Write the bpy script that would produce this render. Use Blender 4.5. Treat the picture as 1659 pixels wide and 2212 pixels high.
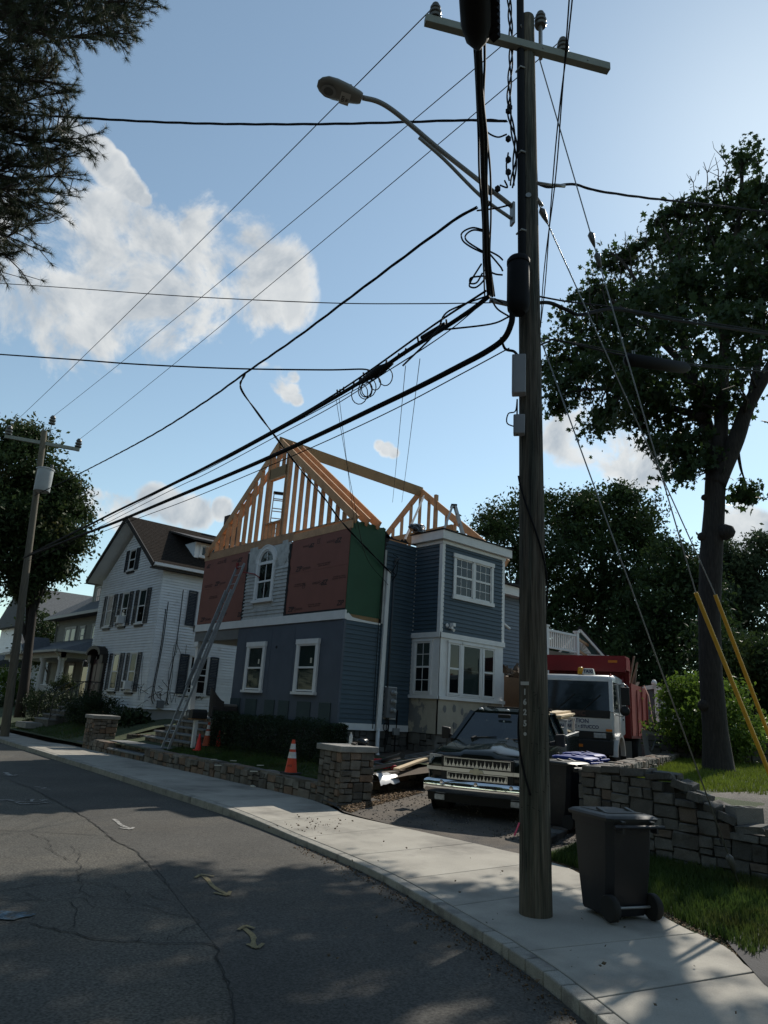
import bpy, bmesh, math, random
import numpy as np
from mathutils import Vector, Matrix
rad = math.radians
for o in list(bpy.data.objects): bpy.data.objects.remove(o)
scene = bpy.context.scene
col = scene.collection
# ------------------------------------------------------------------ camera
# world: X = along the blue house's side wall, Y = along its front, Z up; metres
RC = np.array([[0.740377, 0.228786, 0.6320592], [-0.6695558, 0.1678133, 0.7235563], [0.0594716, -0.9589033, 0.2774302]])
FPX = 1491.8390                       # focal length in units of a 1659 x 2212 picture
HC = 1.75
cam = bpy.data.cameras.new('camera'); camo = bpy.data.objects.new('camera', cam); col.objects.link(camo)
cam.sensor_fit = 'VERTICAL'; cam.sensor_height = 24.0; cam.lens = FPX/2212*24.0
cam.clip_start = .05; cam.clip_end = 3000
rt = RC @ [1,0,0]; upv = RC @ [0,-1,0]; bk = RC @ [0,0,-1]
camo.matrix_world = Matrix(((rt[0],upv[0],bk[0],0),(rt[1],upv[1],bk[1],0),(rt[2],upv[2],bk[2],HC),(0,0,0,1)))
scene.camera = camo
scene.render.resolution_x = 768; scene.render.resolution_y = 1024
# ------------------------------------------------------------------ sun, sky, exposure
SUN_AZ, SUN_EL = 14.0, 41.0         # degrees from +X towards +Y, and above the horizon
scene.view_settings.view_transform = 'Standard'; scene.view_settings.look = 'None'
scene.view_settings.gamma = 1.0; scene.view_settings.use_curve_mapping = False
scene.view_settings.exposure = 0.0
sd = Vector((math.cos(rad(SUN_EL))*math.cos(rad(SUN_AZ)), math.cos(rad(SUN_EL))*math.sin(rad(SUN_AZ)), math.sin(rad(SUN_EL))))
sl = bpy.data.lights.new('sun', 'SUN'); sl.energy = 5.0; sl.angle = rad(.53); sl.color = (1, .93, .82)
so = bpy.data.objects.new('sun', sl); col.objects.link(so)
so.rotation_euler = sd.to_track_quat('Z', 'Y').to_euler(); so.location = (20, 10, 30)

def ray(x, y):
    return RC @ np.array([x-829.5, y-1106.0, FPX])
def onz(x, y, z=0.0):
    r = ray(x, y); return Vector(r*((z-HC)/r[2])) + Vector((0,0,HC))
def onx(x, y, X0):
    r = ray(x, y); return Vector(r*(X0/r[0])) + Vector((0,0,HC))
def ony(x, y, Y0):
    r = ray(x, y); return Vector(r*(Y0/r[1])) + Vector((0,0,HC))
def atd(x, y, d):
    r = ray(x, y); return Vector(r*(d/math.hypot(r[0], r[1]))) + Vector((0,0,HC))

w = bpy.data.worlds.new('World'); scene.world = w; w.use_nodes = True
nt = w.node_tree; nt.nodes.clear()
def N(t, kind, **kw):
    n = t.nodes.new(kind)
    for k, v in kw.items():
        if k.startswith('i_'): n.inputs[int(k[2:])].default_value = v
        else: setattr(n, k, v)
    return n
def build_world():
    L = nt.links.new
    out = N(nt, 'ShaderNodeOutputWorld'); bg = N(nt, 'ShaderNodeBackground')
    sky = N(nt, 'ShaderNodeTexSky', sky_type='NISHITA', sun_disc=False, sun_elevation=rad(SUN_EL),
            sun_rotation=rad(90-SUN_AZ), altitude=50, air_density=1.15, dust_density=.2, ozone_density=1.2)
    tc = N(nt, 'ShaderNodeTexCoord')
    nrm = N(nt, 'ShaderNodeVectorMath', operation='NORMALIZE'); L(tc.outputs['Generated'], nrm.inputs[0])
    # clouds: soft spheres in direction space broken up by noise
    blobs = [(150,278,.018),(180,308,.024),(210,337,.028),(240,366,.028),(268,392,.024),(292,415,.02),(312,432,.014),
             (150,440,.03),(190,475,.05),(238,514,.072),(295,556,.095),(355,598,.10),(400,640,.08),
             (60,600,.13),(140,622,.13),(220,635,.125),(300,645,.11),(25,560,.08),(100,560,.065),(10,650,.08),(150,690,.05),(320,680,.045),(90,490,.03),(-10,600,.14),(60,650,.12),(110,660,.10),(200,665,.08),(30,590,.12),
             (425,500,.035),(462,520,.07),(515,556,.085),(566,598,.085),(600,640,.065),(500,622,.09),(440,645,.08),
             (572,798,.018),(590,812,.024),(606,830,.026),(624,846,.022),(640,862,.014),(632,815,.014),(820,962,.012),(836,970,.016),(850,978,.012),
             (200,1085,.03),(240,1095,.035),(330,1085,.035),(370,1095,.035),(420,1105,.035),(480,1100,.022),(270,1112,.035),
             (1230,935,.05),(1270,945,.07),(1330,965,.06),(1600,1140,.045),(1640,1150,.045),(1380,1000,.05)]
    acc = None
    for x, y, r in blobs:
        d = Vector(ray(x, y)).normalized()
        dist = N(nt, 'ShaderNodeVectorMath', operation='DISTANCE'); L(nrm.outputs[0], dist.inputs[0]); dist.inputs[1].default_value = d
        m = N(nt, 'ShaderNodeMapRange', interpolation_type='LINEAR'); L(dist.outputs['Value'], m.inputs[0])
        m.inputs[1].default_value = r*1.02; m.inputs[2].default_value = 0; m.inputs[3].default_value = 0; m.inputs[4].default_value = 1
        if acc is None: acc = m.outputs[0]
        else:
            a = N(nt, 'ShaderNodeMath', operation='MAXIMUM'); L(acc, a.inputs[0]); L(m.outputs[0], a.inputs[1]); acc = a.outputs[0]
    # the same sky goes on elsewhere: thin scattered cumulus
    n0 = N(nt, 'ShaderNodeTexNoise'); n0.inputs['Scale'].default_value = 2.6; n0.inputs['Detail'].default_value = 2; L(nrm.outputs[0], n0.inputs['Vector'])
    m0 = N(nt, 'ShaderNodeMapRange'); L(n0.outputs['Fac'], m0.inputs[0]); m0.inputs[1].default_value = .60; m0.inputs[2].default_value = .80; m0.inputs[4].default_value = .8
    sep = N(nt, 'ShaderNodeSeparateXYZ'); L(nrm.outputs[0], sep.inputs[0])
    fz = N(nt, 'ShaderNodeVectorMath', operation='DOT_PRODUCT'); L(nrm.outputs[0], fz.inputs[0]); fz.inputs[1].default_value = Vector(ray(829,1106)).normalized()
    off = N(nt, 'ShaderNodeMapRange'); L(fz.outputs['Value'], off.inputs[0]); off.inputs[1].default_value = .74; off.inputs[2].default_value = .55
    mm = N(nt, 'ShaderNodeMath', operation='MULTIPLY'); L(m0.outputs[0], mm.inputs[0]); L(off.outputs[0], mm.inputs[1])
    a = N(nt, 'ShaderNodeMath', operation='MAXIMUM'); L(acc, a.inputs[0]); L(mm.outputs[0], a.inputs[1]); acc = a.outputs[0]
    n1 = N(nt, 'ShaderNodeTexNoise'); n1.inputs['Scale'].default_value = 11; n1.inputs['Detail'].default_value = 10; n1.inputs['Roughness'].default_value = .6; n1.inputs['Distortion'].default_value = .3
    L(nrm.outputs[0], n1.inputs['Vector'])
    s1 = N(nt, 'ShaderNodeMath', operation='MULTIPLY_ADD'); L(n1.outputs['Fac'], s1.inputs[0]); s1.inputs[1].default_value = 2.0; s1.inputs[2].default_value = -.97
    gate = N(nt, 'ShaderNodeMapRange'); L(acc, gate.inputs[0]); gate.inputs[1].default_value = 0; gate.inputs[2].default_value = .18
    sg = N(nt, 'ShaderNodeMath', operation='MULTIPLY'); L(s1.outputs[0], sg.inputs[0]); L(gate.outputs[0], sg.inputs[1])
    cap_ = N(nt, 'ShaderNodeMath', operation='MINIMUM'); L(acc, cap_.inputs[0]); cap_.inputs[1].default_value = .52
    s2 = N(nt, 'ShaderNodeMath', operation='ADD'); L(sg.outputs[0], s2.inputs[0]); L(cap_.outputs[0], s2.inputs[1])
    mask = N(nt, 'ShaderNodeMapRange', interpolation_type='SMOOTHSTEP'); L(s2.outputs[0], mask.inputs[0]); mask.inputs[1].default_value = .22; mask.inputs[2].default_value = .58
    mk = N(nt, 'ShaderNodeMath', operation='MULTIPLY'); L(mask.outputs[0], mk.inputs[0]); mk.inputs[1].default_value = .93
    # lit on the side towards the sun, greyer away from it
    n2 = N(nt, 'ShaderNodeTexNoise'); n2.inputs['Scale'].default_value = 11; n2.inputs['Detail'].default_value = 5; n2.inputs['Roughness'].default_value = .6; n2.inputs['Distortion'].default_value = .3
    off2 = N(nt, 'ShaderNodeVectorMath', operation='ADD'); L(nrm.outputs[0], off2.inputs[0]); off2.inputs[1].default_value = tuple(sd*.028); L(off2.outputs[0], n2.inputs['Vector'])
    df = N(nt, 'ShaderNodeMath', operation='SUBTRACT'); L(n2.outputs['Fac'], df.inputs[0]); L(n1.outputs['Fac'], df.inputs[1])
    bl = N(nt, 'ShaderNodeMapRange'); L(df.outputs[0], bl.inputs[0]); bl.inputs[1].default_value = -.10; bl.inputs[2].default_value = .14
    core = N(nt, 'ShaderNodeMapRange'); L(s2.outputs[0], core.inputs[0]); core.inputs[1].default_value = .34; core.inputs[2].default_value = .75
    bm_ = N(nt, 'ShaderNodeMath', operation='MULTIPLY_ADD', use_clamp=True); L(bl.outputs[0], bm_.inputs[0]); bm_.inputs[1].default_value = .75
    ch = N(nt, 'ShaderNodeMath', operation='MULTIPLY'); L(core.outputs[0], ch.inputs[0]); ch.inputs[1].default_value = .55; L(ch.outputs[0], bm_.inputs[2])
    cc = N(nt, 'ShaderNodeMix', data_type='RGBA'); L(bm_.outputs[0], cc.inputs[0])
    cc.inputs[6].default_value = CLOUD_HI; cc.inputs[7].default_value = CLOUD_LO
    mix = N(nt, 'ShaderNodeMix', data_type='RGBA'); L(mk.outputs[0], mix.inputs[0]); 
    hs = N(nt, 'ShaderNodeHueSaturation'); hs.inputs['Saturation'].default_value = .84; L(sky.outputs[0], hs.inputs['Color'])
    tint = N(nt, 'ShaderNodeVectorMath', operation='MULTIPLY'); L(hs.outputs[0], tint.inputs[0]); tint.inputs[1].default_value = (.935, 1.035, .985)
    L(tint.outputs[0], mix.inputs[6]); L(cc.outputs[2], mix.inputs[7])
    L(mix.outputs[2], bg.inputs[0]); bg.inputs[1].default_value = SKY_STRENGTH; L(bg.outputs[0], out.inputs[0])
CLOUD_HI = (6.6, 6.6, 6.4, 1); CLOUD_LO = (3.3, 3.65, 4.0, 1); SKY_STRENGTH = .138
build_world()
# ------------------------------------------------------------------ materials
MATS = {}
def mat(name, c, rough=.8, metal=0, var=.15, vs=3.0, fine=0, fs=60, bump=0, bs=60, objvar=0, spec=.4, coat=0, stretch=None, c2=None, c2scale=1.2, c2lo=.48, c2hi=.58, trans=0, alpha=1, subs=None, objc=None, objt=.75):
    """procedural surface: base colour varied by world-space noise, fine grain, bump, per-object variation"""
    if name in MATS: return MATS[name]
    m = bpy.data.materials.new(name); m.use_nodes = True; t = m.node_tree; L = t.links.new
    b = t.nodes['Principled BSDF']; b.inputs['Roughness'].default_value = rough; b.inputs['Metallic'].default_value = metal
    b.inputs['Specular IOR Level'].default_value = spec; b.inputs['Coat Weight'].default_value = coat
    geo = N(t, 'ShaderNodeNewGeometry'); vec = geo.outputs['Position']
    if stretch:
        mp = N(t, 'ShaderNodeMapping'); mp.inputs['Scale'].default_value = stretch; L(vec, mp.inputs[0]); vec = mp.outputs[0]
    rgb = N(t, 'ShaderNodeRGB'); rgb.outputs[0].default_value = (*c, 1); cur = rgb.outputs[0]
    if c2:
        n = N(t, 'ShaderNodeTexNoise'); n.inputs['Scale'].default_value = c2scale; n.inputs['Detail'].default_value = 6; n.inputs['Roughness'].default_value = .6; L(vec, n.inputs['Vector'])
        r = N(t, 'ShaderNodeMapRange'); L(n.outputs['Fac'], r.inputs[0]); r.inputs[1].default_value = c2lo; r.inputs[2].default_value = c2hi
        x = N(t, 'ShaderNodeMix', data_type='RGBA'); L(r.outputs[0], x.inputs[0]); L(cur, x.inputs[6]); x.inputs[7].default_value = (*c2, 1); cur = x.outputs[2]
    if objc:
        oi = N(t, 'ShaderNodeObjectInfo'); r = N(t, 'ShaderNodeMapRange'); L(oi.outputs['Random'], r.inputs[0]); r.inputs[1].default_value = objt-.08; r.inputs[2].default_value = objt+.08
        x = N(t, 'ShaderNodeMix', data_type='RGBA'); L(r.outputs[0], x.inputs[0]); L(cur, x.inputs[6]); x.inputs[7].default_value = (*objc, 1); cur = x.outputs[2]
    def mul(fac_socket, lo, hi, frm=.25, to=.75):
        nonlocal cur
        r = N(t, 'ShaderNodeMapRange'); L(fac_socket, r.inputs[0]); r.inputs[1].default_value = frm; r.inputs[2].default_value = to; r.inputs[3].default_value = lo; r.inputs[4].default_value = hi
        x = N(t, 'ShaderNodeVectorMath', operation='SCALE'); L(cur, x.inputs[0]); L(r.outputs[0], x.inputs['Scale']); cur = x.outputs[0]
    if var:
        n = N(t, 'ShaderNodeTexNoise'); n.inputs['Scale'].default_value = vs; n.inputs['Detail'].default_value = 5; L(vec, n.inputs['Vector']); mul(n.outputs['Fac'], 1-var, 1+var)
    if fine:
        n = N(t, 'ShaderNodeTexNoise'); n.inputs['Scale'].default_value = fs; n.inputs['Detail'].default_value = 2; L(vec, n.inputs['Vector']); mul(n.outputs['Fac'], 1-fine, 1+fine)
    if objvar:
        oi = N(t, 'ShaderNodeObjectInfo'); mul(oi.outputs['Random'], 1-objvar, 1+objvar, 0, 1)
    L(cur, b.inputs['Base Color'])
    if bump:
        n = N(t, 'ShaderNodeTexNoise'); n.inputs['Scale'].default_value = bs; n.inputs['Detail'].default_value = 4; L(vec, n.inputs['Vector'])
        bp = N(t, 'ShaderNodeBump'); bp.inputs['Strength'].default_value = bump; bp.inputs['Distance'].default_value = .02; L(n.outputs['Fac'], bp.inputs['Height']); L(bp.outputs[0], b.inputs['Normal'])
    if trans:
        out = t.nodes['Material Output']; tr = N(t, 'ShaderNodeBsdfTranslucent'); L(cur, tr.inputs[0]); mx = N(t, 'ShaderNodeMixShader'); mx.inputs[0].default_value = trans
        L(b.outputs[0], mx.inputs[1]); L(tr.outputs[0], mx.inputs[2]); L(mx.outputs[0], out.inputs[0])
    if alpha < 1:
        out = t.nodes['Material Output']; tr = N(t, 'ShaderNodeBsdfTransparent'); tr.inputs[0].default_value = (*(subs or (1,1,1)), 1); mx = N(t, 'ShaderNodeMixShader'); mx.inputs[0].default_value = alpha
        L(tr.outputs[0], mx.inputs[1]); L(b.outputs[0], mx.inputs[2]); L(mx.outputs[0], out.inputs[0])
    MATS[name] = m; return m
# ------------------------------------------------------------------ mesh building
WI = {}
class MB:
    def __init__(s): s.v = []; s.f = []
    def add(s, vs, fs):
        k = len(s.v); s.v += [tuple(p) for p in vs]; s.f += [tuple(i+k for i in q) for q in fs]; return s
    def hexa(s, P): return s.add(P, [(0,3,2,1),(4,5,6,7),(0,1,5,4),(1,2,6,5),(2,3,7,6),(3,0,4,7)])
    def box(s, x0, x1, y0, y1, z0, z1):
        return s.hexa([(x0,y0,z0),(x1,y0,z0),(x1,y1,z0),(x0,y1,z0),(x0,y0,z1),(x1,y0,z1),(x1,y1,z1),(x0,y1,z1)])
    def frame(s, P0, U, V, Nn, u0, u1, v0, v1, n0, n1):
        """box in a wall frame: U along, V up, N outward"""
        P0 = Vector(P0); q = lambda u, v, n: P0+U*u+V*v+Nn*n
        return s.hexa([q(u0,v0,n0),q(u1,v0,n0),q(u1,v0,n1),q(u0,v0,n1),q(u0,v1,n0),q(u1,v1,n0),q(u1,v1,n1),q(u0,v1,n1)])
    def bar(s, a, b, w, h, up=(0,0,1)):
        a = Vector(a); b = Vector(b); d = (b-a).normalized(); up = Vector(up)
        if abs(d.dot(up)) > .99: up = Vector((1,0,0))
        x = d.cross(up).normalized()*(w/2); y = x.cross(d).normalized()*(h/2)
        return s.hexa([a-x-y,a+x-y,a+x+y,a-x+y,b-x-y,b+x-y,b+x+y,b-x+y])
    def tube(s, pts, r, n=8, cap=True, flat=1):
        pts = [Vector(p) for p in pts]; m = len(pts); rs = r if isinstance(r, (list,tuple)) else [r]*m
        k = len(s.v); ref = None
        for i, p in enumerate(pts):
            d = (pts[min(i+1,m-1)]-pts[max(i-1,0)])
            d = d.normalized() if d.length > 1e-9 else Vector((0,0,1))
            if ref is None: ref = Vector((0,0,1)) if abs(d.z) < .9 else Vector((1,0,0))
            x = d.cross(ref); x = x.normalized() if x.length > 1e-6 else d.orthogonal().normalized(); y = x.cross(d); ref = y.cross(x)*-1 if False else ref
            for j in range(n):
                a = 2*math.pi*j/n; s.v.append(tuple(p+x*(math.cos(a)*rs[i])+y*(math.sin(a)*rs[i]*flat)))
        for i in range(m-1):
            for j in range(n):
                s.f.append((k+i*n+j, k+i*n+(j+1)%n, k+(i+1)*n+(j+1)%n, k+(i+1)*n+j))
        if cap: s.f.append(tuple(k+j for j in range(n))[::-1]); s.f.append(tuple(k+(m-1)*n+j for j in range(n)))
        return s
    def prism(s, pts, P0, U, V, Nn, n0, n1):
        P0 = Vector(P0); k = len(pts)
        vs = [P0+U*a+V*b+Nn*n0 for a, b in pts]+[P0+U*a+V*b+Nn*n1 for a, b in pts]
        fs = [tuple(range(k))[::-1], tuple(range(k, 2*k))]+[(i, (i+1)%k, k+(i+1)%k, k+i) for i in range(k)]
        return s.add(vs, fs)
    def lathe(s, prof, n=16, P0=(0,0,0), M=None):
        P0 = Vector(P0); k = len(s.v)
        for r, z in prof:
            for j in range(n):
                a = 2*math.pi*j/n; p = Vector((r*math.cos(a), r*math.sin(a), z)); p = (M @ p) if M else p; s.v.append(tuple(P0+p))
        for i in range(len(prof)-1):
            for j in range(n): s.f.append((k+i*n+j, k+i*n+(j+1)%n, k+(i+1)*n+(j+1)%n, k+(i+1)*n+j))
        s.f.append(tuple(k+j for j in range(n))[::-1]); s.f.append(tuple(k+(len(prof)-1)*n+j for j in range(n)))
        return s
    def loft(s, secs, cap=True):
        k = len(s.v); n = len(secs[0])
        for q in secs: s.v += [tuple(p) for p in q]
        for i in range(len(secs)-1):
            for j in range(n): s.f.append((k+i*n+j, k+i*n+(j+1)%n, k+(i+1)*n+(j+1)%n, k+(i+1)*n+j))
        if cap: s.f.append(tuple(k+j for j in range(n))[::-1]); s.f.append(tuple(k+(len(secs)-1)*n+j for j in range(n)))
        return s
    def mesh(s, name):
        me = bpy.data.meshes.new(name); me.from_pydata(s.v, [], s.f)
        b = bmesh.new(); b.from_mesh(me); bmesh.ops.recalc_face_normals(b, faces=b.faces); b.to_mesh(me); b.free()
        return me
    def obj(s, name, m, parent=None, smooth=False, bevel=0, seg=2):
        me = s.mesh(name); me.materials.append(m)
        o = bpy.data.objects.new(name, me); col.objects.link(o)
        if smooth:
            me.shade_smooth() if smooth is True else me.set_sharp_from_angle(angle=rad(smooth))
        if bevel:
            md = o.modifiers.new('bevel', 'BEVEL'); md.width = bevel; md.segments = seg; md.limit_method = 'ANGLE'; md.angle_limit = rad(35)
        if parent: attach(o, parent)
        return o
def smooth_by_angle(o, a=40):
    o.data.shade_smooth(); o.data.set_sharp_from_angle(angle=rad(a)); return o
def attach(o, parent):
    o.parent = parent
    if parent.name in WI: o.matrix_parent_inverse = WI[parent.name]
def tag(o, label=None, cat=None, group=None, kind=None):
    if label: o['label'] = label
    if cat: o['category'] = cat
    if group: o['group'] = group
    if kind: o['kind'] = kind
    return o
def thing(name, label, cat, loc=(0,0,0), rotz=0, group=None, world=True, tilt=None):
    """an Empty at the thing's base; world=True: parts are built in world coordinates, else in the thing's own"""
    o = bpy.data.objects.new(name, None); col.objects.link(o); o.empty_display_size = .2
    o.location = loc; o.rotation_euler = (tilt[0], tilt[1], rotz) if tilt else (0, 0, rotz)
    if world: WI[o.name] = (Matrix.Translation(loc) @ o.rotation_euler.to_matrix().to_4x4()).inverted()
    return tag(o, label, cat, group)
def struct(o): o['kind'] = 'structure'; return o
def inst(name, me, M4, parent):
    o = bpy.data.objects.new(name, me); col.objects.link(o); attach(o, parent); o.matrix_basis = M4; return o
def copy_tree(o, parent=None):
    c = o.copy(); col.objects.link(c)
    if parent: c.parent = parent
    for ch in list(o.children): copy_tree(ch, c)
    return c
def basis(P, U, V, Nn, su=1, sv=1, sn=1):
    M4 = Matrix.Identity(4)
    for i in range(3): M4[i][0] = U[i]*su; M4[i][1] = Nn[i]*sn; M4[i][2] = V[i]*sv; M4[i][3] = P[i]
    return M4
UX = Vector((1,0,0)); UY = Vector((0,1,0)); UZ = Vector((0,0,1))
def fastmesh(name, verts, nv, nf_per, faces_t, m, parent=None, count=1):
    """count copies of a template: verts (count*nv,3), faces_t: list of tris for one template"""
    ft = np.array(faces_t, np.int32); F = (ft[None]+(np.arange(count, dtype=np.int32)*nv)[:,None,None]).reshape(-1, 3)
    me = bpy.data.meshes.new(name); me.vertices.add(len(verts)); me.vertices.foreach_set('co', np.ascontiguousarray(verts, np.float32).ravel())
    me.loops.add(F.size); me.loops.foreach_set('vertex_index', F.ravel()); me.polygons.add(len(F))
    me.polygons.foreach_set('loop_start', np.arange(0, F.size, 3, dtype=np.int32)); me.polygons.foreach_set('loop_total', np.full(len(F), 3, np.int32))
    me.update(calc_edges=True); me.materials.append(m)
    o = bpy.data.objects.new(name, me); col.objects.link(o)
    if parent: attach(o, parent)
    return o
def rots(rng, n, tilt=1.0):
    """n random rotation matrices; tilt<1 keeps the leaf planes nearer horizontal"""
    a = rng.uniform(0, 2*np.pi, n); b = np.arccos(np.clip(1-rng.uniform(0, 1, n)*(2*tilt), -1, 1))*1.0; c = rng.uniform(0, 2*np.pi, n)
    ca, sa, cb, sb, cc, sc = np.cos(a), np.sin(a), np.cos(b), np.sin(b), np.cos(c), np.sin(c)
    return np.stack([np.stack([ca*cc-sa*cb*sc, -ca*sc-sa*cb*cc, sa*sb], 1), np.stack([sa*cc+ca*cb*sc, -sa*sc+ca*cb*cc, -ca*sb], 1), np.stack([sb*sc, sb*cc, cb], 1)], 1)
MAPLE = (np.array([(0,-.5,0),(.12,-.2,.02),(.48,-.28,-.05),(.34,-.02,.03),(.5,.22,-.06),(.2,.2,.03),(0,.55,-.05),(-.2,.2,.03),(-.5,.22,-.06),(-.34,-.02,.03),(-.48,-.28,-.05),(-.12,-.2,.02),(0,0,.06)]),
         [(12,i,(i+1)%12) for i in range(12)])
OVAL = (np.array([(0,-.5,0),(.24,-.05,.06),(0,.5,-.05),(-.24,-.05,.06)]), [(0,1,2),(0,2,3)])
def leaves(name, pts, size, tpl, m, parent, seed=1, tilt=.6):
    rng = np.random.default_rng(seed); n = len(pts); T, F = tpl
    Rm = rots(rng, n, tilt); sz = size*(.45+.95*rng.uniform(0, 1, n)**1.3)
    V = np.einsum('nij,kj->nki', Rm, T)*sz[:,None,None]+np.asarray(pts)[:,None,:]
    return fastmesh(name, V.reshape(-1,3), len(T), None, F, m, parent, n)
def crown_points(blobs, per, clusters, rng, spread=.35, shell=.55):
    """clumpy points in ellipsoids: blobs = [(centre, (rx,ry,rz))]"""
    out = []; cen = []
    for c, r in blobs:
        vol = (r[0]*r[1]*r[2])**(1/3); k = max(4, int(clusters*vol)); 
        d = rng.normal(size=(k,3)); d /= np.linalg.norm(d, axis=1)[:,None]; q = rng.uniform(shell**3, 1, k)**(1/3)
        cc = np.array(c)+d*q[:,None]*np.array(r); cen.append(cc)
        n = max(20, int(per*k)); i = rng.integers(0, k, n)
        sp = spread*(.6+.8*rng.uniform(size=k))
        out.append(cc[i]+rng.normal(size=(n,3))*(sp[i][:,None])*np.array([1,1,.62]))
    return np.concatenate(out), np.concatenate(cen)
def limb(mb, a, b, r0, r1, rng, n=5, wob=.12, sag=0):
    a = Vector(a); b = Vector(b); L = (b-a).length; P = []; 
    for i in range(n+1):
        t = i/n; p = a.lerp(b, t)
        if 0 < i < n: p += Vector(rng.normal(size=3))*wob*L/n
        p.z += math.sin(t*math.pi)*sag*L
        P.append(p)
    mb.tube(P, [r0+(r1-r0)*(i/n) for i in range(n+1)], 6 if r0 < .08 else 9)
    return P
# ------------------------------------------------------------------ pieces shared by many walls
def chamfer_box(seed, j=.07, c=.07):
    rnd = random.Random(seed); b = bmesh.new(); bmesh.ops.create_cube(b, size=1)
    bmesh.ops.bevel(b, geom=list(b.edges)+list(b.verts), offset=c, segments=1, affect='EDGES', profile=.5)
    for v in b.verts: v.co += Vector((rnd.uniform(-j,j)*.6, rnd.uniform(-j,j)*.9, rnd.uniform(-j,j)*.6))
    me = bpy.data.meshes.new('stone'); b.to_mesh(me); b.free(); return me
STONES = {}
def stone_meshes(m, n=9, j=.075):
    if m.name not in STONES:
        l = [chamfer_box(i*7+3, j) for i in range(n)]
        for me in l: me.materials.append(m)
        STONES[m.name] = l
    return STONES[m.name]
def split_rects(w, h, rnd, mn, mx, mxh=None):
    mxh = mxh or mx*.6; out = []
    def rec(x, y, w, h):
        if w > mx and w/h > .9 or w > 2.4*h and w > 2*mn: 
            k = w*rnd.uniform(.35, .65); rec(x, y, k, h); rec(x+k, y, w-k, h)
        elif h > mxh or (h > 2*mn and h > 1.5*w):
            k = h*rnd.uniform(.36, .64); rec(x, y, w, k); rec(x, y+k, w, h-k)
        elif rnd.random() < .22 and min(w, h) > 1.7*mn:
            k = h*rnd.uniform(.4, .6); rec(x, y, w, k); rec(x, y+k, w, h-k)
        else: out.append((x, y, w, h))
    rec(0, 0, w, h); return out
def stone_face(parent, P0, U, Nn, W, H, m, seed=0, mn=.12, mx=.5, mxh=.3, depth=.12, gap=.018, top=None, proud=.02, V=UZ):
    rnd = random.Random(seed); P0 = Vector(P0); ms = stone_meshes(m); n = 0
    for x, y, w, h in split_rects(W, H, rnd, mn, mx, mxh):
        if top:
            t = min(top(x+.02), top(x+w-.02), top(x+w/2))
            if y+h > t:
                h = t-y
                if h < .06: continue
        M4 = basis(P0+U*(x+w/2)+V*(y+h/2)+Nn*(rnd.uniform(-.6,1)*proud-depth/2+.02), U, V, Nn, w-gap*rnd.uniform(.6,1.4), h-gap*rnd.uniform(.6,1.4), depth)
        inst('stone', rnd.choice(ms), M4 @ Matrix.Rotation(rnd.uniform(-.02,.02), 4, 'Y'), parent); n += 1
    return n
BOARD = {}
def board_mesh(m):
    if m.name not in BOARD:
        b = MB().hexa([(0,0,0),(1,0,0),(1,1,0),(0,1,0),(0,0,1),(1,0,1),(1,.25,1),(0,.25,1)])
        me = b.mesh('clapboard'); me.materials.append(m); BOARD[m.name] = me
    return BOARD[m.name]
def boards(parent, P0, U, Nn, L, z0, z1, course, m, span=None, skip=None, thick=.034):
    """one clapboard per course; span(z) -> (u0,u1) for gables; skip = [(u0,u1,z0,z1)] cut-outs"""
    me = board_mesh(m); n = max(1, round((z1-z0)/course)); c = (z1-z0)/n
    for i in range(n):
        z = z0+i*c; segs = [span(z+c*.5) if span else (0, L)]
        for (a, b, q0, q1) in (skip or []):
            if z+c*.6 > q0 and z+c*.4 < q1:
                ns = []
                for u0, u1 in segs:
                    if a > u0: ns.append((u0, min(a, u1)))
                    if b < u1: ns.append((max(b, u0), u1))
                segs = ns
        for u0, u1 in segs:
            if u1-u0 > .03: inst('clapboard', me, basis(Vector(P0)+U*u0+UZ*z, U, UZ, Nn, u1-u0, c*1.06, thick), parent)
def text(parent, s, size, P, U, V, m, shear=0, bold=0, name='lettering', align='CENTER', ext=.002, spacing=1):
    cu = bpy.data.curves.new(name, 'FONT'); cu.body = s; cu.size = size; cu.shear = shear; cu.offset = bold; cu.align_x = align; cu.align_y = 'CENTER'; cu.extrude = ext; cu.space_character = spacing
    cu.resolution_u = 3
    t = bpy.data.objects.new('tmp', cu); col.objects.link(t); bpy.context.view_layer.update()
    me = bpy.data.meshes.new_from_object(t.evaluated_get(bpy.context.evaluated_depsgraph_get())); bpy.data.objects.remove(t)
    me.name = name; me.materials.clear(); me.materials.append(m)
    M4 = Matrix.Identity(4); W = U.cross(V)
    for i in range(3): M4[i][0] = U[i]; M4[i][1] = V[i]; M4[i][2] = W[i]; M4[i][3] = P[i]
    me.transform(M4); o = bpy.data.objects.new(name, me); col.objects.link(o)
    if parent: attach(o, parent)
    return o
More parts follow.
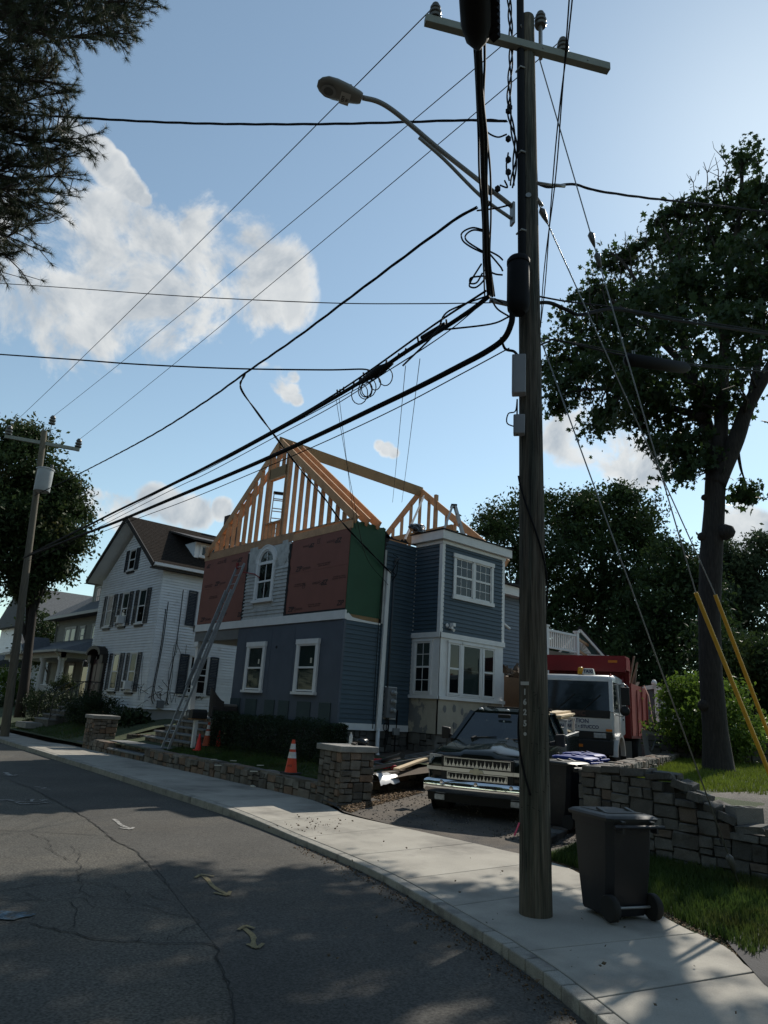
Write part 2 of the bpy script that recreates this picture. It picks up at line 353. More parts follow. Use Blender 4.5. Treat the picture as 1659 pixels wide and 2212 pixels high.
def window(parent, P0, U, Nn, w, h, M, style='double', trim=.1, sill=True, curtain=None, muntin=(0,0), head=.12, proud=.045, pane_m=None, split=.5, lower_curtain=None, name='window'):
    """a cased window on a wall: frame mesh with sash bars, panes (and a drawn blind) as sub-parts. P0 = lower left of the opening"""
    P0 = Vector(P0); b = MB(); f = lambda *a: b.frame(P0, U, UZ, Nn, *a)
    f(-trim, 0, -.02, h+.002, 0, proud); f(w, w+trim, -.02, h+.002, 0, proud); f(-trim-.02, w+trim+.02, h, h+head, 0, proud+.015)
    if sill: f(-trim-.03, w+trim+.03, -.09, -.02, 0, proud+.05)
    else: f(-trim, w+trim, -trim, -.02, 0, proud)
    s = .045
    f(0, s, 0, h, .002, proud-.012); f(w-s, w, 0, h, .002, proud-.012); f(s, w-s, 0, s, .002, proud-.012); f(s, w-s, h-s, h, .002, proud-.012)
    if style == 'double': f(s, w-s, h*split-.025, h*split+.025, .002, proud-.006)
    nx, ny = muntin
    for i in range(1, nx): f(w*i/nx-.009, w*i/nx+.009, s, h-s, .012, proud-.018)
    for i in range(1, ny): f(s, w-s, h*i/ny-.009, h*i/ny+.009, .013, proud-.019)
    o = b.obj(name, M, parent)
    q = MB().frame(P0, U, UZ, Nn, s*.6, w-s*.6, h*split, h-s*.6, .018, .022); q.obj('pane', pane_m or (GLASS if curtain else DARKGLASS), o)
    q = MB().frame(P0, U, UZ, Nn, s*.6, w-s*.6, s*.6, h*split, .014, .018); q.obj('pane', pane_m or (GLASS if lower_curtain else DARKGLASS), o)
    if curtain: MB().frame(P0, U, UZ, Nn, s*.5, w-s*.5, h*split, h-s*.5, .005, .008).obj('blind', curtain, o)
    if lower_curtain: MB().frame(P0, U, UZ, Nn, s*.5, w-s*.5, s*.5, h*split-.02, .005, .008).obj('blind', lower_curtain, o)
    return o
def shutter(parent, P0, U, Nn, w, h, M):
    P0 = Vector(P0); b = MB(); f = lambda *a: b.frame(P0, U, UZ, Nn, *a)
    f(0, .05, 0, h, .02, .055); f(w-.05, w, 0, h, .02, .055)
    for a in (0, h*.46, h-.07): f(.05, w-.05, a, a+.08, .02, .052)
    n = int(h/.07)
    for i in range(n):
        z = .09+(h-.18)*i/n; b.hexa([P0+U*u+UZ*(z+dz)+Nn*q for dz0 in (0,) for u, dz, q in ((.05,0,.045),(w-.05,0,.045),(w-.05,.045,.022),(.05,.045,.022),(.05,.012,.047),(w-.05,.012,.047),(w-.05,.057,.024),(.05,.057,.024))])
    return b.obj('shutter', M, parent)
def catmull(pts, n=8):
    P = [Vector(p) for p in pts]; P = [P[0]*2-P[1]]+P+[P[-1]*2-P[-2]]; out = []
    for i in range(1, len(P)-2):
        for k in range(n):
            t = k/n; a, b, c, d = P[i-1:i+3]
            out.append(.5*((2*b)+(c-a)*t+(2*a-5*b+4*c-d)*t*t+(3*b-a-3*c+d)*t**3))
    out.append(P[-2]); return out
GLASS = mat('window_glass', (.012,.014,.016), .04, var=0, spec=.4, alpha=.32, subs=(.8,.85,.85))
DARKGLASS = mat('dark_window_glass', (.006,.007,.008), .03, var=0, spec=.4)
# ================================================================== ground, road, pavement
ASPHALT = mat('old_asphalt', (.066,.063,.055), .92, var=.24, vs=.8, fine=.75, fs=48, bump=.35, bs=110, c2=(.080,.073,.060), c2scale=.5, c2lo=.45, c2hi=.62)
ASPHALT2 = mat('newer_asphalt', (.056,.053,.047), .9, var=.22, vs=.8, fine=.65, fs=52, bump=.3, bs=120, c2=(.070,.064,.054), c2scale=.7, c2lo=.5, c2hi=.65)
CONCRETE = mat('pavement_concrete', (.32,.30,.258), .88, var=.10, vs=2.2, fine=.10, fs=90, bump=.12, bs=140, objvar=.09, c2=(.15,.14,.122), c2scale=.9, c2lo=.48, c2hi=.74)
KERB = mat('kerb_granite', (.26,.25,.22), .85, var=.2, vs=6, fine=.25, fs=120, bump=.25, bs=70, objvar=.08, c2=(.16,.15,.135), c2scale=4, c2lo=.52, c2hi=.68)
SOIL = mat('soil', (.085,.065,.048), .95, var=.3, vs=2, fine=.35, fs=70, bump=.6, bs=40)
GRAVELM = mat('driveway_dirt', (.10,.085,.07), .95, var=.28, vs=1.6, fine=.5, fs=60, bump=.7, bs=55, c2=(.055,.052,.05), c2scale=.9, c2lo=.48, c2hi=.6)
TURF = mat('turf_soil', (.035,.05,.018), .95, var=.3, vs=2.5, fine=.4, fs=90, bump=.6, bs=60, c2=(.07,.06,.035), c2scale=1.3, c2lo=.58, c2hi=.72)
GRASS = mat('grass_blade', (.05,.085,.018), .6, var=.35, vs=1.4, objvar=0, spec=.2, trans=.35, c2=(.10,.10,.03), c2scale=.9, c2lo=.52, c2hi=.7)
CRACK = mat('crack_dark', (.018,.018,.017), .95, var=.2)
YELLOWP = mat('yellow_road_paint', (.205,.165,.08), .85, var=.25, vs=14, fine=.35, fs=50, c2=(.085,.075,.055), c2scale=14, c2lo=.55, c2hi=.72)
WHITEP = mat('white_road_paint', (.30,.29,.27), .85, var=.25, vs=14, fine=.3, fs=50, c2=(.075,.072,.064), c2scale=12, c2lo=.44, c2hi=.60)
BLUEP = mat('blue_spray_paint', (.075,.125,.165), .9, var=.2, vs=10, fine=.6, fs=48, c2=(.066,.065,.058), c2scale=11, c2lo=.40, c2hi=.60)
RZ = -.13
struct(MB().add([(-150,-150,-.24),(250,-150,-.24),(250,250,-.24),(-150,250,-.24)], [(0,1,2,3)]).obj('ground', SOIL))
def Z6(x, y): return ((1900+x/1.476)/1.82278, (2900+y/1.476)/1.82278)
def ZR(x, y, rx, ry, s): return ((rx+x/s)/1.82278, (ry+y/s)/1.82278)
# kerb line: outer top edge
KO = [(-3.2,-9.0),(-1.4,-5.4),(.4,-2.8),(1.7,-1.2),(2.6,-.1),(3.3,.8),(3.8,1.55),(4.15,2.12)]+[tuple(onz(*q).xy) for q in [Z6(770,1671), Z6(560,1500), Z6(350,1335), Z6(150,1200), Z6(0,1105)]]+[tuple(onz(*q).xy) for q in [(830,1880),(640,1800),(500,1748),(330,1695)]]+[(7.03,18.6),(7.25,25.1),(7.5,32),(7.9,45),(8.6,70)]
KOs = [p for p in catmull([(x,y,0) for x, y in KO], 6)]
rd = MB(); rv = [(p.x,p.y,RZ) for p in KOs]; far = [(-4.5,-9.0,RZ),(-2.6,70,RZ)]
rd.add(rv+[far[1], far[0]], [tuple(range(len(rv)+2))])
road = struct(rd.obj('road', ASPHALT))
# newer strip of asphalt along the kerb
pb = [onz(*ZR(x, y, 0, 2850, 1.0369), RZ) for x, y in [(955,1226),(945,1130),(920,1040),(890,980),(885,912),(805,815),(690,668),(550,520),(470,480),(350,385),(250,330),(130,265),(60,240),(-60,190)]]
pk = [p for p in KOs if p.y > 1.2 and p.y < 26]
q0 = onz(500, 2300, RZ)
pm = MB(); pv = [(p.x-.02,p.y,RZ+.004) for p in pk]+[(p.x,p.y,RZ+.004) for p in reversed(pb)]+[(3.0,1.6,RZ+.004)]
pm.add(pv, [tuple(range(len(pv)))])
pm.obj('asphalt_patch', ASPHALT2, road)
def ribbon(name, pts, wd, m, parent, z, jit=0, seed=0, taper=False):
    rnd = random.Random(seed); b = MB(); P = [Vector((p[0],p[1],z)) for p in pts]; Q = []
    for i in range(len(P)-1):
        n = max(1, int((P[i+1]-P[i]).length/.09)) if jit else 1
        Q += [P[i].lerp(P[i+1], k/n) for k in range(n)]
    Q.append(P[-1])
    for i in range(1, len(Q)-1): Q[i] += Vector((rnd.uniform(-jit,jit), rnd.uniform(-jit,jit), 0))
    vs = []; 
    for i, p in enumerate(Q):
        d = (Q[min(i+1,len(Q)-1)]-Q[max(i-1,0)]).normalized(); s = Vector((-d.y,d.x,0))*wd/2*rnd.uniform(.45,1.5 if jit else 1)
        if not jit: s = Vector((-d.y,d.x,0))*wd/2
        vs += [p-s, p+s]
    b.add(vs, [(2*i,2*i+1,2*i+3,2*i+2) for i in range(len(Q)-1)])
    return b.obj(name, m, parent)
z7 = lambda l: [onz(*ZR(x, y, 0, 2850, 1.0369), RZ) for x, y in l]
CR = [[(955,1226),(945,1130),(920,1040),(890,980),(885,915),(870,905),(700,900),(560,893),(400,885),(300,855),(100,815),(-40,812)],
      [(680,890),(740,850),(810,815),(790,795),(700,780),(640,765),(560,760),(390,750),(330,710),(250,725),(-30,722)],
      [(690,668),(640,600),(550,520),(470,480),(440,460),(280,450),(100,440),(-30,435)],[(470,480),(350,385),(250,330),(130,265),(60,240)],
      [(130,450),(200,480),(205,520),(280,560)],[(290,500),(320,540),(325,610),(330,680),(390,710),(500,705),(690,680)],
      [(-20,690),(150,660),(300,650),(430,650),(520,690),(530,730),(660,760)],[(290,730),(320,780),(310,830),(240,860)],[(100,690),(180,720),(240,700),(330,690)],[(205,520),(190,505),(60,505)],
      [(470,200),(420,215),(520,240),(640,235)],[(610,700),(640,715),(690,722)],[(560,893),(590,860)],[(330,640),(420,665),(560,668)]]
for i, c in enumerate(CR): ribbon('crack', z7(c), .011 if i in (0,2,3) else .008, CRACK, road, RZ+.009, .03, i)
# utility paint marks
def arrow(a, b, wd, head, m, nm, both=True, seed=1):
    rnd = random.Random(seed); a = Vector((a[0],a[1],0)); b = Vector((b[0],b[1],0)); d = (b-a).normalized(); s = Vector((-d.y,d.x,0)); mb = MB(); z = Vector((0,0,RZ+.010)); L_ = (b-a).length; n = 9
    ctr = [a.lerp(b, i/n)+s*(.02*math.sin(i*.7+seed)) for i in range(n+1)]; vs = []
    for i, p in enumerate(ctr): k = wd*.5*rnd.uniform(.75,1.25); vs += [p-s*k+z, p+s*k+z]
    mb.add(vs, [(2*i,2*i+1,2*i+3,2*i+2) for i in range(n)]); z2 = Vector((0,0,RZ+.013))
    for p, e in ((b, d), (a, -d)):
        for sg in (-1, 1):                       # two sprayed barbs
            q = p-e*head*rnd.uniform(.75,1.0)+s*sg*head*rnd.uniform(.6,.9); w_ = (p-q).normalized(); v = Vector((-w_.y,w_.x,0))*wd*.45
            mb.add([p+e*.02-v+z2, p+e*.02+v+z2, q+v*.8+z2, q-v*.8+z2], [(0,1,2,3)]); z2 = z2+Vector((0,0,.002))
        if not both: break
    mb.obj(nm, m, road)
arrow(onz(434,1893,RZ), onz(490,1936,RZ), .05, .13, YELLOWP, 'yellow_arrow_mark'); arrow(onz(530,2005,RZ), onz(555,2050,RZ), .045, .10, YELLOWP, 'yellow_arrow_mark', True, 5)
z2f = lambda x, y: onz(*ZR(x, y, 0, 2880, 1.8433), RZ)
arrow(z2f(815,640), z2f(945,715), .06, .16, WHITEP, 'faded_arrow_mark', False); arrow(z2f(30,300), z2f(95,325), .1, .2, WHITEP, 'faded_arrow_mark', False)
for k, pl in enumerate([[(110,518),(140,512),(180,516),(230,515)],[(350,520),(300,516),(230,515)],[(205,498),(228,497)],[(180,497),(250,497)],[(228,497),(226,515)],[(285,500),(340,499),(300,506),(350,510)],[(0,498),(60,498)],[(0,507),(40,508)],[(60,500),(90,506),(50,508)],[(110,518),(150,530),(260,528),(350,520)],[(240,402),(330,412),(300,420),(365,424)]]):
    ribbon('white_utility_mark', [z2f(*q) for q in pl], .05, WHITEP, road, RZ+.011, .01, 50+k)
bp = MB(); bpx = [(-30,1968),(10,1967),(40,1969),(62,1970),(78,1974),(66,1979),(45,1982),(30,1987),(0,1985),(-30,1988)]
bp.add([tuple(onz(x, y, RZ+.011)) for x, y in bpx], [tuple(range(len(bpx)))]); bp.obj('blue_paint_mark', BLUEP, road)
# kerb stones
kerb = struct(thing('kerb', None, None, (5.2,4.4,-.2))); kerb['label'] = 'granite kerb between asphalt and concrete pavement'
def offs(P, i, d):
    t = (P[min(i+1,len(P)-1)]-P[max(i-1,0)]).normalized(); return P[i]+Vector((t.y,-t.x,0))*d
def ktop(p):
    """the kerb is dropped along the driveway mouth"""
    y = p.y
    return 0.0 if y > 11.5 else (-.045*(11.5-y)/2.5 if y > 9 else (-.045 if y > 5.5 else (-.045+.02*(5.5-y)/2 if y > 3.5 else -.025)))
i = 0
while i < len(KOs)-3:
    j = min(i+3, len(KOs)-1); b = MB(); S = []
    for k in range(i, j+1):
        a = offs(KOs, k, .0); c = offs(KOs, k, .125); t = ktop(a)
        if k == i or k == j:
            dd = (KOs[min(k+1,len(KOs)-1)]-KOs[max(k-1,0)]).normalized()*(.005 if k == i else -.005); a = a+dd; c = c+dd
        S.append([(a.x,a.y,-.3),(c.x,c.y,-.3),(c.x,c.y,t),(a.x,a.y,t-.006)])
    b.loft(S); o = b.obj('kerb_stone', KERB, kerb, bevel=.012); i = j
# pavement slabs: joints as (outer, inner) ends
JT = []
for a, b in [((600,1445),(1530,1395)),((240,1195),(1270,1130)),((-60,918),(600,880))]: JT.append((onz(*Z6(*a)), onz(*Z6(*b))))
for a, b in [((500,718),(1210,685)),((180,550),(800,520))]: JT.append((onz(*ZR(*a,1300,3050,1.8433)), onz(*ZR(*b,1300,3050,1.8433))))
JT.append((onz(*ZR(-60,415,1300,3050,1.8433)), onz(*ZR(300,392,1300,3050,1.8433))))
JT.append((onz(*ZR(610,400,850,3080,2.765)), onz(*ZR(1390,345,850,3080,2.765))))
JT.append((onz(*ZR(150,205,850,3080,2.765)), onz(*ZR(930,155,850,3080,2.765))))
ki = lambda y: min(((abs(p.y-y), k) for k, p in enumerate(KOs)))[1]
def kin(y, d=.131):
    best = None
    for k in range(len(KOs)-1):
        if KOs[k].y <= y <= KOs[k+1].y:
            t = (y-KOs[k].y)/(KOs[k+1].y-KOs[k].y); a = offs(KOs, k, d); c = offs(KOs, k+1, d); return a.lerp(c, t)
INN = [(5.5,1.75),(6.04,2.35),(6.55,2.75),(6.78,3.0),(7.0,3.42),(7.45,4.15),(7.95,4.95),(8.30,5.55),(8.44,6.3),(8.42,7.42),(8.36,8.6),(8.32,9.6),(8.36,10.2),(8.62,10.75),(8.86,11.7),(8.9,12.2),(8.92,24.3),(8.95,26.0),(8.6,27.2),(8.9,45)]
def inner(y):
    for k in range(len(INN)-1):
        if INN[k][1] <= y <= INN[k+1][1]:
            t = (y-INN[k][1])/(INN[k+1][1]-INN[k][1]); return Vector((INN[k][0]+(INN[k+1][0]-INN[k][0])*t, y, 0))
J = []
for a, b in JT:
    o_ = kin(a.y) or a; J.append((Vector((o_.x,o_.y,0)), inner(b.y) or b))
J = [(kin(-1.2), Vector((3.6,-.6,0))), (kin(.9), Vector((5.3,1.45,0)))]+J
y = J[-1][1].y
while y < 44: 
    y += 1.52; J.append((kin(y-.12), inner(y)))
sidewalk = struct(thing('pavement', None, None, (7.5,8,-.2))); sidewalk['label'] = 'pale concrete pavement of scored slabs'
def swz(p, edge):
    return (ktop(p)+.002 if edge else -.004 if p.y < 11.5 and p.y > 6 else 0)
for k in range(len(J)-1):
    (a0, b0), (a1, b1) = J[k], J[k+1]; n = 5; g = .006
    oe = []; ie = []
    for i in range(n+1):
        t = i/n; t2 = min(max(t, g/1.5), 1-g/1.5)
        ya = a0.y+(a1.y-a0.y)*t2; p = kin(ya); oe.append(p if p else a0.lerp(a1, t2))
        yb = b0.y+(b1.y-b0.y)*t2; p = inner(yb) if yb > 1.75 else None; ie.append(p if p else b0.lerp(b1, t2))
    rnd = random.Random(k); jag = .035 if k in (1,2,3) else .008
    ie = [Vector((p.x+rnd.uniform(-jag,jag), p.y+rnd.uniform(-jag,jag)*.3, 0)) for p in ie]
    b = MB(); S = []
    for p, q in zip(oe, ie):
        S.append([(p.x,p.y,-.22),(q.x,q.y,-.22),(q.x,q.y,swz(q,0)),((p.x+q.x)/2,(p.y+q.y)/2,(swz(p,1)+swz(q,0))/2),(p.x,p.y,swz(p,1))])
    b.loft(S).obj('slab', CONCRETE, sidewalk, bevel=.008)
# joints show dark soil just below
jm = MB()
for (a, b) in J: 
    d = (b-a).normalized(); s = Vector((-d.y,d.x,0))*.02; jm.add([a-s+UZ*-.10,b-s+UZ*-.10,b+s+UZ*-.10,a+s+UZ*-.10], [(0,1,2,3)])
jm.obj('joint', CRACK, sidewalk)
# driveway and its slope
DA = rad(20); DU = Vector((math.cos(DA), math.sin(DA), 0)); DV = Vector((-math.sin(DA), math.cos(DA), 0)); D0 = Vector((8.36, 8.4, 0))
def dz(x, y):
    u = (Vector((x,y,0))-D0).dot(DU); return -.006 + max(0, min(.045*u, .62))
def sheet(name, m, xs, ys, zf, parent=None, amp=0, seed=0):
    rnd = random.Random(seed); b = MB(); nx, ny = len(xs), len(ys)
    b.add([(x, y, zf(x,y)+rnd.uniform(-amp,amp)) for x in xs for y in ys], [(i*ny+j, (i+1)*ny+j, (i+1)*ny+j+1, i*ny+j+1) for i in range(nx-1) for j in range(ny-1)])
    o = b.obj(name, m, parent, smooth=True); return struct(o) if not parent else o
b = MB(); us = [0,.15,.4,.8,1.3,2,3,4,5,6,7,8,9,10,12,14,16,20,26]; NV = 14
rows = []
for u in us:
    for k in range(NV+1):
        v = -3.3+7.2*k/NV; p = D0+DU*u+DV*v
        if u == 0: 
            e = inner(min(max(p.y,5.6),11.3)); p = Vector((e.x+.0, e.y, 0)); 
        else:
            e = inner(min(max(p.y,5.6),24)); p.x = max(p.x, e.x+.02*u)
            if p.y > 10.7: p.x = max(p.x, 9.45)
        rows.append((p.x, p.y, dz(p.x,p.y)+random.Random(k*91+int(u*10)).uniform(-.008,.008)*(u > 1)))
b.add(rows, [(i*(NV+1)+j, (i+1)*(NV+1)+j, (i+1)*(NV+1)+j+1, i*(NV+1)+j+1) for i in range(len(us)-1) for j in range(NV)])
driveway = struct(b.obj('driveway', GRAVELM, smooth=True))
# loose stones and leaf litter on the driveway
def scatter(name, n, fn, size, m, seed, tpl=None, parent=None, flat=.6, lift=.3):
    rng = np.random.default_rng(seed); T = np.array([(0,0,.5),(.5,0,0),(0,.5,0),(-.5,0,0),(0,-.5,0),(0,0,-.3)]); F = [(0,1,2),(0,2,3),(0,3,4),(0,4,1),(5,2,1),(5,3,2),(5,4,3),(5,1,4)]
    P = np.array([fn(rng) for _ in range(n)]); sz = size*rng.uniform(.4,1.6,n)**1.5
    V = np.einsum('nij,kj->nki', rots(rng, n, 1), T*np.array([1,.8,flat]))*sz[:,None,None]; V[:,:,2] *= .7; V += P[:,None,:]; V[:,:,2] += sz[:,None]*lift*.4
    o = fastmesh(name, V.reshape(-1,3), 6, None, F, m, parent, n); return o
PEB = mat('gravel_stone', (.15,.135,.12), .9, var=.4, vs=9, c2=(.07,.06,.05), c2scale=8)
LITTER = mat('leaf_litter', (.13,.085,.045), .9, var=.4, vs=12, c2=(.06,.04,.025), c2scale=10)
def on_drive(rng, u0, u1, v0, v1):
    while True:
        p = D0+DU*rng.uniform(u0,u1)+DV*rng.uniform(v0,v1)
        if p.x > inner(min(max(p.y,2.7),20)).x+.06 and not (p.y > 10.7 and p.x < 9.75) and p.y < 11.25+(p.x-9.62)*.25: return (p.x, p.y, dz(p.x,p.y))
tag(scatter('gravel', 5200, lambda r: on_drive(r, .35, 6, -3.1, 3.0) if r.random() < .5 else on_drive(r, .3, 3.4, -3.1, -1.1), .028, PEB, 1), 'small grey stones loose over the driveway', 'gravel', kind='stuff')
tag(scatter('leaf_litter', 3600, lambda r: on_drive(r, .5, 3.6, 1.5, 3.2), .04, LITTER, 2, flat=.25), 'brown leaf and bark litter beside the driveway kerb', 'leaf litter', kind='stuff')
LEAFD = mat('dry_leaf', (.09,.065,.04), .85, var=.4, vs=11)
def pave_leaf(r):
    if r.random() < .6: p = onz(*ZR(r.normal(1100,170), r.normal(460,55), 850, 3080, 2.765)); return (p.x,p.y,.004)
    p = onz(r.uniform(700,1650), r.uniform(1770,2200)); return (p.x, p.y, .004)
tag(scatter('fallen_leaves', 190, pave_leaf, .026, LEAFD, 3, flat=.3, lift=.6), 'dry leaf bits scattered on the pavement', 'leaves', kind='stuff')
def gutter(r):
    y = r.uniform(1.2,8.5)**1.0; p = kin(y, -.02-abs(r.normal(0,.13))); return (p.x, p.y, RZ+.008)
tag(scatter('gutter_debris', 1500, gutter, .018, LITTER, 5, flat=.25), 'reddish leaf debris along the kerb gutter', 'debris', kind='stuff')
def verge_edge(r):
    y = r.uniform(2.75,6.1); e = inner(y); x = e.x+abs(r.normal(0,.09)); return (x, y, -.004)
tag(scatter('edge_dirt', 1500, verge_edge, .02, LITTER, 6, flat=.3), 'brown dirt and leaf bits where the pavement meets the verge grass', 'dirt', kind='stuff')
# house lots
def lawnz(x, y):
    if y > 11.2 and y < 24.6: return .30+max(0, min((x-9.6)/1.9, 1))*.33
    return .12+max(0, min((x-9.2)/3, 1))*.85
sheet('lawn', TURF, [9.1,9.4,9.8,10.3,10.8,11.4,12,14,18,24,40,70], [11.9,12.6,13.3,13.9,15,17,19,21,23,24.5], lawnz, amp=.012)
sheet('front_yards', TURF, [8.9,9.3,9.8,10.5,11.5,13,16,22,40,80], [24.62,26,27,28.5,30,32,35,40,46,60,90], lambda x, y: lawnz(x, y)-.02, amp=.012)
# side bed between house and driveway
sheet('side_bed', SOIL, [9.6,10.2,11,12,13,14,15,16,17], [11.3,11.9,12.6,13.2,14.6], lambda x, y: min(.34+(x-9.6)*.10, .82)-.02, amp=.02)
# neighbour's drive at the far stone pillar
ndr = mat('neighbour_drive', (.06,.062,.065), .9, var=.15, fine=.3)
sheet('neighbour_driveway', ndr, [8.95,10,12,14], [24.75,25.5,26.6], lambda x, y: lawnz(x,y)*.35+.06)
# right-hand yard behind the stone wall
WA = Vector((9.52,6.1,0))
def ryz(x, y): return .86+max(0, min((x-10)*.02, .5))
b = MB(); pts = []
Wd = Vector((math.cos(rad(20)), math.sin(rad(20)), 0))
for i in range(14):
    u = [.25,.8,1.5,2.5,3.5,5,6.5,8,10,12,15,20,30,50][i]
    for k in range(12):
        v = [.2,.6,1.1,1.7,2.4,3.2,4.2,6,9,14,24,40][k]; p = WA+Wd*u+Vector((Wd.y,-Wd.x,0))*v
        z = ryz(p.x,p.y)
        if p.x < 11.3 and p.y < 4.6: z -= .45*min(1, max(0, (11.3-p.x)/1.2))*min(1, (4.6-p.y)/.7)
        if p.x < 9.85: p.x = 9.85
        pts.append((p.x,p.y,z))
b.add(pts, [(i*12+j, (i+1)*12+j, (i+1)*12+j+1, i*12+j+1) for i in range(13) for j in range(11)])
struct(b.obj('side_yard', TURF, smooth=True))
b = MB(); E_ = [(p, Vector((9.62,max(p.y+.1,p.y),0))) for p in [inner(y) for y in (2.8,3.1,3.6,4.2,4.8,5.4,5.9)]]
ys = [2.6,3.0,3.5,4.1,4.8,5.5,6.15]; pts = []
for y in ys:
    e = inner(y); x0 = e.x-.03
    for k in range(6): pts.append((x0+(9.75-x0)*k/5, y+.04*k, -.012+.075*(k/5)))
b.add(pts, [(i*6+j, i*6+j+1, (i+1)*6+j+1, (i+1)*6+j) for i in range(len(ys)-1) for j in range(5)])
verge = struct(b.obj('verge', TURF, smooth=True))
PATHM = mat('garden_path_gravel', (.12,.108,.095), .95, var=.3, vs=3, fine=.5, fs=50, bump=.6, bs=40)
path_p = [(10.0,2.6),(10.0,3.9),(10.6,4.5),(11.6,4.9),(13,4.7),(15,4.2),(19,3.2),(19,.5),(12,.5)]
def gyz(x, y):
    z = ryz(x, y)
    if x < 11.3 and y < 4.6: z -= .45*min(1, max(0, (11.3-x)/1.2))*min(1, (4.6-y)/.7)
    return z
pm2 = MB(); xs_ = np.linspace(9.95,17,16); ys_ = np.linspace(1.0,4.75,12)
pm2.add([(x, y-(.28*abs(x-11.2) if x > 11.2 else 0), gyz(x, y-(.28*abs(x-11.2) if x > 11.2 else 0))+.02) for x in xs_ for y in ys_], [(i*12+j,(i+1)*12+j,(i+1)*12+j+1,i*12+j+1) for i in range(15) for j in range(11)])
struct(pm2.obj('garden_path', PATHM, smooth=True))
# the dark drive at the right edge
dk = mat('fresh_asphalt', (.022,.022,.024), .85, var=.2, fine=.3, fs=70, bump=.3)
b = MB(); b.add([(5.0,1.2,.004),(6.06,2.38,.004),(6.6,2.78,.004),(6.9,3.0,.006),(7.6,3.02,.02),(9.7,2.9,.07),(12,0,.1),(6,-3,.05)], [tuple(range(8))]); struct(b.obj('side_drive', dk))
# grass blades
def grass(name, n, fn, hgt, label, seed, m=GRASS):
    rng = np.random.default_rng(seed); P = np.array([fn(rng) for _ in range(n)]); h = hgt*rng.uniform(.45,1.25,n); a = rng.uniform(0,6.28,n); l = rng.uniform(.1,.55,n)*h
    wd = .0045+.003*rng.uniform(size=n); dx, dy = np.cos(a), np.sin(a)
    V = np.zeros((n,5,3)); 
    for k, (s, t) in enumerate(((-1,0),(1,0),(.7,.55),(-.7,.55),(0,1))):
        V[:,k,0] = P[:,0]-dy*wd*s+dx*l*t*t; V[:,k,1] = P[:,1]+dx*wd*s+dy*l*t*t; V[:,k,2] = P[:,2]+h*t*(1-.12*t)
    o = fastmesh(name, V.reshape(-1,3), 5, None, [(0,1,2),(0,2,3),(3,2,4)], m, None, n); return tag(o, label, 'grass', kind='stuff')
def vg(r):
    y = 2.75+3.3*r.random(); e = inner(y); x = e.x+.05+(9.6-e.x)*r.random()**.9
    k = (x-e.x)/(9.75-e.x); return (x, y+.2*k-.1, -.012+.075*k-.01)
grass('verge_grass', 26000, vg, .13, 'tall unmown grass between the pavement and the stone wall', 11)
def lg(r):
    x = 9.3+1.7*r.random()**1.2; y = 12+10.2*r.random(); 
    if y > 20.0: y = 12+8*r.random()
    return (x, y, lawnz(x,y)-.01)
grass('lawn_grass', 26000, lg, .07, 'short shaded lawn behind the low stone wall', 12)
def fg(r):
    x = 9.05+3*r.random(); y = 27.0+9*r.random(); return (x, y, lawnz(x,y)-.03)
grass('front_yard_grass', 14000, fg, .09, 'lawn in front of the white clapboard house', 13)
def rg(r):
    p = WA+Wd*(1.2+8*r.random())+Vector((Wd.y,-Wd.x,0))*(.4+5.2*r.random()**1.3); 
    if p.x < 9.9: p.x = 9.95
    z = ryz(p.x,p.y)
    if p.x < 11.3 and p.y < 4.6: z -= .45*min(1, max(0, (11.3-p.x)/1.2))*min(1, (4.6-p.y)/.7)
    return (p.x,p.y,z-.02)
grass('side_yard_grass', 34000, rg, .12, 'sunlit patchy grass around the big maple trunk', 14, mat('grass_blade_sunlit', (.11,.15,.02), .6, var=.35, vs=1.4, spec=.2, trans=.4))  # lighter copy of the grass colour, with sunlight put into it
# ================================================================== stone walls, pillars, steps
STONE = mat('wall_stone', (.15,.137,.118), .9, var=.3, vs=5, fine=.22, fs=70, bump=.85, bs=18, objvar=.40, objc=(.125,.085,.06), objt=.8, c2=(.105,.088,.07), c2scale=2.2, c2lo=.45, c2hi=.62)
STONE_G = mat('grey_wall_stone', (.092,.091,.085), .9, var=.3, vs=5, fine=.22, fs=70, bump=.9, bs=16, objvar=.38, objc=(.075,.060,.049), objt=.86, c2=(.062,.054,.047), c2scale=2.4, c2lo=.5, c2hi=.66)
STONE_D = mat('foundation_stone', (.10,.095,.085), .95, var=.35, vs=4, bump=.5, bs=30, objvar=.35)
MORTAR = mat('mortar', (.03,.028,.026), .95, var=.2)
BLUESTONE = mat('bluestone_tread', (.16,.165,.165), .85, var=.2, vs=4, bump=.2, bs=50, objvar=.1)
CAPM = mat('concrete_cap', (.22,.215,.20), .85, var=.2, vs=6, fine=.15, fs=80, bump=.25, bs=60)
def box_faces(parent, x0, x1, y0, y1, z0, z1, m, seed, faces='xXyY', **kw):
    """stone facing on the sides of a block"""
    H = z1-z0
    if 'x' in faces: stone_face(parent, (x0,y1,z0), -UY, -UX, y1-y0, H, m, seed, **kw)
    if 'X' in faces: stone_face(parent, (x1,y0,z0), UY, UX, y1-y0, H, m, seed+1, **kw)
    if 'y' in faces: stone_face(parent, (x0,y0,z0), UX, -UY, x1-x0, H, m, seed+2, **kw)
    if 'Y' in faces: stone_face(parent, (x1,y1,z0), -UX, UY, x1-x0, H, m, seed+3, **kw)
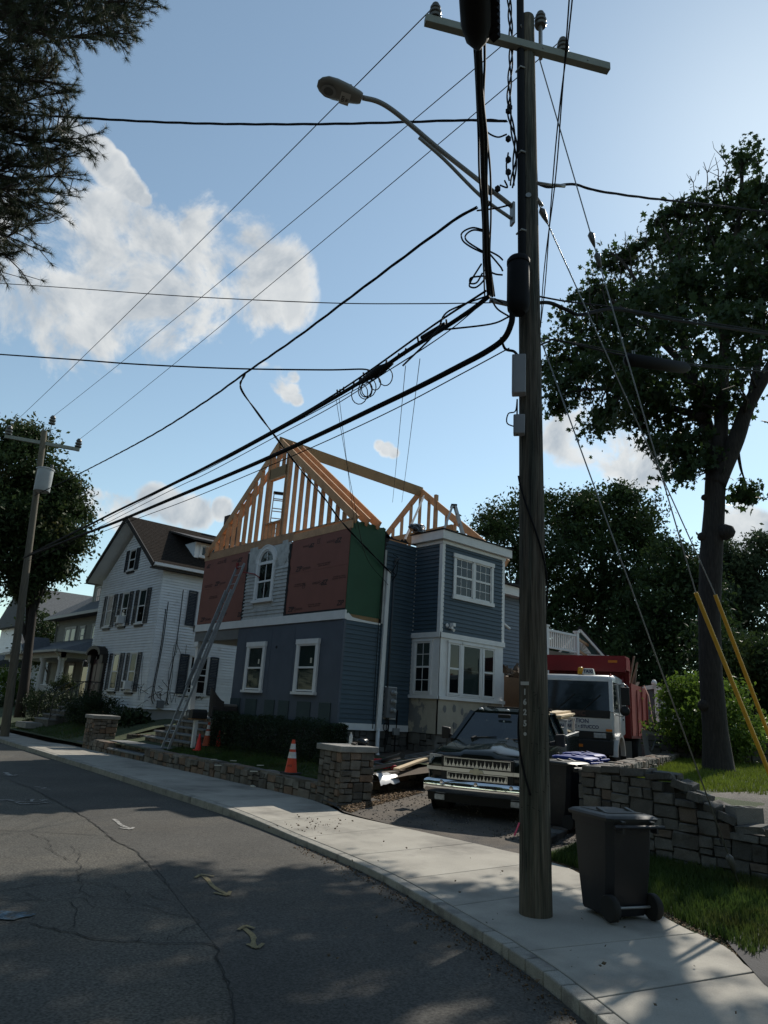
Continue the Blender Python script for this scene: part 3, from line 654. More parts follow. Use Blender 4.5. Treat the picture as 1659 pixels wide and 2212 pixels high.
def pillar(label, cx, cy, rot, seed, wx=.74, wy=.82, h=.99, cap=.075):
    t = thing('stone_pillar', label, 'pillar', (cx,cy,-.03), rad(rot), 'stone gate pillars', world=False)
    MB().box(-wx/2+.06,wx/2-.06,-wy/2+.06,wy/2-.06,0,h).obj('core', MORTAR, t)
    box_faces(t, -wx/2, wx/2, -wy/2, wy/2, 0, h, STONE, seed, mn=.1, mx=.34, mxh=.22)
    MB().box(-wx/2-.07,wx/2+.07,-wy/2-.07,wy/2+.07,h,h+cap+.04).obj('cap', CAPM, t, bevel=.018)
    return t
pillar('square stone pillar with flat cap, water bottle on top, beside the driveway', 9.22, 11.22, -8, 5)
pl = pillar('square stone pillar with flat cap at the far end of the low wall, by the white house', 9.33, 24.5, -3, 25)
MB().tube([(0,.1,1.09),(.01,.1,1.17),(.03,.1,1.2),(.0,.1,1.24)], .006, 5).obj('hook', mat('rust', (.1,.06,.04), .8), pl)
# low front wall
t = thing('low_stone_wall', 'low stone retaining wall running along the pavement below the lawn', 'wall', (8.95,15.9,-.02))
MB().box(8.99,9.24,11.66,19.9,-.1,.28).obj('core', MORTAR, t)
stone_face(t, (8.94,19.9,-.03), -UY, -UX, 8.25, .34, STONE, 41, mn=.11, mx=.42, mxh=.24, depth=.13)
k = 0; y = 11.66; rnd = random.Random(8); ms = stone_meshes(STONE)
while y < 19.85:
    L = min(rnd.uniform(.25,.6), 19.9-y); inst('stone', rnd.choice(ms), basis((9.08,y+L/2,.315+rnd.uniform(-.01,.015)), UY, UZ, UX, L-.015, .07, .3), t); y += L
stone_face(t, (9.24,19.9,-.03), -UX, UY, .3, .34, STONE, 43, mn=.1, mx=.3, mxh=.2)
# wing wall at the far pillar
t = thing('stone_wing_wall', 'short stub of stone wall between the front steps and the far pillar', 'wall', (9.0,23.3,-.02))
MB().box(8.97,9.3,22.62,24.1,-.1,.22).obj('core', MORTAR, t); stone_face(t, (8.92,24.1,-.03), -UY, -UX, 1.5, .32, STONE, 51, mn=.11, mx=.4, mxh=.22); stone_face(t, (8.92,22.6,-.03), UX, -UY, .4, .32, STONE, 52, mn=.11, mx=.3, mxh=.2)
for i in range(4): inst('stone', ms[i], basis((9.1,22.8+.37*i,.29), UY, UZ, UX, .35, .06, .38), t)
t = thing('rubble_edging', 'low rubble edging in a sunlit strip behind the far pillar', 'wall', (11.0,23.7,.3))
stone_face(t, (9.9,23.55,.32), UX, -UY, 2.2, .22, STONE, 57, mn=.1, mx=.4, mxh=.14); MB().box(9.95,12.1,23.58,23.75,.2,.5).obj('core', MORTAR, t)
# front steps: two at the pavement, a landing, then five up to the porch
t = thing('front_steps', 'stone front steps with bluestone treads rising to the porch', 'steps', (9.0,21.2,-.02))
def step(x0, x1, y0, y1, z0, z1, seed):
    MB().box(x0+.06,x1,y0+.04,y1-.04,z0,z1-.05).obj('riser_core', MORTAR, t)
    stone_face(t, (x0+.03,y1,z0), -UY, -UX, y1-y0, z1-z0-.05, STONE, seed, mn=.09, mx=.3, mxh=.2, depth=.1)
    stone_face(t, (x0,y0+.03,z0), UX, -UY, x1-x0, z1-z0-.05, STONE, seed+60, mn=.09, mx=.3, mxh=.2, depth=.1)
    n = max(1, round((y1-y0)/1.3)); w_ = (y1-y0+.06)/n
    for i in range(n): MB().box(x0-.05,x1,y0-.03+w_*i+.003,y0-.03+w_*(i+1)-.003,z1-.05,z1).obj('tread', BLUESTONE, t, bevel=.008)
step(8.94,9.6,19.95,22.55,-.04,.17,61); step(9.28,10.5,20.0,23.3,-.04,.35,62)
for i, (x, z, y0, y1) in enumerate([(10.12,.55,19.55,22.7),(10.42,.73,19.75,22.65),(10.72,.91,19.9,22.6),(11.02,1.09,20.0,22.5),(11.30,1.24,20.05,22.7)]): step(x, x+.42 if i < 4 else 11.5, y0, y1, .2, z, 70+i)
# driveway kerb wall of rough stones beside the side bed
t = thing('driveway_edge_wall', 'low rough boulder wall along the driveway below the lumber', 'wall', (11.3,11.6,.0))
P0 = Vector((9.62,11.35,-.02)); P1 = Vector((14.4,12.55,.2)); U = (P1-P0); Lw = U.length; U.normalize(); Nw = Vector((U.y,-U.x,0)).normalized()
stone_face(t, P0, U, Nw, Lw, .42, STONE, 81, mn=.14, mx=.42, mxh=.3, depth=.2, proud=.06)
rnd = random.Random(3); u = 0
while u < Lw-.2:
    l = rnd.uniform(.3,.6); inst('stone', rnd.choice(ms), basis(P0+U*(u+l/2)+UZ*(.42+.0*u)-Nw*.16, U, UZ, Nw, l-.02, .09, .34), t); u += l
MB().prism([(0,0),(Lw,0),(Lw,.4),(0,.4)], P0-Nw*.3, U, UZ, Nw, 0, .2).obj('core', MORTAR, t)
# right-hand stone wall: front leg with a swept-down end, and the leg along the driveway
t = thing('tall_stone_wall', 'grey stone wall with swept-down end behind the wheeled bin', 'wall', (9.55,4.6,0))
Yend = .3
def rtop(u):
    """height of the front leg along u = 6.1 - y: level, then stepping down"""
    for lim, h in ((1.35,1.16),(1.56,1.06),(1.76,.96),(1.96,.85),(2.16,.75)):
        if u < lim: return h
    return .66
stone_face(t, (9.55,6.1,-.04), -UY, -UX, 4.4, 1.25, STONE_G, 92, mn=.11, mx=.40, mxh=.22, depth=.14, top=lambda u: rtop(u)-.08+.04, gap=.014)
cp = [(0,0)]; pr = [(u, rtop(u)-.12) for u in [0,1.34,1.36,1.55,1.57,1.75,1.77,1.95,1.97,2.15,2.17,4.4]]
MB().prism([(0,-.1)]+[(4.4,-.1)]+pr[::-1], (9.6,6.08,0), -UY, UZ, UX, 0, .36).obj('core', MORTAR, t)
msg = stone_meshes(STONE_G); rnd = random.Random(12); u = .0
edges = [0,.3,.62,.98,1.35,1.56,1.76,1.96,2.16,2.5,2.78,3.15,3.45,3.8,4.1,4.4]
for a, b_ in zip(edges, edges[1:]):
    l = b_-a; z_ = rtop((a+b_)/2)
    for q in (0, 1):
        inst('capstone', rnd.choice(msg), basis(Vector((9.64+.23*q,6.1-a-l/2,z_-.035+rnd.uniform(-.015,.015))), -UY, UZ, UX, l-.012+rnd.uniform(-.02,.03)*(1.35 < a < 2.2), .095+rnd.uniform(-.015,.02), .225) @ Matrix.Rotation(rnd.uniform(-.08,.08)+(.22 if 1.3 < a < 2.1 else 0),4,'Y') @ Matrix.Rotation(rnd.uniform(-.12,.12),4,'Z'), t)
# driveway leg
Lr = 10.5; Ud = Wd
stone_face(t, (9.52,6.12,-.04), Ud, Vector((-Ud.y,Ud.x,0)), 3.0, 1.15, STONE_G, 95, mn=.12, mx=.45, mxh=.26)
N_in = Vector((Ud.y,-Ud.x,0)); Pi = Vector((9.52,6.1,0))+N_in*.42
stone_face(t, Pi+Ud*(.7)+UZ*.75, Ud, N_in, Lr-.7, .42, STONE, 97, mn=.08, mx=.26, mxh=.2)
MB().prism([(.05,.05),(Lr,.05),(Lr,.38),(.05,.38)], (9.52,6.1,-.05), Ud, N_in, UZ, 0, 1.12).obj('core', MORTAR, t)
u = 0; rnd = random.Random(5)
while u < Lr-.1:
    l = min(rnd.uniform(.2,.45), Lr-u)
    for q in (0,1): inst('capstone', rnd.choice(stone_meshes(STONE) if u > 1.5 else msg), basis(Vector((9.52,6.1,1.10+rnd.uniform(-.01,.015)))+Ud*(u+l/2)+N_in*(.11+.21*q), Ud, UZ, N_in, l-.015, .09, .2), t)
    u += l
# back wall beyond the maple
t = thing('back_garden_wall', 'dark stone garden wall behind the maple trunk', 'wall', (20,8.2,.8))
Pb = Vector((18.2,9.6,.85)); Ub = Vector((.45,-.89,0)).normalized(); Nb = Vector((-.89,-.45,0)).normalized()
stone_face(t, Pb, Ub, Nb, 9.0, .75, STONE_G, 99, mn=.14, mx=.5, mxh=.26); MB().prism([(0,0),(9,0),(9,.74),(0,.74)], Pb-Nb*.35, Ub, UZ, Nb, 0, .28).obj('core', MORTAR, t)
# granite blocks edging the driveway at the bin
t = thing('driveway_edging', 'pale granite edging blocks on the ground beside the pole', 'edging', (10.1,6.6,0))
for i in range(3): inst('stone', msg[i], basis(Vector((9.25,6.35,.04))+Ud*(.3+.5*i)+Vector((-Ud.y,Ud.x,0))*.25, Ud, UZ, N_in, .46, .18, .24), t)
t = thing('cinder_block', 'grey concrete block lying on the low end of the stone wall', 'block', (9.80,3.92,.665), rad(62), world=False)
b = MB().box(-.2,.2,-.1,.1,0,.2); b = MB()
for a in ((-.1,.1,-.2,-.165),(-.1,.1,.165,.2),(-.1,-.065,-.165,.165),(.065,.1,-.165,.165),(-.065,.065,-.02,.02)): b.box(a[0],a[1],a[2],a[3],0,.2)
b.obj('body', mat('block_concrete', (.16,.155,.145), .95, var=.15, fine=.2, fs=90, bump=.4, bs=90), t)
# ================================================================== blue house under construction
STUCCO = mat('slate_stucco', (.085,.10,.125), .85, var=.10, vs=2.5, fine=.08, fs=90, bump=.12, bs=70, c2=(.085,.10,.125), c2scale=1.1)
BLUESIDE = mat('blue_clapboard', (.044,.072,.095), .6, var=.08, vs=3, objvar=.06, bump=.06, bs=90)
GREYSIDE = mat('bluegrey_clapboard', (.12,.15,.185), .65, var=.08, vs=3, objvar=.05)
WHITE = mat('white_trim', (.66,.66,.65), .55, var=.06, vs=5)
OLDWHITE = mat('weathered_white', (.42,.425,.41), .8, var=.22, vs=5, fine=.12, fs=60, objvar=.10, c2=(.28,.27,.24), c2scale=5, c2lo=.58, c2hi=.75)
ZIPR = mat('red_sheathing', (.20,.072,.052), .7, var=.07, vs=2.5, fine=.08, fs=80)
ZIPG = mat('green_sheathing', (.017,.068,.032), .65, var=.10, vs=2.5, fine=.08, fs=80, c2=(.015,.06,.025), c2scale=2.2, c2lo=.64, c2hi=.75)
ZIPT = mat('sheathing_print', (.035,.022,.022), .8, var=.2)
TARP = mat('tar_paper', (.018,.018,.018), .9, var=.3)
LUMBER = mat('framing_lumber', (.42,.245,.135), .75, var=.20, vs=5, objvar=.16, fine=.15, fs=40, stretch=(1,1,1))
LUMBER_W = mat('rafter_lumber', (.44,.24,.12), .75, var=.18, vs=4, objvar=.14, fine=.12, fs=45)
LVL = mat('beam_lumber', (.24,.15,.07), .75, var=.15, vs=3, fine=.15, fs=30, objvar=.05)
PATCH = mat('patched_stucco', (.36,.33,.265), .9, var=.1, vs=4, fine=.1, fs=70, c2=(.17,.17,.165), c2scale=1.3, c2lo=.55, c2hi=.58)
PATCHG = mat('grey_basecoat', (.165,.165,.16), .9, var=.1, vs=4)
BLINDW = mat('white_blind', (.42,.44,.40), .8, var=.05); BLINDG = mat('grey_green_blind', (.17,.215,.195), .8, var=.1, vs=2); PAPER = mat('paper_notice', (.55,.52,.42), .8, var=.05)
BLINDT = mat('tan_blind', (.28,.285,.265), .8, var=.12, vs=2)
METERG = mat('meter_grey', (.13,.14,.15), .5, var=.1); GALV = mat('galvanised', (.30,.31,.32), .4, metal=.6, var=.1); CHROME = mat('chrome', (.75,.75,.75), .08, metal=1, var=0)
BLACKC = mat('black_cable', (.009,.009,.010), .75, var=.1, spec=.15); ALU = mat('ladder_aluminium', (.33,.34,.35), .42, metal=.55, var=.1, vs=8)
XF, YS = 11.5, 14.5
H = thing('blue_house', 'slate blue house with open timber gable frame and red sheathing', 'house', (11.5,14.5,.3))
fx = lambda b, y0, y1, z0, z1, d0, d1: b.box(XF-d1, XF-d0, y0, y1, z0, z1)     # slab on the front wall, proud d1
# --- solid wall cores (set 3 cm behind the cladding)
b = MB(); b.box(11.62,17.6,14.62,19.82,1.2,6.5); b.obj('wall_core', MORTAR, H)
b = MB(); b.box(11.62,17.6,19.84,22.85,4.0,6.5); b.obj('upper_core', MORTAR, H)
# foundation
b = MB(); b.box(11.6,16.8,14.6,19.9,.2,1.24); b.obj('foundation_core', MORTAR, H)
stone_face(H, (11.55,14.55,.25), UX, -UY, 2.5, 1.0, STONE_D, 5, mn=.14, mx=.5, mxh=.3); stone_face(H, (14.05,13.47,.25), UX, -UY, 2.75, 1.02, STONE_D, 6, mn=.14, mx=.5, mxh=.3); stone_face(H, (14.08,14.5,.25), -UY, -UX, 1.05, 1.0, STONE_D, 7, mn=.14, mx=.5, mxh=.3)
stone_face(H, (11.55,19.9,.25), -UY, -UX, 5.4, 1.0, STONE_D, 8, mn=.16, mx=.6, mxh=.34)
# --- ground floor front: stucco with battens and recessed-looking lower panels
b = MB(); b.box(11.5,11.62,14.5,19.92,1.24,4.06); b.obj('front_wall', STUCCO, H)
for y in (14.5+.02, 16.75, 17.95, 19.45): 
    q = MB(); fx(q, y-.03, y+.03, 1.95, 3.98, 0, .006); q.obj('seam_batten', STUCCO, H)
TEALP = mat('teal_panel', (.040,.060,.062), .8, var=.08)
for y0, y1 in ((19.32,19.9),(18.37,18.99),(17.42,17.93),(16.69,17.20),(15.67,16.29),(14.78,15.28)):
    q = MB(); fx(q, y0, y1, 1.26, 1.89, 0, .03); q.obj('lower_panel', TEALP, H, bevel=.006)
q = MB(); q.tube([(11.49,17.62,3.4),(11.53,17.62,3.4)], .045, 10); q.obj('vent_hole', TARP, H)
FW = dict(trim=.1, proud=.06, head=.14)
for yl, cu, lc in ((19.10,BLINDT,BLINDT),(16.42,BLINDG,BLINDG)):
    wo = window(H, (XF,yl,2.16), -UY, -UX, .84, 1.28, WHITE, curtain=cu, lower_curtain=lc, **FW)
    MB().box(XF-.028,XF-.026,yl-.66,yl-.58,2.92,3.06).obj('sticker', PAPER, wo)
    if yl > 18: MB().box(XF-.0105,XF-.0095,yl-.62,yl-.3,2.25,2.66).obj('notice', PAPER, wo)
# --- porch recess
SOFF = mat('porch_soffit', (.20,.19,.17), .85, var=.1)
q = MB(); q.box(11.5,11.62,19.93,22.9,3.72,4.06); q.obj('porch_header', PATCHG, H)
q = MB(); q.box(11.63,14.4,19.9,22.85,3.74,3.99); q.obj('porch_ceiling', SOFF, H)
q = MB(); q.box(11.52,14.4,19.9,22.8,1.05,1.24); q.obj('porch_floor', BLUESTONE, H)
q = MB(); q.box(11.63,13.2,19.925,19.95,1.24,3.72); q.obj('porch_side_wall', STUCCO, H)
q = MB(); q.box(11.56,11.72,22.68,22.84,1.24,3.72).box(11.5,11.78,22.62,22.9,1.24,1.34).box(11.5,11.78,22.62,22.9,3.55,3.72); q.obj('porch_column', WHITE, H)
q = MB(); q.box(13.6,13.75,20.0,21.3,1.24,3.72); q.obj('porch_back_wall', STUCCO, H)
# --- white belt course
for y0, y1 in ((14.42,20.04),(20.05,23.0)):
    q = MB(); fx(q, y0, y1, 4.065, 4.30, .0, .05); q.box(11.5,11.6,y0+.1,y1-.02,4.07,4.29); q.obj('belt_board', WHITE, H)
q = MB(); q.box(11.45,11.62,22.9,23.0,4.05,4.3); q.obj('belt_return', WHITE, H)
# --- upper front: red sheathing panels, old shingle-and-clapboard bay with arched window
def panel(y0, y1, z0, z1, m=ZIPR, nm='sheathing_panel', d=.014): q = MB(); fx(q, y0, y1, z0, z1, -.02, d); return q.obj(nm, m, H)
panel(14.5, 17.34, 4.36, 5.55); panel(14.5, 17.34, 5.555, 6.57); panel(19.78, 22.84, 4.32, 5.55); panel(19.78, 22.84, 5.555, 6.62)
q = MB(); fx(q, 14.5, 17.4, 4.30, 4.36, -.02, .02); q.obj('torn_membrane', TARP, H)
for y0, y1 in ((17.30,17.42),(19.74,19.84)):
    q = MB(); rnd = random.Random(int(y0*10)); pts = [(0,4.3)]+[(rnd.uniform(-.03,.03),4.3+i*.13) for i in range(1,18)]; 
    q.prism([(y0+a, z) for a, z in pts]+[(y1+rnd.uniform(-.03,.03), 4.3+i*.13) for i in range(17,-1,-1)], (XF-.026,0,0), UY, UZ, UX, 0, .02); q.obj('tar_paper_strip', TARP, H)
b = MB(); fx(b, 17.38, 19.76, 4.30, 6.60, -.02, .004); b.obj('old_sheathing', OLDWHITE, H)
AW = (18.09,19.17)   # window casing extents
boards(H, (XF-.004,19.78,0), -UY, -UX, 2.38, 4.30, 5.9, .112, OLDWHITE, skip=[(.62,1.68,4.7,6.7)])
sm = MB().prism([(-.5,0.35),(-.42,.12),(-.22,.0),(0,-.03),(.22,0),(.42,.12),(.5,.35),(.5,1),(-.5,1)], (0,0,0), UX, UZ, UY, 0, 1).mesh('shingle'); sm.materials.append(OLDWHITE)
rnd = random.Random(2); r_ = 0; z = 5.86
while z < 6.62:
    y = 19.74-(.08 if r_ % 2 else 0)
    while y > 17.42:
        inside = abs(y-18.62) < (.56 if z < 6.25 else math.sqrt(max(0, .56**2-(z-6.22)**2)))
        if not inside and rnd.random() > .03 and z < 6.56-.1*rnd.random()*(z > 6.45): inst('scallop_shingle', sm, basis((XF-.008-.004*rnd.random(),y,z), -UY, UZ, -UX, .15, .19, .014), H)
        y -= .158
    z += .125; r_ += 1
# arched window
wf = MB(); cy, w2, zb, zs = 18.63, .42, 4.88, 6.08
def arch(r, n=14): return [(r*math.cos(math.pi*i/n), zs+r*math.sin(math.pi*i/n)) for i in range(n+1)]
def ring(b, r0, r1, d0, d1):
    A, B = arch(r0), arch(r1)
    for i in range(len(A)-1): b.prism([A[i],B[i],B[i+1],A[i+1]], (XF,cy,0), UY, UZ, -UX, d0, d1)
ring(wf, w2, w2+.115, 0, .07); fx(wf, cy-w2-.115, cy-w2, zb, zs, 0, .07); fx(wf, cy+w2, cy+w2+.115, zb, zs, 0, .07); fx(wf, cy-w2-.17, cy+w2+.17, zb-.08, zb, 0, .11); ring(wf, w2-.05, w2, 0, .045); ring(wf, w2+.115, w2+.15, 0, .085)
fx(wf, cy-w2, cy-w2+.05, zb, zs, 0, .045); fx(wf, cy+w2-.05, cy+w2, zb, zs, 0, .045); fx(wf, cy-w2, cy+w2, zb, zb+.06, 0, .045); fx(wf, cy-w2, cy+w2, zs-.06, zs+.03, 0, .05); fx(wf, cy-w2, cy+w2, zb+.56, zb+.62, 0, .048)
fx(wf, cy-.012, cy+.012, zb+.06, zs+w2-.04, .004, .03)
wo = wf.obj('arched_window', WHITE, H)
for z0, z1 in ((zb+.06,zb+.56),(zb+.62,zs-.06)):
    q = MB(); fx(q, cy-w2+.05, cy+w2-.05, z0, z1, .012, .016); q.obj('pane', GLASS, wo)
q = MB(); q.prism(arch(w2-.05), (XF,cy,0), UY, UZ, -UX, .012, .016); q.obj('fanlight_pane', DARKGLASS, wo)
q = MB(); fx(q, cy-w2+.05, cy+w2-.05, zb+.62, zs-.06, .005, .008); q.obj('unlit_room_sheet', TARP, wo)  # black sheets behind the panes stand in for the unlit room
q = MB(); fx(q, cy-w2+.05, cy+w2-.05, zb+.06, zb+.56, .004, .005); q.obj('unlit_room_sheet', TARP, wo)
q = MB()
for s_ in (-1,1): q.prism([(s_*.33,zb+.08),(s_*.06,zb+.08),(s_*.20,zb+.34),(s_*.05,zb+.55),(s_*.33,zb+.55)], (XF,cy,0), UY, UZ, -UX, .006, .009)
q.obj('curtain', BLINDW, wo)
# sheathing print
def zipmark(y, z, s=.17, flip=False, tail=True, frm=None):
    U = (-UY if not flip else UY); V = (UZ if not flip else -UZ); P = Vector((XF-.016,y,z))
    text(H, 'ZIP', s*1.15, P, U, V, ZIPT, .25, .006, 'printed_logo', 'LEFT', .001)
    if tail: text(H, 'System', s*.8, P+U*(s*1.75), U, V, ZIPT, .25, 0, 'printed_logo', 'LEFT', .001)
def small(y, z, flip=False, k=0):
    U = (-UY if not flip else UY); V = (UZ if not flip else -UZ)
    for i in range(2): text(H, ['ROOF & WALL SHEATHING', 'INSTALL THIS SIDE OUT'][i], .05, Vector((XF-.016,y,z-.055*i*(1 if not flip else -1))), U, V, ZIPT, 0, 0, 'printed_note', 'CENTER', .001)
zipmark(16.98,5.66,.18); zipmark(17.20,4.47,.18); zipmark(14.86,6.30,.17,True); zipmark(15.35,5.15,.18,True); zipmark(16.15,6.32,.14,True,True); zipmark(14.86,4.5,.17,False,False)
small(15.6,5.7); small(15.9,4.55); small(16.7,5.15,True); small(14.85,5.2,True)
zipmark(21.9,5.68,.18); zipmark(22.62,4.47,.18); zipmark(20.2,6.38,.17,True); zipmark(20.55,5.22,.18,True); zipmark(22.4,6.4,.16,True,False); zipmark(20.1,4.5,.17,False,False)
small(22.35,5.68); small(21.1,4.6); small(21.6,6.42,True); small(21.9,5.2,True)
def squaremark(y, z): q = MB(); [fx(q, y+a, y+b_, z+c_, z+d_, .0145, .016) for a, b_, c_, d_ in ((-.06,.06,-.06,-.045),(-.06,.06,.045,.06),(-.06,-.045,-.045,.045),(.045,.06,-.045,.045),(-.03,.03,-.005,.005),(-.09,.09,.08,.092))]; q.obj('printed_box', ZIPT, H)
for y, z in ((15.95,6.38),(16.5,5.12),(21.35,6.45)): squaremark(y, z)
# old siding's torn ends and wooden board on top of the wall
for y0, y1, z0, z1 in ((14.45,17.28,6.575,6.80),(17.28,22.9,6.61,6.84)):
    q = MB(); fx(q, y0, y1, z0, z1, -.03, .02); q.obj('rim_board', LUMBER, H)
# --- timber gable: plates, studs, rafters
def lum(name, a, b_, w_, h_, m=LUMBER, up=(0,0,1)): q = MB().bar(a, b_, w_, h_, up); return q.obj(name, m, H)
RA = Vector((0,18.70,10.37)); YR, YL, ZE = 14.35, 23.02, 6.82
slopeR = (RA.z-ZE)/(RA.y-YR); slopeL = (RA.z-ZE)/(YL-RA.y)
def rz(y): return RA.z-abs(y-RA.y)*(slopeR if y < RA.y else slopeL)
def gable(X, ys, wd=.04, base=6.84, dpt=.14, right=True, left=True, rh=.24, mats=LUMBER):
    for y in ys:
        lum('stud', (X,y,base), (X,y,rz(y)-rh*.72), wd, dpt, LUMBER, (1,0,0))
def rafter(X, side, rh=.24, m=LUMBER_W, w_=.045, tail=.0, topz=0):
    y1 = YR if side > 0 else YL; a = Vector((X,RA.y-side*.02,RA.z-rh/2/math.cos(math.atan(slopeR)))); b_ = Vector((X,y1,ZE-rh/2/math.cos(math.atan(slopeR))+.14))
    return lum('rafter', a, b_, w_, rh, m)
lum('bottom_plate', (11.57,14.5,6.86), (11.57,22.95,6.88), .14, .045)
gable(11.57, [14.93,15.27,15.66,16.05,16.46,16.85,17.22,17.60,17.97,18.12,19.05,19.2,19.64,20.03,20.43,20.82,21.18,21.55,21.95,22.3])
for X in (11.56, 11.98, 12.40): rafter(X, 1)
for X in (11.56, 11.86): rafter(X, -1)
lum('ridge_board', (11.5,18.70,10.20), (18.3,18.70,10.20), .05, .40, LVL)
lum('window_header', (11.55,18.08,9.13), (11.55,19.1,9.13), .1, .34, LVL); lum('window_sill', (11.57,18.15,7.40), (11.57,19.03,7.40), .14, .045); lum('window_head_plate', (11.57,18.15,8.93), (11.57,19.03,8.93), .14, .045)
for y in (18.35,18.6,18.83): lum('cripple_stud', (11.57,y,6.9), (11.57,y,7.37), .04, .12, up=(1,0,0))
for y in (18.4,18.75): lum('cripple_stud', (11.57,y,9.3), (11.57,y,10.0), .04, .12, up=(1,0,0))
lum('collar_brace', (11.66,14.9,7.22), (11.66,17.6,9.25), .03, .14); lum('collar_brace', (11.66,22.3,7.25), (11.66,20.1,8.95), .03, .14)
lum('scrap_block', (11.42,22.75,7.1), (11.42,22.6,6.75), .04, .14, LUMBER); lum('loose_board', (11.9,22.3,6.93), (11.9,20.9,6.95), .1, .03)
lum('corner_post', (11.6,18.04,6.9), (11.6,18.04,9.3), .09, .14, up=(1,0,0))
# rear gable
XR = 18.2
lum('rear_plate', (XR,14.4,6.9), (XR,22.9,6.9), .14, .09)
gable(XR, [15.0,15.45,15.9,16.35,16.8,17.25,18.2,18.7,19.2,19.7,20.2,20.9,21.5,22.2], rh=.26)
rafter(XR, 1, .26); rafter(XR, -1, .26)
lum('rear_header', (XR-.03,16.9,8.35), (XR-.03,20.9,8.35), .1, .42, LVL)
for y in (17.8,17.86): lum('rear_post', (XR,y,6.9), (XR,y,9.9), .05, .14, up=(1,0,0))
lum('prop_pole', (14.2,15.2,6.9), (18.0,18.3,9.9), .05, .07, mat('grey_pole', (.2,.2,.2), .6))
# attic floor deck
q = MB(); q.box(11.65,18.1,14.7,22.7,6.50,6.56); q.obj('floor_deck', LUMBER, H)
# --- side wall
def side(b, x0, x1, z0, z1, d0, d1, Y=YS): return b.box(x0, x1, Y-d1, Y-d0, z0, z1)
q = MB(); side(q, 11.5, 12.76, 4.22, 6.80, -.02, .016); q.obj('green_sheathing_panel', ZIPG, H)
rnd = random.Random(6); q = MB(); pts = [(11.5,6.79)]; x = 11.5
while x < 12.7: pts += [(x,6.80+.06*rnd.random()), (x+.12,6.80+.06*rnd.random())]; x += .13
q.prism(pts+[(12.76,6.8),(12.76,6.7),(11.5,6.7)], (0,YS-.012,0), UX, UZ, UY, 0, .02); q.obj('sheathing_top_edge', ZIPG, H)
q = MB(); side(q, 11.55, 12.7, 4.10, 4.22, -.02, .01); q.obj('exposed_sill', LVL, H)
q = MB(); q.prism([(11.48,4.16),(11.6,4.24),(11.75,4.14),(12.1,4.11),(12.5,4.10),(12.76,4.10),(12.76,4.05),(11.48,4.05)], (0,YS-.03,0), UX, UZ, UY, 0, .05); q.obj('torn_trim', WHITE, H)
boards(H, (11.53,YS-.002,0), UX, -UY, 1.24, 1.42, 4.06, .118, BLUESIDE); boards(H, (12.80,YS-.002,0), UX, -UY, 1.22, 1.42, 6.52, .118, BLUESIDE)
q = MB(); side(q, 11.5, 12.78, 1.25, 1.42, .0, .035); side(q, 12.98, 14.02, 1.25, 1.42, .0, .035); q.obj('base_trim', WHITE, H)
q = MB(); q.box(11.46,11.53,14.44,14.56,1.24,4.06); q.obj('corner_board', STUCCO, H)
q = MB(); q.prism([(12.76,4.1),(12.80,4.1),(12.82,6.3),(12.95,6.62),(12.76,6.75)], (0,YS-.03,0), UX, UZ, UY, 0, .03); q.obj('torn_tar_paper', TARP, H)
rnd = random.Random(16); q = MB(); pts = [(12.75,6.56),(14.05,6.56)]; x = 14.05
while x > 12.78: pts.append((x,6.58+.14*rnd.random()*rnd.random())); x -= .07
q.prism(pts, (0,YS-.03,0), UX, UZ, UY, 0, .025); q.obj('torn_roof_edge', TARP, H)
# downspout and corner trim
q = MB(); q.prism([(12.80,1.25),(12.96,1.25),(12.99,5.62),(12.87,5.62)], (0,YS-.10,0), UX, UZ, UY, 0, .075); q.obj('downspout', WHITE, H, bevel=.012)
q = MB(); q.tube([(12.88,YS-.06,1.3),(12.88,YS-.06,.75),(12.90,YS-.1,.62),(12.98,YS-.28,.54)], .055, 8); q.obj('downspout_foot', WHITE, H, smooth=True)
q = MB(); q.box(12.78,12.84,YS-.05,YS,4.1,6.2); q.obj('rotten_trim', OLDWHITE, H)
# electric meters
q = MB(); side(q, 13.06, 13.50, 1.56, 2.42, .02, .05); q.obj('meter_board', WHITE, H)
mb_ = MB(); side(mb_, 13.04, 13.36, 1.60, 2.40, .05, .20); mo = mb_.obj('meter_box', METERG, H, bevel=.01)
MR = Matrix.Rotation(rad(90), 3, 'X')
for z in (1.80,2.03,2.26):
    MB().lathe([(.075,0),(.078,.03),(.066,.04)], 16, (13.22,YS-.20,z), MR).obj('meter_ring', GALV, mo, smooth=40)
    MB().lathe([(.06,0),(.06,.07),(.045,.1),(.0,.105)], 14, (13.22,YS-.235,z), MR).obj('meter_dial', mat('meter_glass', (.25,.27,.28), .1, var=.3, vs=30), mo, smooth=40)
q = MB(); q.tube([(13.14,YS-.06,2.4),(13.16,YS-.06,5.9)], .022, 8); q.tube([(13.16,YS-.06,5.9),(13.16,YS-.08,5.98),(13.22,YS-.18,6.02)], .035, 8); q.obj('service_mast', mat('mast_grey', (.06,.07,.08), .6), H, smooth=True)
q = MB()
for a, e in ((13.1,.03),(13.14,.05),(13.19,.02)): q.tube([(a,YS-.1,1.6),(a+e,YS-.12,1.4),(a+.02,YS-.1,1.15),(a,YS-.08,.9)], .012, 6)
q.tube([(13.1+.09*math.cos(t),YS-.12,1.36+.1*math.sin(t)) for t in [i*.45 for i in range(30)]], .012, 6); q.tube([(13.42,YS-.1,1.85),(13.5,YS-.12,1.8),(13.53,YS-.08,1.5),(13.53,YS-.08,1.3)], .02, 8); q.tube([(13.5,YS-.08,1.2),(13.5,YS-.08,.6)], .018, 8)
q.obj('meter_wiring', BLACKC, H, smooth=True); q = MB(); q.box(13.42,13.62,YS-.12,YS-.04,1.16,1.34); q.obj('junction_box', GALV, H)
q = MB()
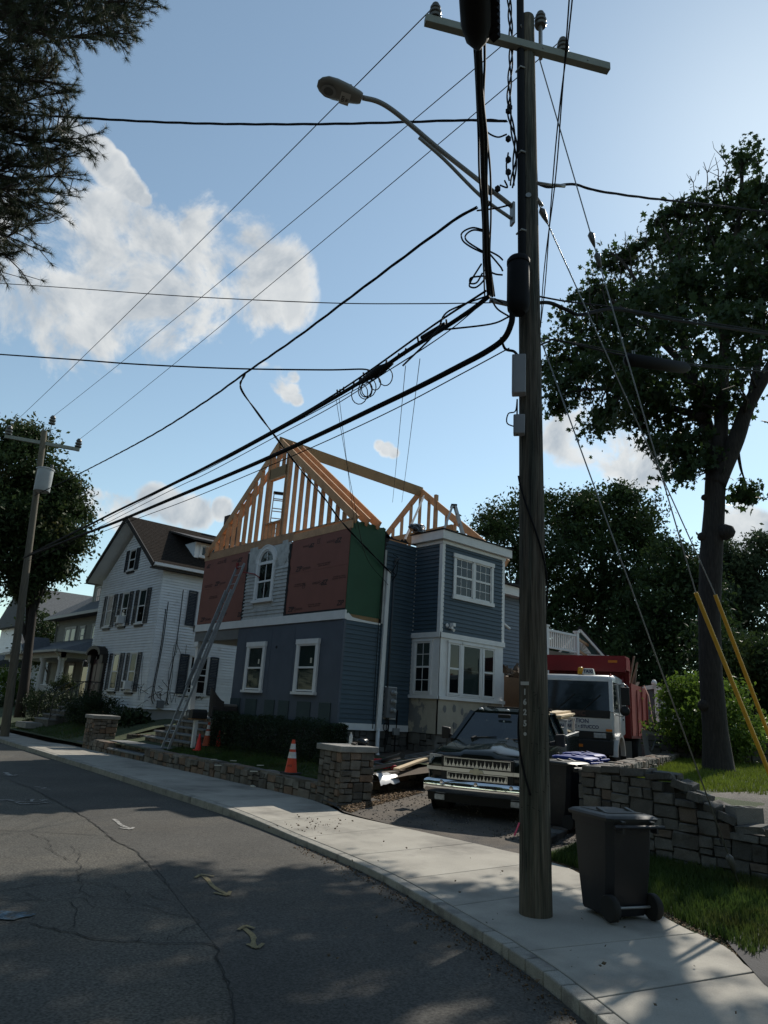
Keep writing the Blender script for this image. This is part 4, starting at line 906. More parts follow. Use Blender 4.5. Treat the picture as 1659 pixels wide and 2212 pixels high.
for sp in ([(12.98,YS-.08,5.5),(13.1,YS-.12,5.75),(13.2,YS-.15,6.0),(13.0,YS-.14,6.1)],[(12.95,YS-.1,5.62),(13.08,YS-.2,5.5),(13.05,YS-.1,5.35)],[(13.2,YS-.15,5.98),(13.1,YS-.2,5.5),(13.0,YS-.1,5.45)],[(12.7,YS-.05,1.3),(12.66,YS-.07,3.0),(12.7,YS-.05,4.9),(12.74,YS-.05,5.4)]): q.tube(catmull(sp,5), .010, 5)
q.obj('service_wires', BLACKC, H, smooth=True)
# --- square bay
bx0, bx1, by = 14.03, 16.80, 13.40
q = MB(); q.box(14.1,16.7,13.5,14.62,1.2,6.5); q.obj('bay_core', MORTAR, H)
boards(H, (14.10,by-.002,0), UX, -UY, 2.62, 3.97, 6.54, .118, BLUESIDE, skip=[(.40,2.14,5.02,6.26)]); boards(H, (bx0-.002,14.48,0), -UY, -UX, .99, 3.97, 6.54, .118, BLUESIDE)
q = MB(); q.box(bx0-.03,bx0+.09,by-.03,by+.09,3.97,6.55); q.obj('corner_board', WHITE, H)
q = MB(); q.box(bx0-.02,bx0+.0,14.44,14.5,3.95,6.5); q.obj('corner_board', WHITE, H)
q = MB(); q.box(bx1-.10,bx1+.03,by-.03,by+.09,3.97,6.55); q.obj('corner_board', WHITE, H)
# eave: frieze, soffit, fascia, thin roof skin
q = MB(); q.box(bx0-.05,bx1+.05,by-.05,14.45,6.50,6.60); q.obj('frieze', WHITE, H)
q = MB(); q.box(bx0-.16,bx1+.22,by-.16,14.55,6.61,6.86); q.obj('fascia', WHITE, H)
q = MB(); q.box(bx0-.19,bx1+.25,by-.19,14.6,6.865,6.90); q.obj('roof_skin', TARP, H)
# paired upper window
uw = MB(); X0, X1, Z0, Z1 = 14.48, 16.26, 4.99, 6.28
def sf(*a): side(uw, *a, by)
sf(X0, X0+.09, Z0, Z1, 0, .06); sf(X1-.09, X1, Z0, Z1, 0, .06); sf(X0-.03, X1+.03, Z1-.10, Z1+.02, 0, .075); sf(X0-.03, X1+.03, Z0-.02, Z0+.09, 0, .085); sf(15.32,15.42,Z0,Z1,0,.055)
wo = None
for a, c in ((X0+.09,15.32),(15.42,X1-.09)):
    sf(a, a+.04, Z0+.09, Z1-.1, 0, .04); sf(c-.04, c, Z0+.09, Z1-.1, 0, .04); sf(a, c, Z0+.09, Z0+.13, 0, .04); sf(a, c, Z1-.14, Z1-.1, 0, .04); sf(a, c, 5.61, 5.67, 0, .045)
    for i in (1,2): sf(a+(c-a)*i/3-.008, a+(c-a)*i/3+.008, Z0+.1, Z1-.1, .012, .028)
    for zz in (5.36, 5.93): sf(a, c, zz-.008, zz+.008, .013, .027)
wo = uw.obj('paired_window', WHITE, H)
for a, c in ((X0+.09,15.32),(15.42,X1-.09)):
    for z0, z1 in ((Z0+.12,5.62),(5.66,Z1-.13)): q = MB(); side(q, a+.03, c-.03, z0, z1, .015, .019, by); q.obj('pane', DARKGLASS, wo)
# ground floor of the bay: white casing with windows
q = MB(); side(q, bx0-.04, bx1+.04, 3.83, 3.97, 0, .06, by); q.box(bx0-.06,bx0,by-.06,14.5,3.83,3.97); q.obj('bay_cornice', WHITE, H)
q = MB(); side(q, bx0, bx1, 2.26, 3.83, -.03, .012, by); q.box(bx0-.012,bx0+.03,by-.012,14.5,2.26,3.83); q.obj('bay_casing', WHITE, H)
q = MB(); side(q, bx0-.04, bx1+.06, 2.17, 2.26, 0, .07, by); q.box(bx0-.07,bx0,by-.07,14.5,2.17,2.26); q.obj('bay_sill', WHITE, H)
window(H, (bx0-.012,14.28,2.32), -UY, -UX, .60, 1.40, WHITE, curtain=BLINDW, lower_curtain=None, trim=.05, head=.06, sill=False, muntin=(2,4), split=.5)
for a, c, st, cu in ((14.40,14.86,'double',None),(14.97,15.75,'fixed',BLINDG),(15.88,16.36,'double',None)):
    window(H, (a,by-.012,2.32), UX, -UY, c-a, 1.40, WHITE, style=st, curtain=cu, lower_curtain=cu, trim=.05, head=.06, sill=False)
q = MB(); side(q, bx0+.01, bx1, 1.26, 2.17, -.03, .0, by); q.box(bx0+.01,bx0+.04,by+.0,14.5,1.26,2.17); q.obj('bay_apron', PATCH, H)
rnd = random.Random(9); q = MB()
for cx, cz, w_, h_ in [(14.33,1.93,.075,.10),(14.72,1.95,.07,.12),(15.05,1.88,.06,.1),(15.42,1.86,.09,.1),(15.8,1.87,.08,.1),(14.75,1.5,.1,.09),(15.4,1.48,.12,.09),(15.05,1.46,.14,.06),(16.2,1.85,.08,.1)]:
    q.prism([(cx+w_*math.cos(a)*rnd.uniform(.8,1.15), cz+h_*math.sin(a)*rnd.uniform(.8,1.15)) for a in [i*math.pi/6 for i in range(12)]], (0,by-.004,0), UX, UZ, UY, 0, .003)
q.obj('trowel_patches', PATCHG, H)
# floodlight camera on the bay
q = MB(); q.lathe([(.055,0),(.055,.03),(.02,.045)], 14, (14.28,by-.02,4.18), MR); q.lathe([(.03,0),(.04,.1),(.045,.11)], 12, (14.36,by-.06,4.12), MR); q.lathe([(.03,0),(.045,.1)], 12, (14.46,by-.05,4.10), MR @ Matrix.Rotation(rad(25),3,'X')); q.box(14.36,14.46,by-.2,by-.06,4.16,4.25); q.obj('floodlight_camera', WHITE, H, smooth=40)
# --- rear wing behind the bay
q = MB(); q.box(16.85,19.9,14.62,19.0,.6,5.7); q.obj('rear_core', MORTAR, H)
boards(H, (16.83,YS-.002,0), UX, -UY, 3.0, 1.2, 5.72, .118, GREYSIDE)
q = MB(); q.box(16.82,19.85,14.2,14.62,5.72,6.02); q.obj('rear_fascia', WHITE, H); q = MB(); q.box(16.82,19.9,14.1,15.5,6.03,6.10); q.obj('rear_roof_edge', TARP, H)
q = MB(); q.tube([(16.9,14.3,5.0),(17.4,14.3,4.95),(18.2,14.25,4.6)], .05, 8); q.obj('rear_downspout', WHITE, H, smooth=True)
# --- things on and against the house
def ladder(label, a0, a1, width, n, name='extension_ladder', m=ALU, rail=(.024,.07), overlap=None, feet=True):
    a0 = Vector(a0); a1 = Vector(a1); d = (a1-a0).normalized(); W = width if isinstance(width, Vector) else Vector(width); Wn = W.normalized(); nn = d.cross(Wn)
    t = thing(name, label, 'ladder', a0)
    for s in (-.5,.5): 
        MB().bar(a0+W*s, a1+W*s, rail[0], rail[1], nn).obj('rail', m, t)
        if overlap: 
            o0 = a0+d*overlap[0]; MB().bar(o0+W*s*.86+nn*.07, o0+W*s*.86+nn*.07+d*overlap[1], rail[0], rail[1]*.9, nn).obj('fly_rail', m, t)
    L = (a1-a0).length
    for i in range(n):
        p = a0+d*(L*(i+.7)/n); MB().tube([p-W*.5, p+W*.5], .016, 8, flat=.8).obj('rung', m, t)
    return t
lad = ladder('long aluminium extension ladder leaning on the front of the blue house', (9.55,19.95,.33), (11.32,19.95,6.15), (0,.42,0), 19, overlap=(1.9,3.2))
q = MB(); q.tube([(11.3,19.72,5.85),(11.42,19.2,5.75),(11.46,18.95,5.62)], .02, 6); q.tube([(11.3,20.15,6.0),(11.3,20.17,6.2)], .05, 8); q.obj('stabiliser_pad', mat('red_pad', (.2,.02,.02), .7), lad)
def stepladder(label, P, yaw, h, spread, w0=.5, w1=.36, n=6, name='folding_ladder', m=ALU):
    t = thing(name, label, 'ladder', P, yaw, world=False)
    for s in (-1, 1):
        for k in (-1, 1):
            a = Vector((s*spread/2, k*w0/2, 0)); b_ = Vector((s*.05, k*w1/2, h)); MB().bar(a, b_, .03, .08, (1,0,0)).obj('rail', m, t)
        for i in range(n):
            f = (i+.8)/(n+.4); a = Vector((s*spread/2, 0, 0)).lerp(Vector((s*.05,0,h)), f); ww = w0+(w1-w0)*f; MB().bar(a-UY*ww/2, a+UY*ww/2, .05, .025).obj('rung', m, t)
    MB().box(-.11,.11,-w1/2-.03,w1/2+.03,h-.02,h+.05).obj('top_cap', BLACKC, t, bevel=.02)
    return t
stepladder('aluminium folding ladder standing inside the front gable frame', (12.7,float(onx(604,1060,12.7).y),6.56), rad(60), 2.45, 1.2)
stepladder('tall aluminium folding ladder standing by the rear gable', tuple(ony(978,1155,16.2).xy)+(6.9,), rad(-42), 2.05, 1.35, .45, .34, 5)
BAG = mat('black_plastic', (.012,.012,.013), .25, var=.2, spec=.5)
def crumple(name, c, r, m, seed, label, cat):
    """folded sheet of plastic: a sharply creased heap"""
    b_ = bmesh.new(); bmesh.ops.create_icosphere(b_, subdivisions=3, radius=1); rng = np.random.default_rng(seed); D = rng.normal(size=(26,3)); D /= np.linalg.norm(D,axis=1)[:,None]; h = rng.uniform(.45,1.0,26)
    for v in b_.verts:
        n_ = np.array(v.co); f = min(h[i]/max(.15,float(D[i]@n_)) for i in range(26) if D[i]@n_ > .1)*rng.uniform(.9,1.1); f = min(f, 1.25)
        v.co = Vector((n_[0]*f*r[0], n_[1]*f*r[1], max(n_[2]*f,-.45)*r[2]))+Vector(c)
    me = bpy.data.meshes.new(name); b_.to_mesh(me); b_.free(); me.materials.append(m); o = bpy.data.objects.new(name, me); col.objects.link(o); return tag(o, label, cat)
def blob(name, c, r, m, seed, label=None, cat=None, parent=None, amp=.35, sub=3):
    b_ = bmesh.new(); bmesh.ops.create_icosphere(b_, subdivisions=sub, radius=1); rng = np.random.default_rng(seed); ph = rng.uniform(0,6,(6,3)); fr = rng.uniform(1.5,4.5,(6,3))
    for v in b_.verts:
        k = sum(math.sin(v.co.dot(Vector(fr[i]))+ph[i][0])*(.5 if i > 2 else .3) for i in range(6))/6; f = 1+amp*k*2
        v.co = Vector((v.co.x*r[0]*f, v.co.y*r[1]*f, max(v.co.z,-.75)*r[2]*f))+Vector(c)
    me = bpy.data.meshes.new(name); b_.to_mesh(me); b_.free(); me.materials.append(m); o = bpy.data.objects.new(name, me); col.objects.link(o); me.shade_smooth()
    if parent: attach(o, parent)
    if label: tag(o, label, cat)
    return o
crumple('roofing_tarp', tuple(ony(900,1143,14.3)), (.44,.30,.27), BAG, 3, 'crumpled black tarp on the wall top beside the bay roof', 'tarp')
# ================================================================== neighbouring houses
WSIDE = mat('white_clapboard', (.70,.71,.715), .7, var=.07, vs=2, objvar=.05, c2=(.50,.49,.46), c2scale=2.5, c2lo=.60, c2hi=.78)
ROOFB = mat('brown_roof_shingle', (.024,.0195,.0165), 1.0, var=.28, vs=7, fine=.35, fs=22, bump=.5, bs=25, c2=(.055,.048,.042), c2scale=9, c2lo=.70, c2hi=.76, spec=.05)
ROOFG = mat('grey_roof_shingle', (.075,.08,.085), .95, var=.2, vs=6, fine=.3, fs=25, bump=.5, bs=25)
SHUT = mat('navy_shutter', (.03,.036,.045), .55, var=.1, vs=6)
DARKTRIM = mat('dark_brown_trim', (.028,.022,.018), .6, var=.15)
DOORM = mat('maroon_door', (.055,.026,.028), .5, var=.12)
SAGE = mat('sage_shingle_siding', (.165,.165,.14), .85, var=.1, vs=3, objvar=.06, fine=.08, fs=50); CREAM = mat('cream_trim', (.34,.335,.30), .7, var=.06)
IRON = mat('black_iron', (.015,.015,.016), .5, var=.1); FOUND = mat('painted_foundation', (.30,.30,.29), .9, var=.15)
XW, YW, YWL = 12.0, 27.45, 34.25; ZB, ZEV = 1.3, 6.93; YC = (YW+YWL)/2
HW = thing('white_house', 'tall white clapboard house with dark shutters and brown roof', 'house', (12,27.45,.5))
MB().box(12.06,21.0,27.5,34.2,.4,6.9).obj('wall_core', MORTAR, HW)
q = MB(); q.prism([(0,0),(6.7,0),(3.35,2.15)], (12.06,27.5,6.9), UY, UZ, UX, 0, 8.9); q.obj('attic_core', MORTAR, HW)
MB().box(12.02,20.9,27.47,34.23,.3,1.3).obj('foundation', FOUND, HW)
FSK = [(YWL-a, YWL-b_, z0, z1) for a, b_, z0, z1 in ((33.12,32.31,4.75,6.26),(31.3,30.52,4.75,6.24),(29.47,28.66,4.74,6.24),(31.28,30.45,1.95,3.54),(29.4,28.62,1.95,3.53),(33.4,32.2,1.3,3.5))]
boards(HW, (XW,YWL,0), -UY, -UX, YWL-YW, ZB, ZEV, .118, WSIDE, skip=FSK, thick=.052)
slw = (9.25-6.93)/(YC-YW)
boards(HW, (XW,YWL,0), -UY, -UX, YWL-YW, ZEV, 9.2, .118, WSIDE, span=lambda z: ((z-ZEV)/slw, YWL-YW-(z-ZEV)/slw), skip=[(YWL-31.3,YWL-30.53,7.26,8.2)], thick=.052)
boards(HW, (XW+.0,YW,0), UX, -UY, 7.5, ZB, ZEV, .118, WSIDE, skip=[(1.72,2.52,4.79,6.18),(1.72,2.52,2.0,3.52),(5.5,6.3,4.79,6.18),(5.5,6.3,2.0,3.52)], thick=.052)
for P in ((11.975,12.08,27.425,27.53),(11.975,12.08,34.17,34.275)): MB().box(*P,ZB,ZEV+.2).obj('corner_board', WSIDE, HW)
# roof: two slopes with deep overhangs, rafters hidden by a boarded soffit
ov = .65; ey = .42; th = .10
def slope(sgn, name, m, z0, dy=0, thick=.08):
    yE = YC-sgn*(YC-YW+ey); zr = 9.25+.42; zE = zr-slw*(YC-YW+ey); q = MB()
    P = [Vector((XW-ov,YC,zr+z0)),Vector((21.4,YC,zr+z0)),Vector((21.4,yE,zE+z0)),Vector((XW-ov,yE,zE+z0))]
    q.hexa([p-UZ*thick for p in P]+P); return q.obj(name, m, HW)
for s in (1,-1): slope(s, 'roof_slope', ROOFB, .0, thick=.06); slope(s, 'soffit', WSIDE, -.075, thick=.05)
zr = 9.67; zE = zr-slw*(YC-YW+ey)
for s in (1,-1):
    yE = YC-s*(YC-YW+ey); a = Vector((XW-ov-.03,YC,zr-.10)); b_ = Vector((XW-ov-.03,yE,zE-.10)); MB().bar(a, b_, .05, .2).obj('rake_board', DARKTRIM, HW)
yE = YC-(YC-YW+ey); MB().box(XW-ov,21.3,yE-.11,yE,zE-.12,zE-.0).obj('gutter', WHITE, HW); MB().box(XW-ov+.02,21.3,yE,27.44,zE-.2,zE-.14).obj('eave_soffit', DARKTRIM, HW)
# shingle courses on the visible slope: thin lapped strips
up = Vector((0, YC-yE, zr-zE)); Ls = up.length; up.normalize(); nrm_ = Vector((0,-up.z,up.y)); nrm_ = nrm_ if nrm_.z > 0 else -nrm_
cm = MB().hexa([(0,0,0),(1,0,0),(1,1,0),(0,1,0),(0,0,1),(1,0,1),(1,.2,1),(0,.2,1)]).mesh('shingle_course'); cm.materials.append(ROOFB)
n = int(Ls/.16)
for i in range(n): inst('shingle_course', cm, basis(Vector((XW-ov-.01,yE-.02,zE+.002))+up*(i*Ls/n), UX, up, nrm_, 21.4-XW+ov, Ls/n*1.05, .012), HW)
# dormer
dm = MB(); X0d = 13.55; 
dm.prism([(0,0),(2.2,0),(2.2,.85),(0,.85)], (X0d,28.1,7.68), UX, UZ, UY, 0, 2.0); do = dm.obj('dormer', WSIDE, HW)
MB().hexa([*[Vector((x,y,z)) for z_ in (0,.09) for x, y, z in ((X0d-.35,27.65,8.50+z_),(X0d+2.6,27.65,8.50+z_),(X0d+2.6,30.2,9.20+z_),(X0d-.35,30.2,9.20+z_))]]).obj('dormer_roof', DARKTRIM, do)
window(HW, (X0d+.30,28.09,7.93), UX, -UY, .85, .45, WHITE, style='fixed', trim=.07, head=.08)
MB().box(16.6,17.15,31.0,31.55,9.0,11.0).obj('chimney', mat('old_brick', (.05,.03,.025), .95, var=.3, vs=12), HW)
CURT = mat('lace_curtain', (.36,.37,.37), .8, var=.12, vs=9)
def sw(yl, yr, z0, z1, lc=None, cu=None, ac=False):
    """shuttered window between outer shutter edges yl > yr"""
    w_ = yl-yr; s = w_*.26; ww = w_-2*s
    wo = window(HW, (XW-.03,yl-s-.04,z0+.04), -UY, -UX, ww-.08, z1-z0-.08, WHITE, trim=.05, head=.06, curtain=cu, lower_curtain=lc)
    shutter(HW, (XW-.03,yl,z0-.02), -UY, -UX, s-.02, z1-z0, SHUT); shutter(HW, (XW-.03,yr+s-.02,z0-.02), -UY, -UX, s-.02, z1-z0, SHUT)
    MB().box(XW-.10,XW,yr+s-.02,yl-s+.02,z0-.14,z0-.06).obj('window_ledge', DARKTRIM, HW)
    if ac:
        a = MB().box(XW-.34,XW-.02,yl-s-.10-ww*.62,yl-s-.10,z0+.06,z0+.40).obj('air_conditioner', WHITE, HW, bevel=.01); MB().box(XW-.343,XW-.335,yl-s-.13-ww*.30,yl-s-.13,z0+.1,z0+.36).obj('grille', DARKTRIM, a)
sw(33.5,31.93,4.75,6.26,CURT,BLINDW); sw(31.68,30.14,4.75,6.24,None,BLINDG,True); sw(29.86,28.27,4.74,6.24,None,BLINDG); sw(31.68,30.05,1.95,3.54,BLINDW,None); sw(29.78,28.24,1.95,3.53,CURT,CURT,True)
sw(31.68,30.15,7.24,8.23)
# side windows with louvred shutters
for z0, z1 in ((4.75,6.22),(1.96,3.56)):
    shutter(HW, (13.22,YW-.03,z0), UX, -UY, .40, z1-z0, SHUT); window(HW, (13.72,YW-.03,z0+.04), UX, -UY, .8, z1-z0-.08, WHITE, trim=.06, head=.06, curtain=BLINDG if z0 > 3 else None, muntin=(2,3)); shutter(HW, (14.62,YW-.03,z0), UX, -UY, .40, z1-z0, SHUT)
    shutter(HW, (17.0,YW-.03,z0), UX, -UY, .40, z1-z0, SHUT); window(HW, (17.5,YW-.03,z0+.04), UX, -UY, .8, z1-z0-.08, WHITE, trim=.06, head=.06)
# arched door case with hood on brackets
dq = MB(); yd0, yd1 = 31.98, 33.75; ycd = (yd0+yd1)/2
dq.box(11.82,12,yd0,yd0+.26,1.3,3.45).box(11.82,12,yd1-.26,yd1,1.3,3.45).box(11.72,12,yd0-.06,yd0+.34,3.1,3.5).box(11.72,12,yd1-.34,yd1+.06,3.1,3.5)
A = [(.85*math.cos(math.pi*i/12)*1.06, .42*math.sin(math.pi*i/12)) for i in range(13)]; B = [(a*.78, b_*.62) for a, b_ in A]
for i in range(12): dq.prism([A[i],A[i+1],B[i+1],B[i]], (12,ycd,3.46), UY, UZ, -UX, 0, .42)
do = dq.obj('door_case', DARKTRIM, HW)
MB().box(11.9,11.99,yd0+.28,yd1-.28,1.35,3.28).obj('door', DOORM, HW)
for a in (-.28,.28):
    for z0, z1 in ((1.5,2.15),(2.3,3.1)): MB().box(11.885,11.902,ycd+a-.18,ycd+a+.18,z0,z1).obj('door_panel', DOORM, do, bevel=.008)
MB().prism(B, (11.93,ycd,3.42), UY, UZ, -UX, 0, .01).obj('fanlight', DARKGLASS, do)
MB().tube([(11.87,ycd-.04,2.2),(11.84,ycd-.04,2.2)], .03, 8).obj('door_knob', GALV, do)
q = MB(); q.box(11.78,11.94,34.4,34.52,2.95,3.2).lathe([(.02,.33),(.12,.25),(.1,.25)], 6, (11.86,34.46,2.95)); q.obj('porch_lantern', IRON, HW)
# meter wiring and vines on the corner
q = MB(); rng = np.random.default_rng(4)
for X, Z0, Z1 in ((12.3,1.5,5.3),(12.36,1.6,5.6),(12.95,1.5,6.2)): q.tube(catmull([(X,YW-.05,Z1),(X+.02,YW-.06,(Z1+Z0)/2+.3),(X-.06,YW-.06,Z0+.4),(X+.05,YW-.06,Z0)],4), .015, 5)
for i in range(14):
    p = Vector((12.0+rng.uniform(-.0,2.2), YW-.06, 1.5+rng.uniform(0,.5))); pl_ = [p.copy()]
    for k in range(6): p = p+Vector((rng.normal(0,.16),0,rng.normal(.02,.13))); p.z = max(p.z,1.2); pl_.append(p.copy())
    q.tube(catmull(pl_,3), .008, 4)
for i in range(4):
    p = Vector((12.15+rng.uniform(-.1,1.2), YW-.06, 1.6)); pl_ = [p.copy()]
    for k in range(5): p = p+Vector((rng.normal(0,.1),0,rng.uniform(.25,.65))); pl_.append(p.copy())
    q.tube(catmull(pl_,3), .007, 4)
for i in range(2):
    p = Vector((XW-.06, 27.7+rng.uniform(0,.6), 1.6)); pl_ = [p.copy()]
    for k in range(4): p = p+Vector((0,rng.normal(.05,.12),rng.uniform(.25,.6))); pl_.append(p.copy())
    q.tube(catmull(pl_,3), .007, 4)
q.obj('wires_and_vines', BLACKC, HW)
MB().box(12.5,12.75,YW-.2,YW-.02,1.35,1.65).obj('meter_box', METERG, HW)
# stoop with iron railing
t = thing('white_house_steps', 'stone stoop with black iron railings below the maroon door', 'steps', (11.2,32.9,.6))
for i, (x0, z1) in enumerate([(9.9,.62),(10.2,.80),(10.5,.98),(10.8,1.14),(11.1,1.3)]): MB().box(x0,x0+.34 if i < 4 else 12.0,31.9,33.7,.3,z1-.05).obj('riser', STONE_D, t); MB().box(x0-.04,x0+.34 if i < 4 else 12.0,31.86,33.74,z1-.05,z1).obj('tread', BLUESTONE, t)
MB().box(9.2,9.86,32.4,33.9,.2,.42).obj('bottom_step', CAPM, t)
for y in (31.95,33.65):
    q = MB(); q.tube([(9.95,y,.6),(9.95,y,1.5),(11.15,y,2.25),(11.95,y,2.25)], .02, 6); q.tube([(9.95,y,.75),(11.1,y,1.45),(11.95,y,1.45)], .014, 6)
    for i in range(12): f = i/11; x = 9.95+2.0*f; zt = 1.5+.75*min(1,f*1.66); q.tube([(x,y,zt-.8),(x,y,zt)], .010, 5)
    q.obj('iron_railing', IRON, t)
# ------------------------------------------------------------------ sage house
HG = thing('sage_house', 'sage green shingled house with hipped roof, dormer and columned porch', 'house', (15,43,.5))
gx0, gx1, gy0, gy1 = 16.0, 25.0, 42.3, 53.2; gz = 6.75
MB().box(gx0+.05,gx1,gy0+.05,gy1,.4,gz).obj('wall_core', MORTAR, HG)
boards(HG, (gx0,gy1,0), -UY, -UX, gy1-gy0, 1.2, gz, .2, SAGE, thick=.02); boards(HG, (gx0,gy0,0), UX, -UY, gx1-gx0, 1.2, gz, .2, SAGE, thick=.02)
def hip(name, x0, x1, y0, y1, z0, zr_, inset, m, th=.18):
    q = MB(); xm = (x0+x1)/2
    q.add([(x0,y0,z0),(x1,y0,z0),(x1,y1,z0),(x0,y1,z0),(xm,y0+inset,zr_),(xm,y1-inset,zr_)], [(3,0,4,5),(0,1,4),(1,2,5,4),(2,3,5)]); q.add([(x0,y0,z0-th),(x1,y0,z0-th),(x1,y1,z0-th),(x0,y1,z0-th),(x0,y0,z0-.002),(x1,y0,z0-.002),(x1,y1,z0-.002),(x0,y1,z0-.002)], [(0,1,5,4),(1,2,6,5),(2,3,7,6),(3,0,4,7),(3,2,1,0)])
    return q.obj(name, m, HG)
hip('roof', gx0-.8, gx1+.8, gy0-.8, gy1+.8, gz+.05, gz+3.9, 4.6, ROOFG)
MB().box(gx0-.82,gx1+.8,gy0-.86,gy0-.8,gz-.14,gz+.04).box(gx0-.86,gx0-.8,gy0-.82,gy1+.8,gz-.14,gz+.04).obj('gutter', CREAM, HG)
# dormer
MB().box(16.6,19.5,45.0,49.0,gz+.4,gz+2.3).obj('dormer_wall', SAGE, HG); hd = MB(); hd.hexa([Vector(p) for p in ((16.0,44.5,gz+2.3),(20.2,44.5,gz+2.3),(20.2,49.5,gz+2.3),(16.0,49.5,gz+2.3),(17.6,46.2,gz+3.4),(20.2,46.2,gz+3.6),(20.2,47.8,gz+3.6),(17.6,47.8,gz+3.4))]); hd.obj('dormer_roof', ROOFG, HG)
for y in (48.3,47.35,46.4): window(HG, (16.6,y,gz+.75), -UY, -UX, .72, 1.2, CREAM, trim=.08, head=.1, muntin=(2,2))
for y, w_, z0, h_ in ((51.2,.85,4.2,1.75),(50.1,.85,4.2,1.75),(48.2,.7,4.9,1.0),(46.0,.95,4.2,1.75),(43.6,.9,4.2,1.75)): window(HG, (gx0-.02,y,z0), -UY, -UX, w_, h_, CREAM, trim=.12, head=.14)
for x in (18,21): window(HG, (x,gy0-.02,4.3), UX, -UY, .9, 1.6, CREAM, trim=.12, head=.14)
MB().tube([(gx0-.3,gy1-.2,6.6),(gx0-.1,gy1-.1,6.2),(gx0-.08,gy1-.1,1.3)], .05, 8).obj('downspout', SAGE, HG)
# porch
px0, px1, py0, py1 = 13.0, 16.0, 41.6, 53.5
MB().box(px0+.1,px1,py0,py1,.5,1.25).obj('porch_floor', FOUND, HG); MB().box(px0,px0+.22,py0,py1,3.62,3.98).box(px0,px1,py0,py0+.22,3.62,3.98).obj('porch_beam', CREAM, HG); MB().box(px0+.25,px1,py0+.25,py1,3.70,3.76).obj('porch_ceiling', CREAM, HG)
pr_ = MB(); pr_.add([(px0-.4,py0-.4,4.0),(px1,py0-.4,4.0),(px1,py1+.4,4.0),(px0-.4,py1+.4,4.0),(px1,py0+1.6,5.15),(px1,py1-1.0,5.15)], [(0,4,5,3),(0,1,4),(3,5,2),(3,2,1,0)]); pr_.obj('porch_roof', ROOFG, HG)
MB().box(px0-.5,px0-.4,py0-.4,py1+.4,3.9,4.02).box(px0-.4,px1,py0-.5,py0-.4,3.9,4.02).obj('porch_gutter', CREAM, HG)
pg = MB(); pg.prism([(-1.3,0),(1.3,0),(0,1.05)], (px0-.5,49.0,4.02), UY, UZ, UX, 0, 1.8); pg.obj('porch_gable', ROOFG, HG); pg = MB()
for s in (-1,1): pg.bar(Vector((px0-.53,49.0,5.03)), Vector((px0-.53,49.0+s*1.3,4.0)), .06, .2)
pg.obj('porch_gable_trim', CREAM, HG)
pg = MB(); pg.prism([(-1.0,0),(1.0,0),(0,.8)], (px0-.515,49.0,4.05), UY, UZ, UX, 0, .01); pg.obj('porch_gable_face', SAGE, HG)
for y in (42.0,45.3,48.6,52.0):
    q = MB(); q.lathe([(.24,1.25),(.24,1.35),(.18,1.38),(.185,2.2),(.15,3.42),(.17,3.45),(.24,3.52),(.24,3.62)], 14, (px0+.16,y,0)); q.obj('porch_column', WHITE, HG, smooth=45)
for y0, y1 in ((42.25,45.05),(48.85,51.75)):
    q = MB(); q.box(px0+.10,px0+.16,y0,y1,2.05,2.12).box(px0+.10,px0+.16,y0,y1,1.35,1.42)
    y = y0+.06
    while y < y1: q.box(px0+.11,px0+.15,y,y+.05,1.42,2.05); y += .14
    q.obj('porch_railing', WHITE, HG)
q = MB(); q.box(px0,px0+.14,46.9,47.04,1.25,2.3); q.obj('railing_post', WHITE, HG)
for y, w_, z0, h_ in ((51.3,1.1,1.5,1.9),(49.3,1.0,1.3,2.2),(46.6,1.1,1.5,1.9),(44.0,1.1,1.5,1.9)): window(HG, (gx0-.02,y,z0), -UY, -UX, w_, h_, CREAM, trim=.12, head=.14)
MB().tube([(px0-.42,41.5,3.9),(px0-.1,41.75,3.7),(px0-.02,41.8,3.5),(px0-.02,41.8,1.3)], .05, 8).obj('porch_downspout', WHITE, HG)
# ------------------------------------------------------------------ far white house
HF = thing('far_white_house', 'pale clapboard house with grey gable roof beyond the sage house', 'house', (15,60,.5))
c = onx(120,1300,20); 
fx0, fx1, fy0, fy1 = 17.0, 27.0, 61.5, 73.0
MB().box(fx0+.05,fx1,fy0+.05,fy1,.4,7.2).obj('wall_core', MORTAR, HF); boards(HF, (fx0,fy0,0), UX, -UY, fx1-fx0, 1.0, 7.2, .16, WSIDE); boards(HF, (fx0,fy1,0), -UY, -UX, fy1-fy0, 1.0, 7.2, .16, WSIDE)
q = MB(); q.add([(fx0-.6,fy0-.5,7.0),(fx1+.6,fy0-.5,7.0),(fx1+.6,fy1+.5,7.0),(fx0-.6,fy1+.5,7.0),(fx0-.6,(fy0+fy1)/2,10.6),(fx1+.6,(fy0+fy1)/2,10.6)], [(0,1,5,4),(3,4,5,2),(0,4,3),(1,2,5),(0,3,2,1)]); q.obj('roof', ROOFG, HF)
MB().box(14.4,17.0,62.5,70,.5,3.4).obj('porch', WSIDE, HF); q = MB(); q.add([(13.9,62,3.4),(17,62,4.9),(17,70.5,4.9),(13.9,70.5,3.4),(17,62,3.4),(17,70.5,3.4)], [(0,1,2,3),(0,4,1),(3,2,5),(0,3,5,4)]); q.obj('porch_roof', ROOFG, HF)
window(HF, (18.5,fy0-.02,4.6), UX, -UY, 1.0, 1.6, WHITE); window(HF, (22,fy0-.02,4.6), UX, -UY, 1.0, 1.6, WHITE)
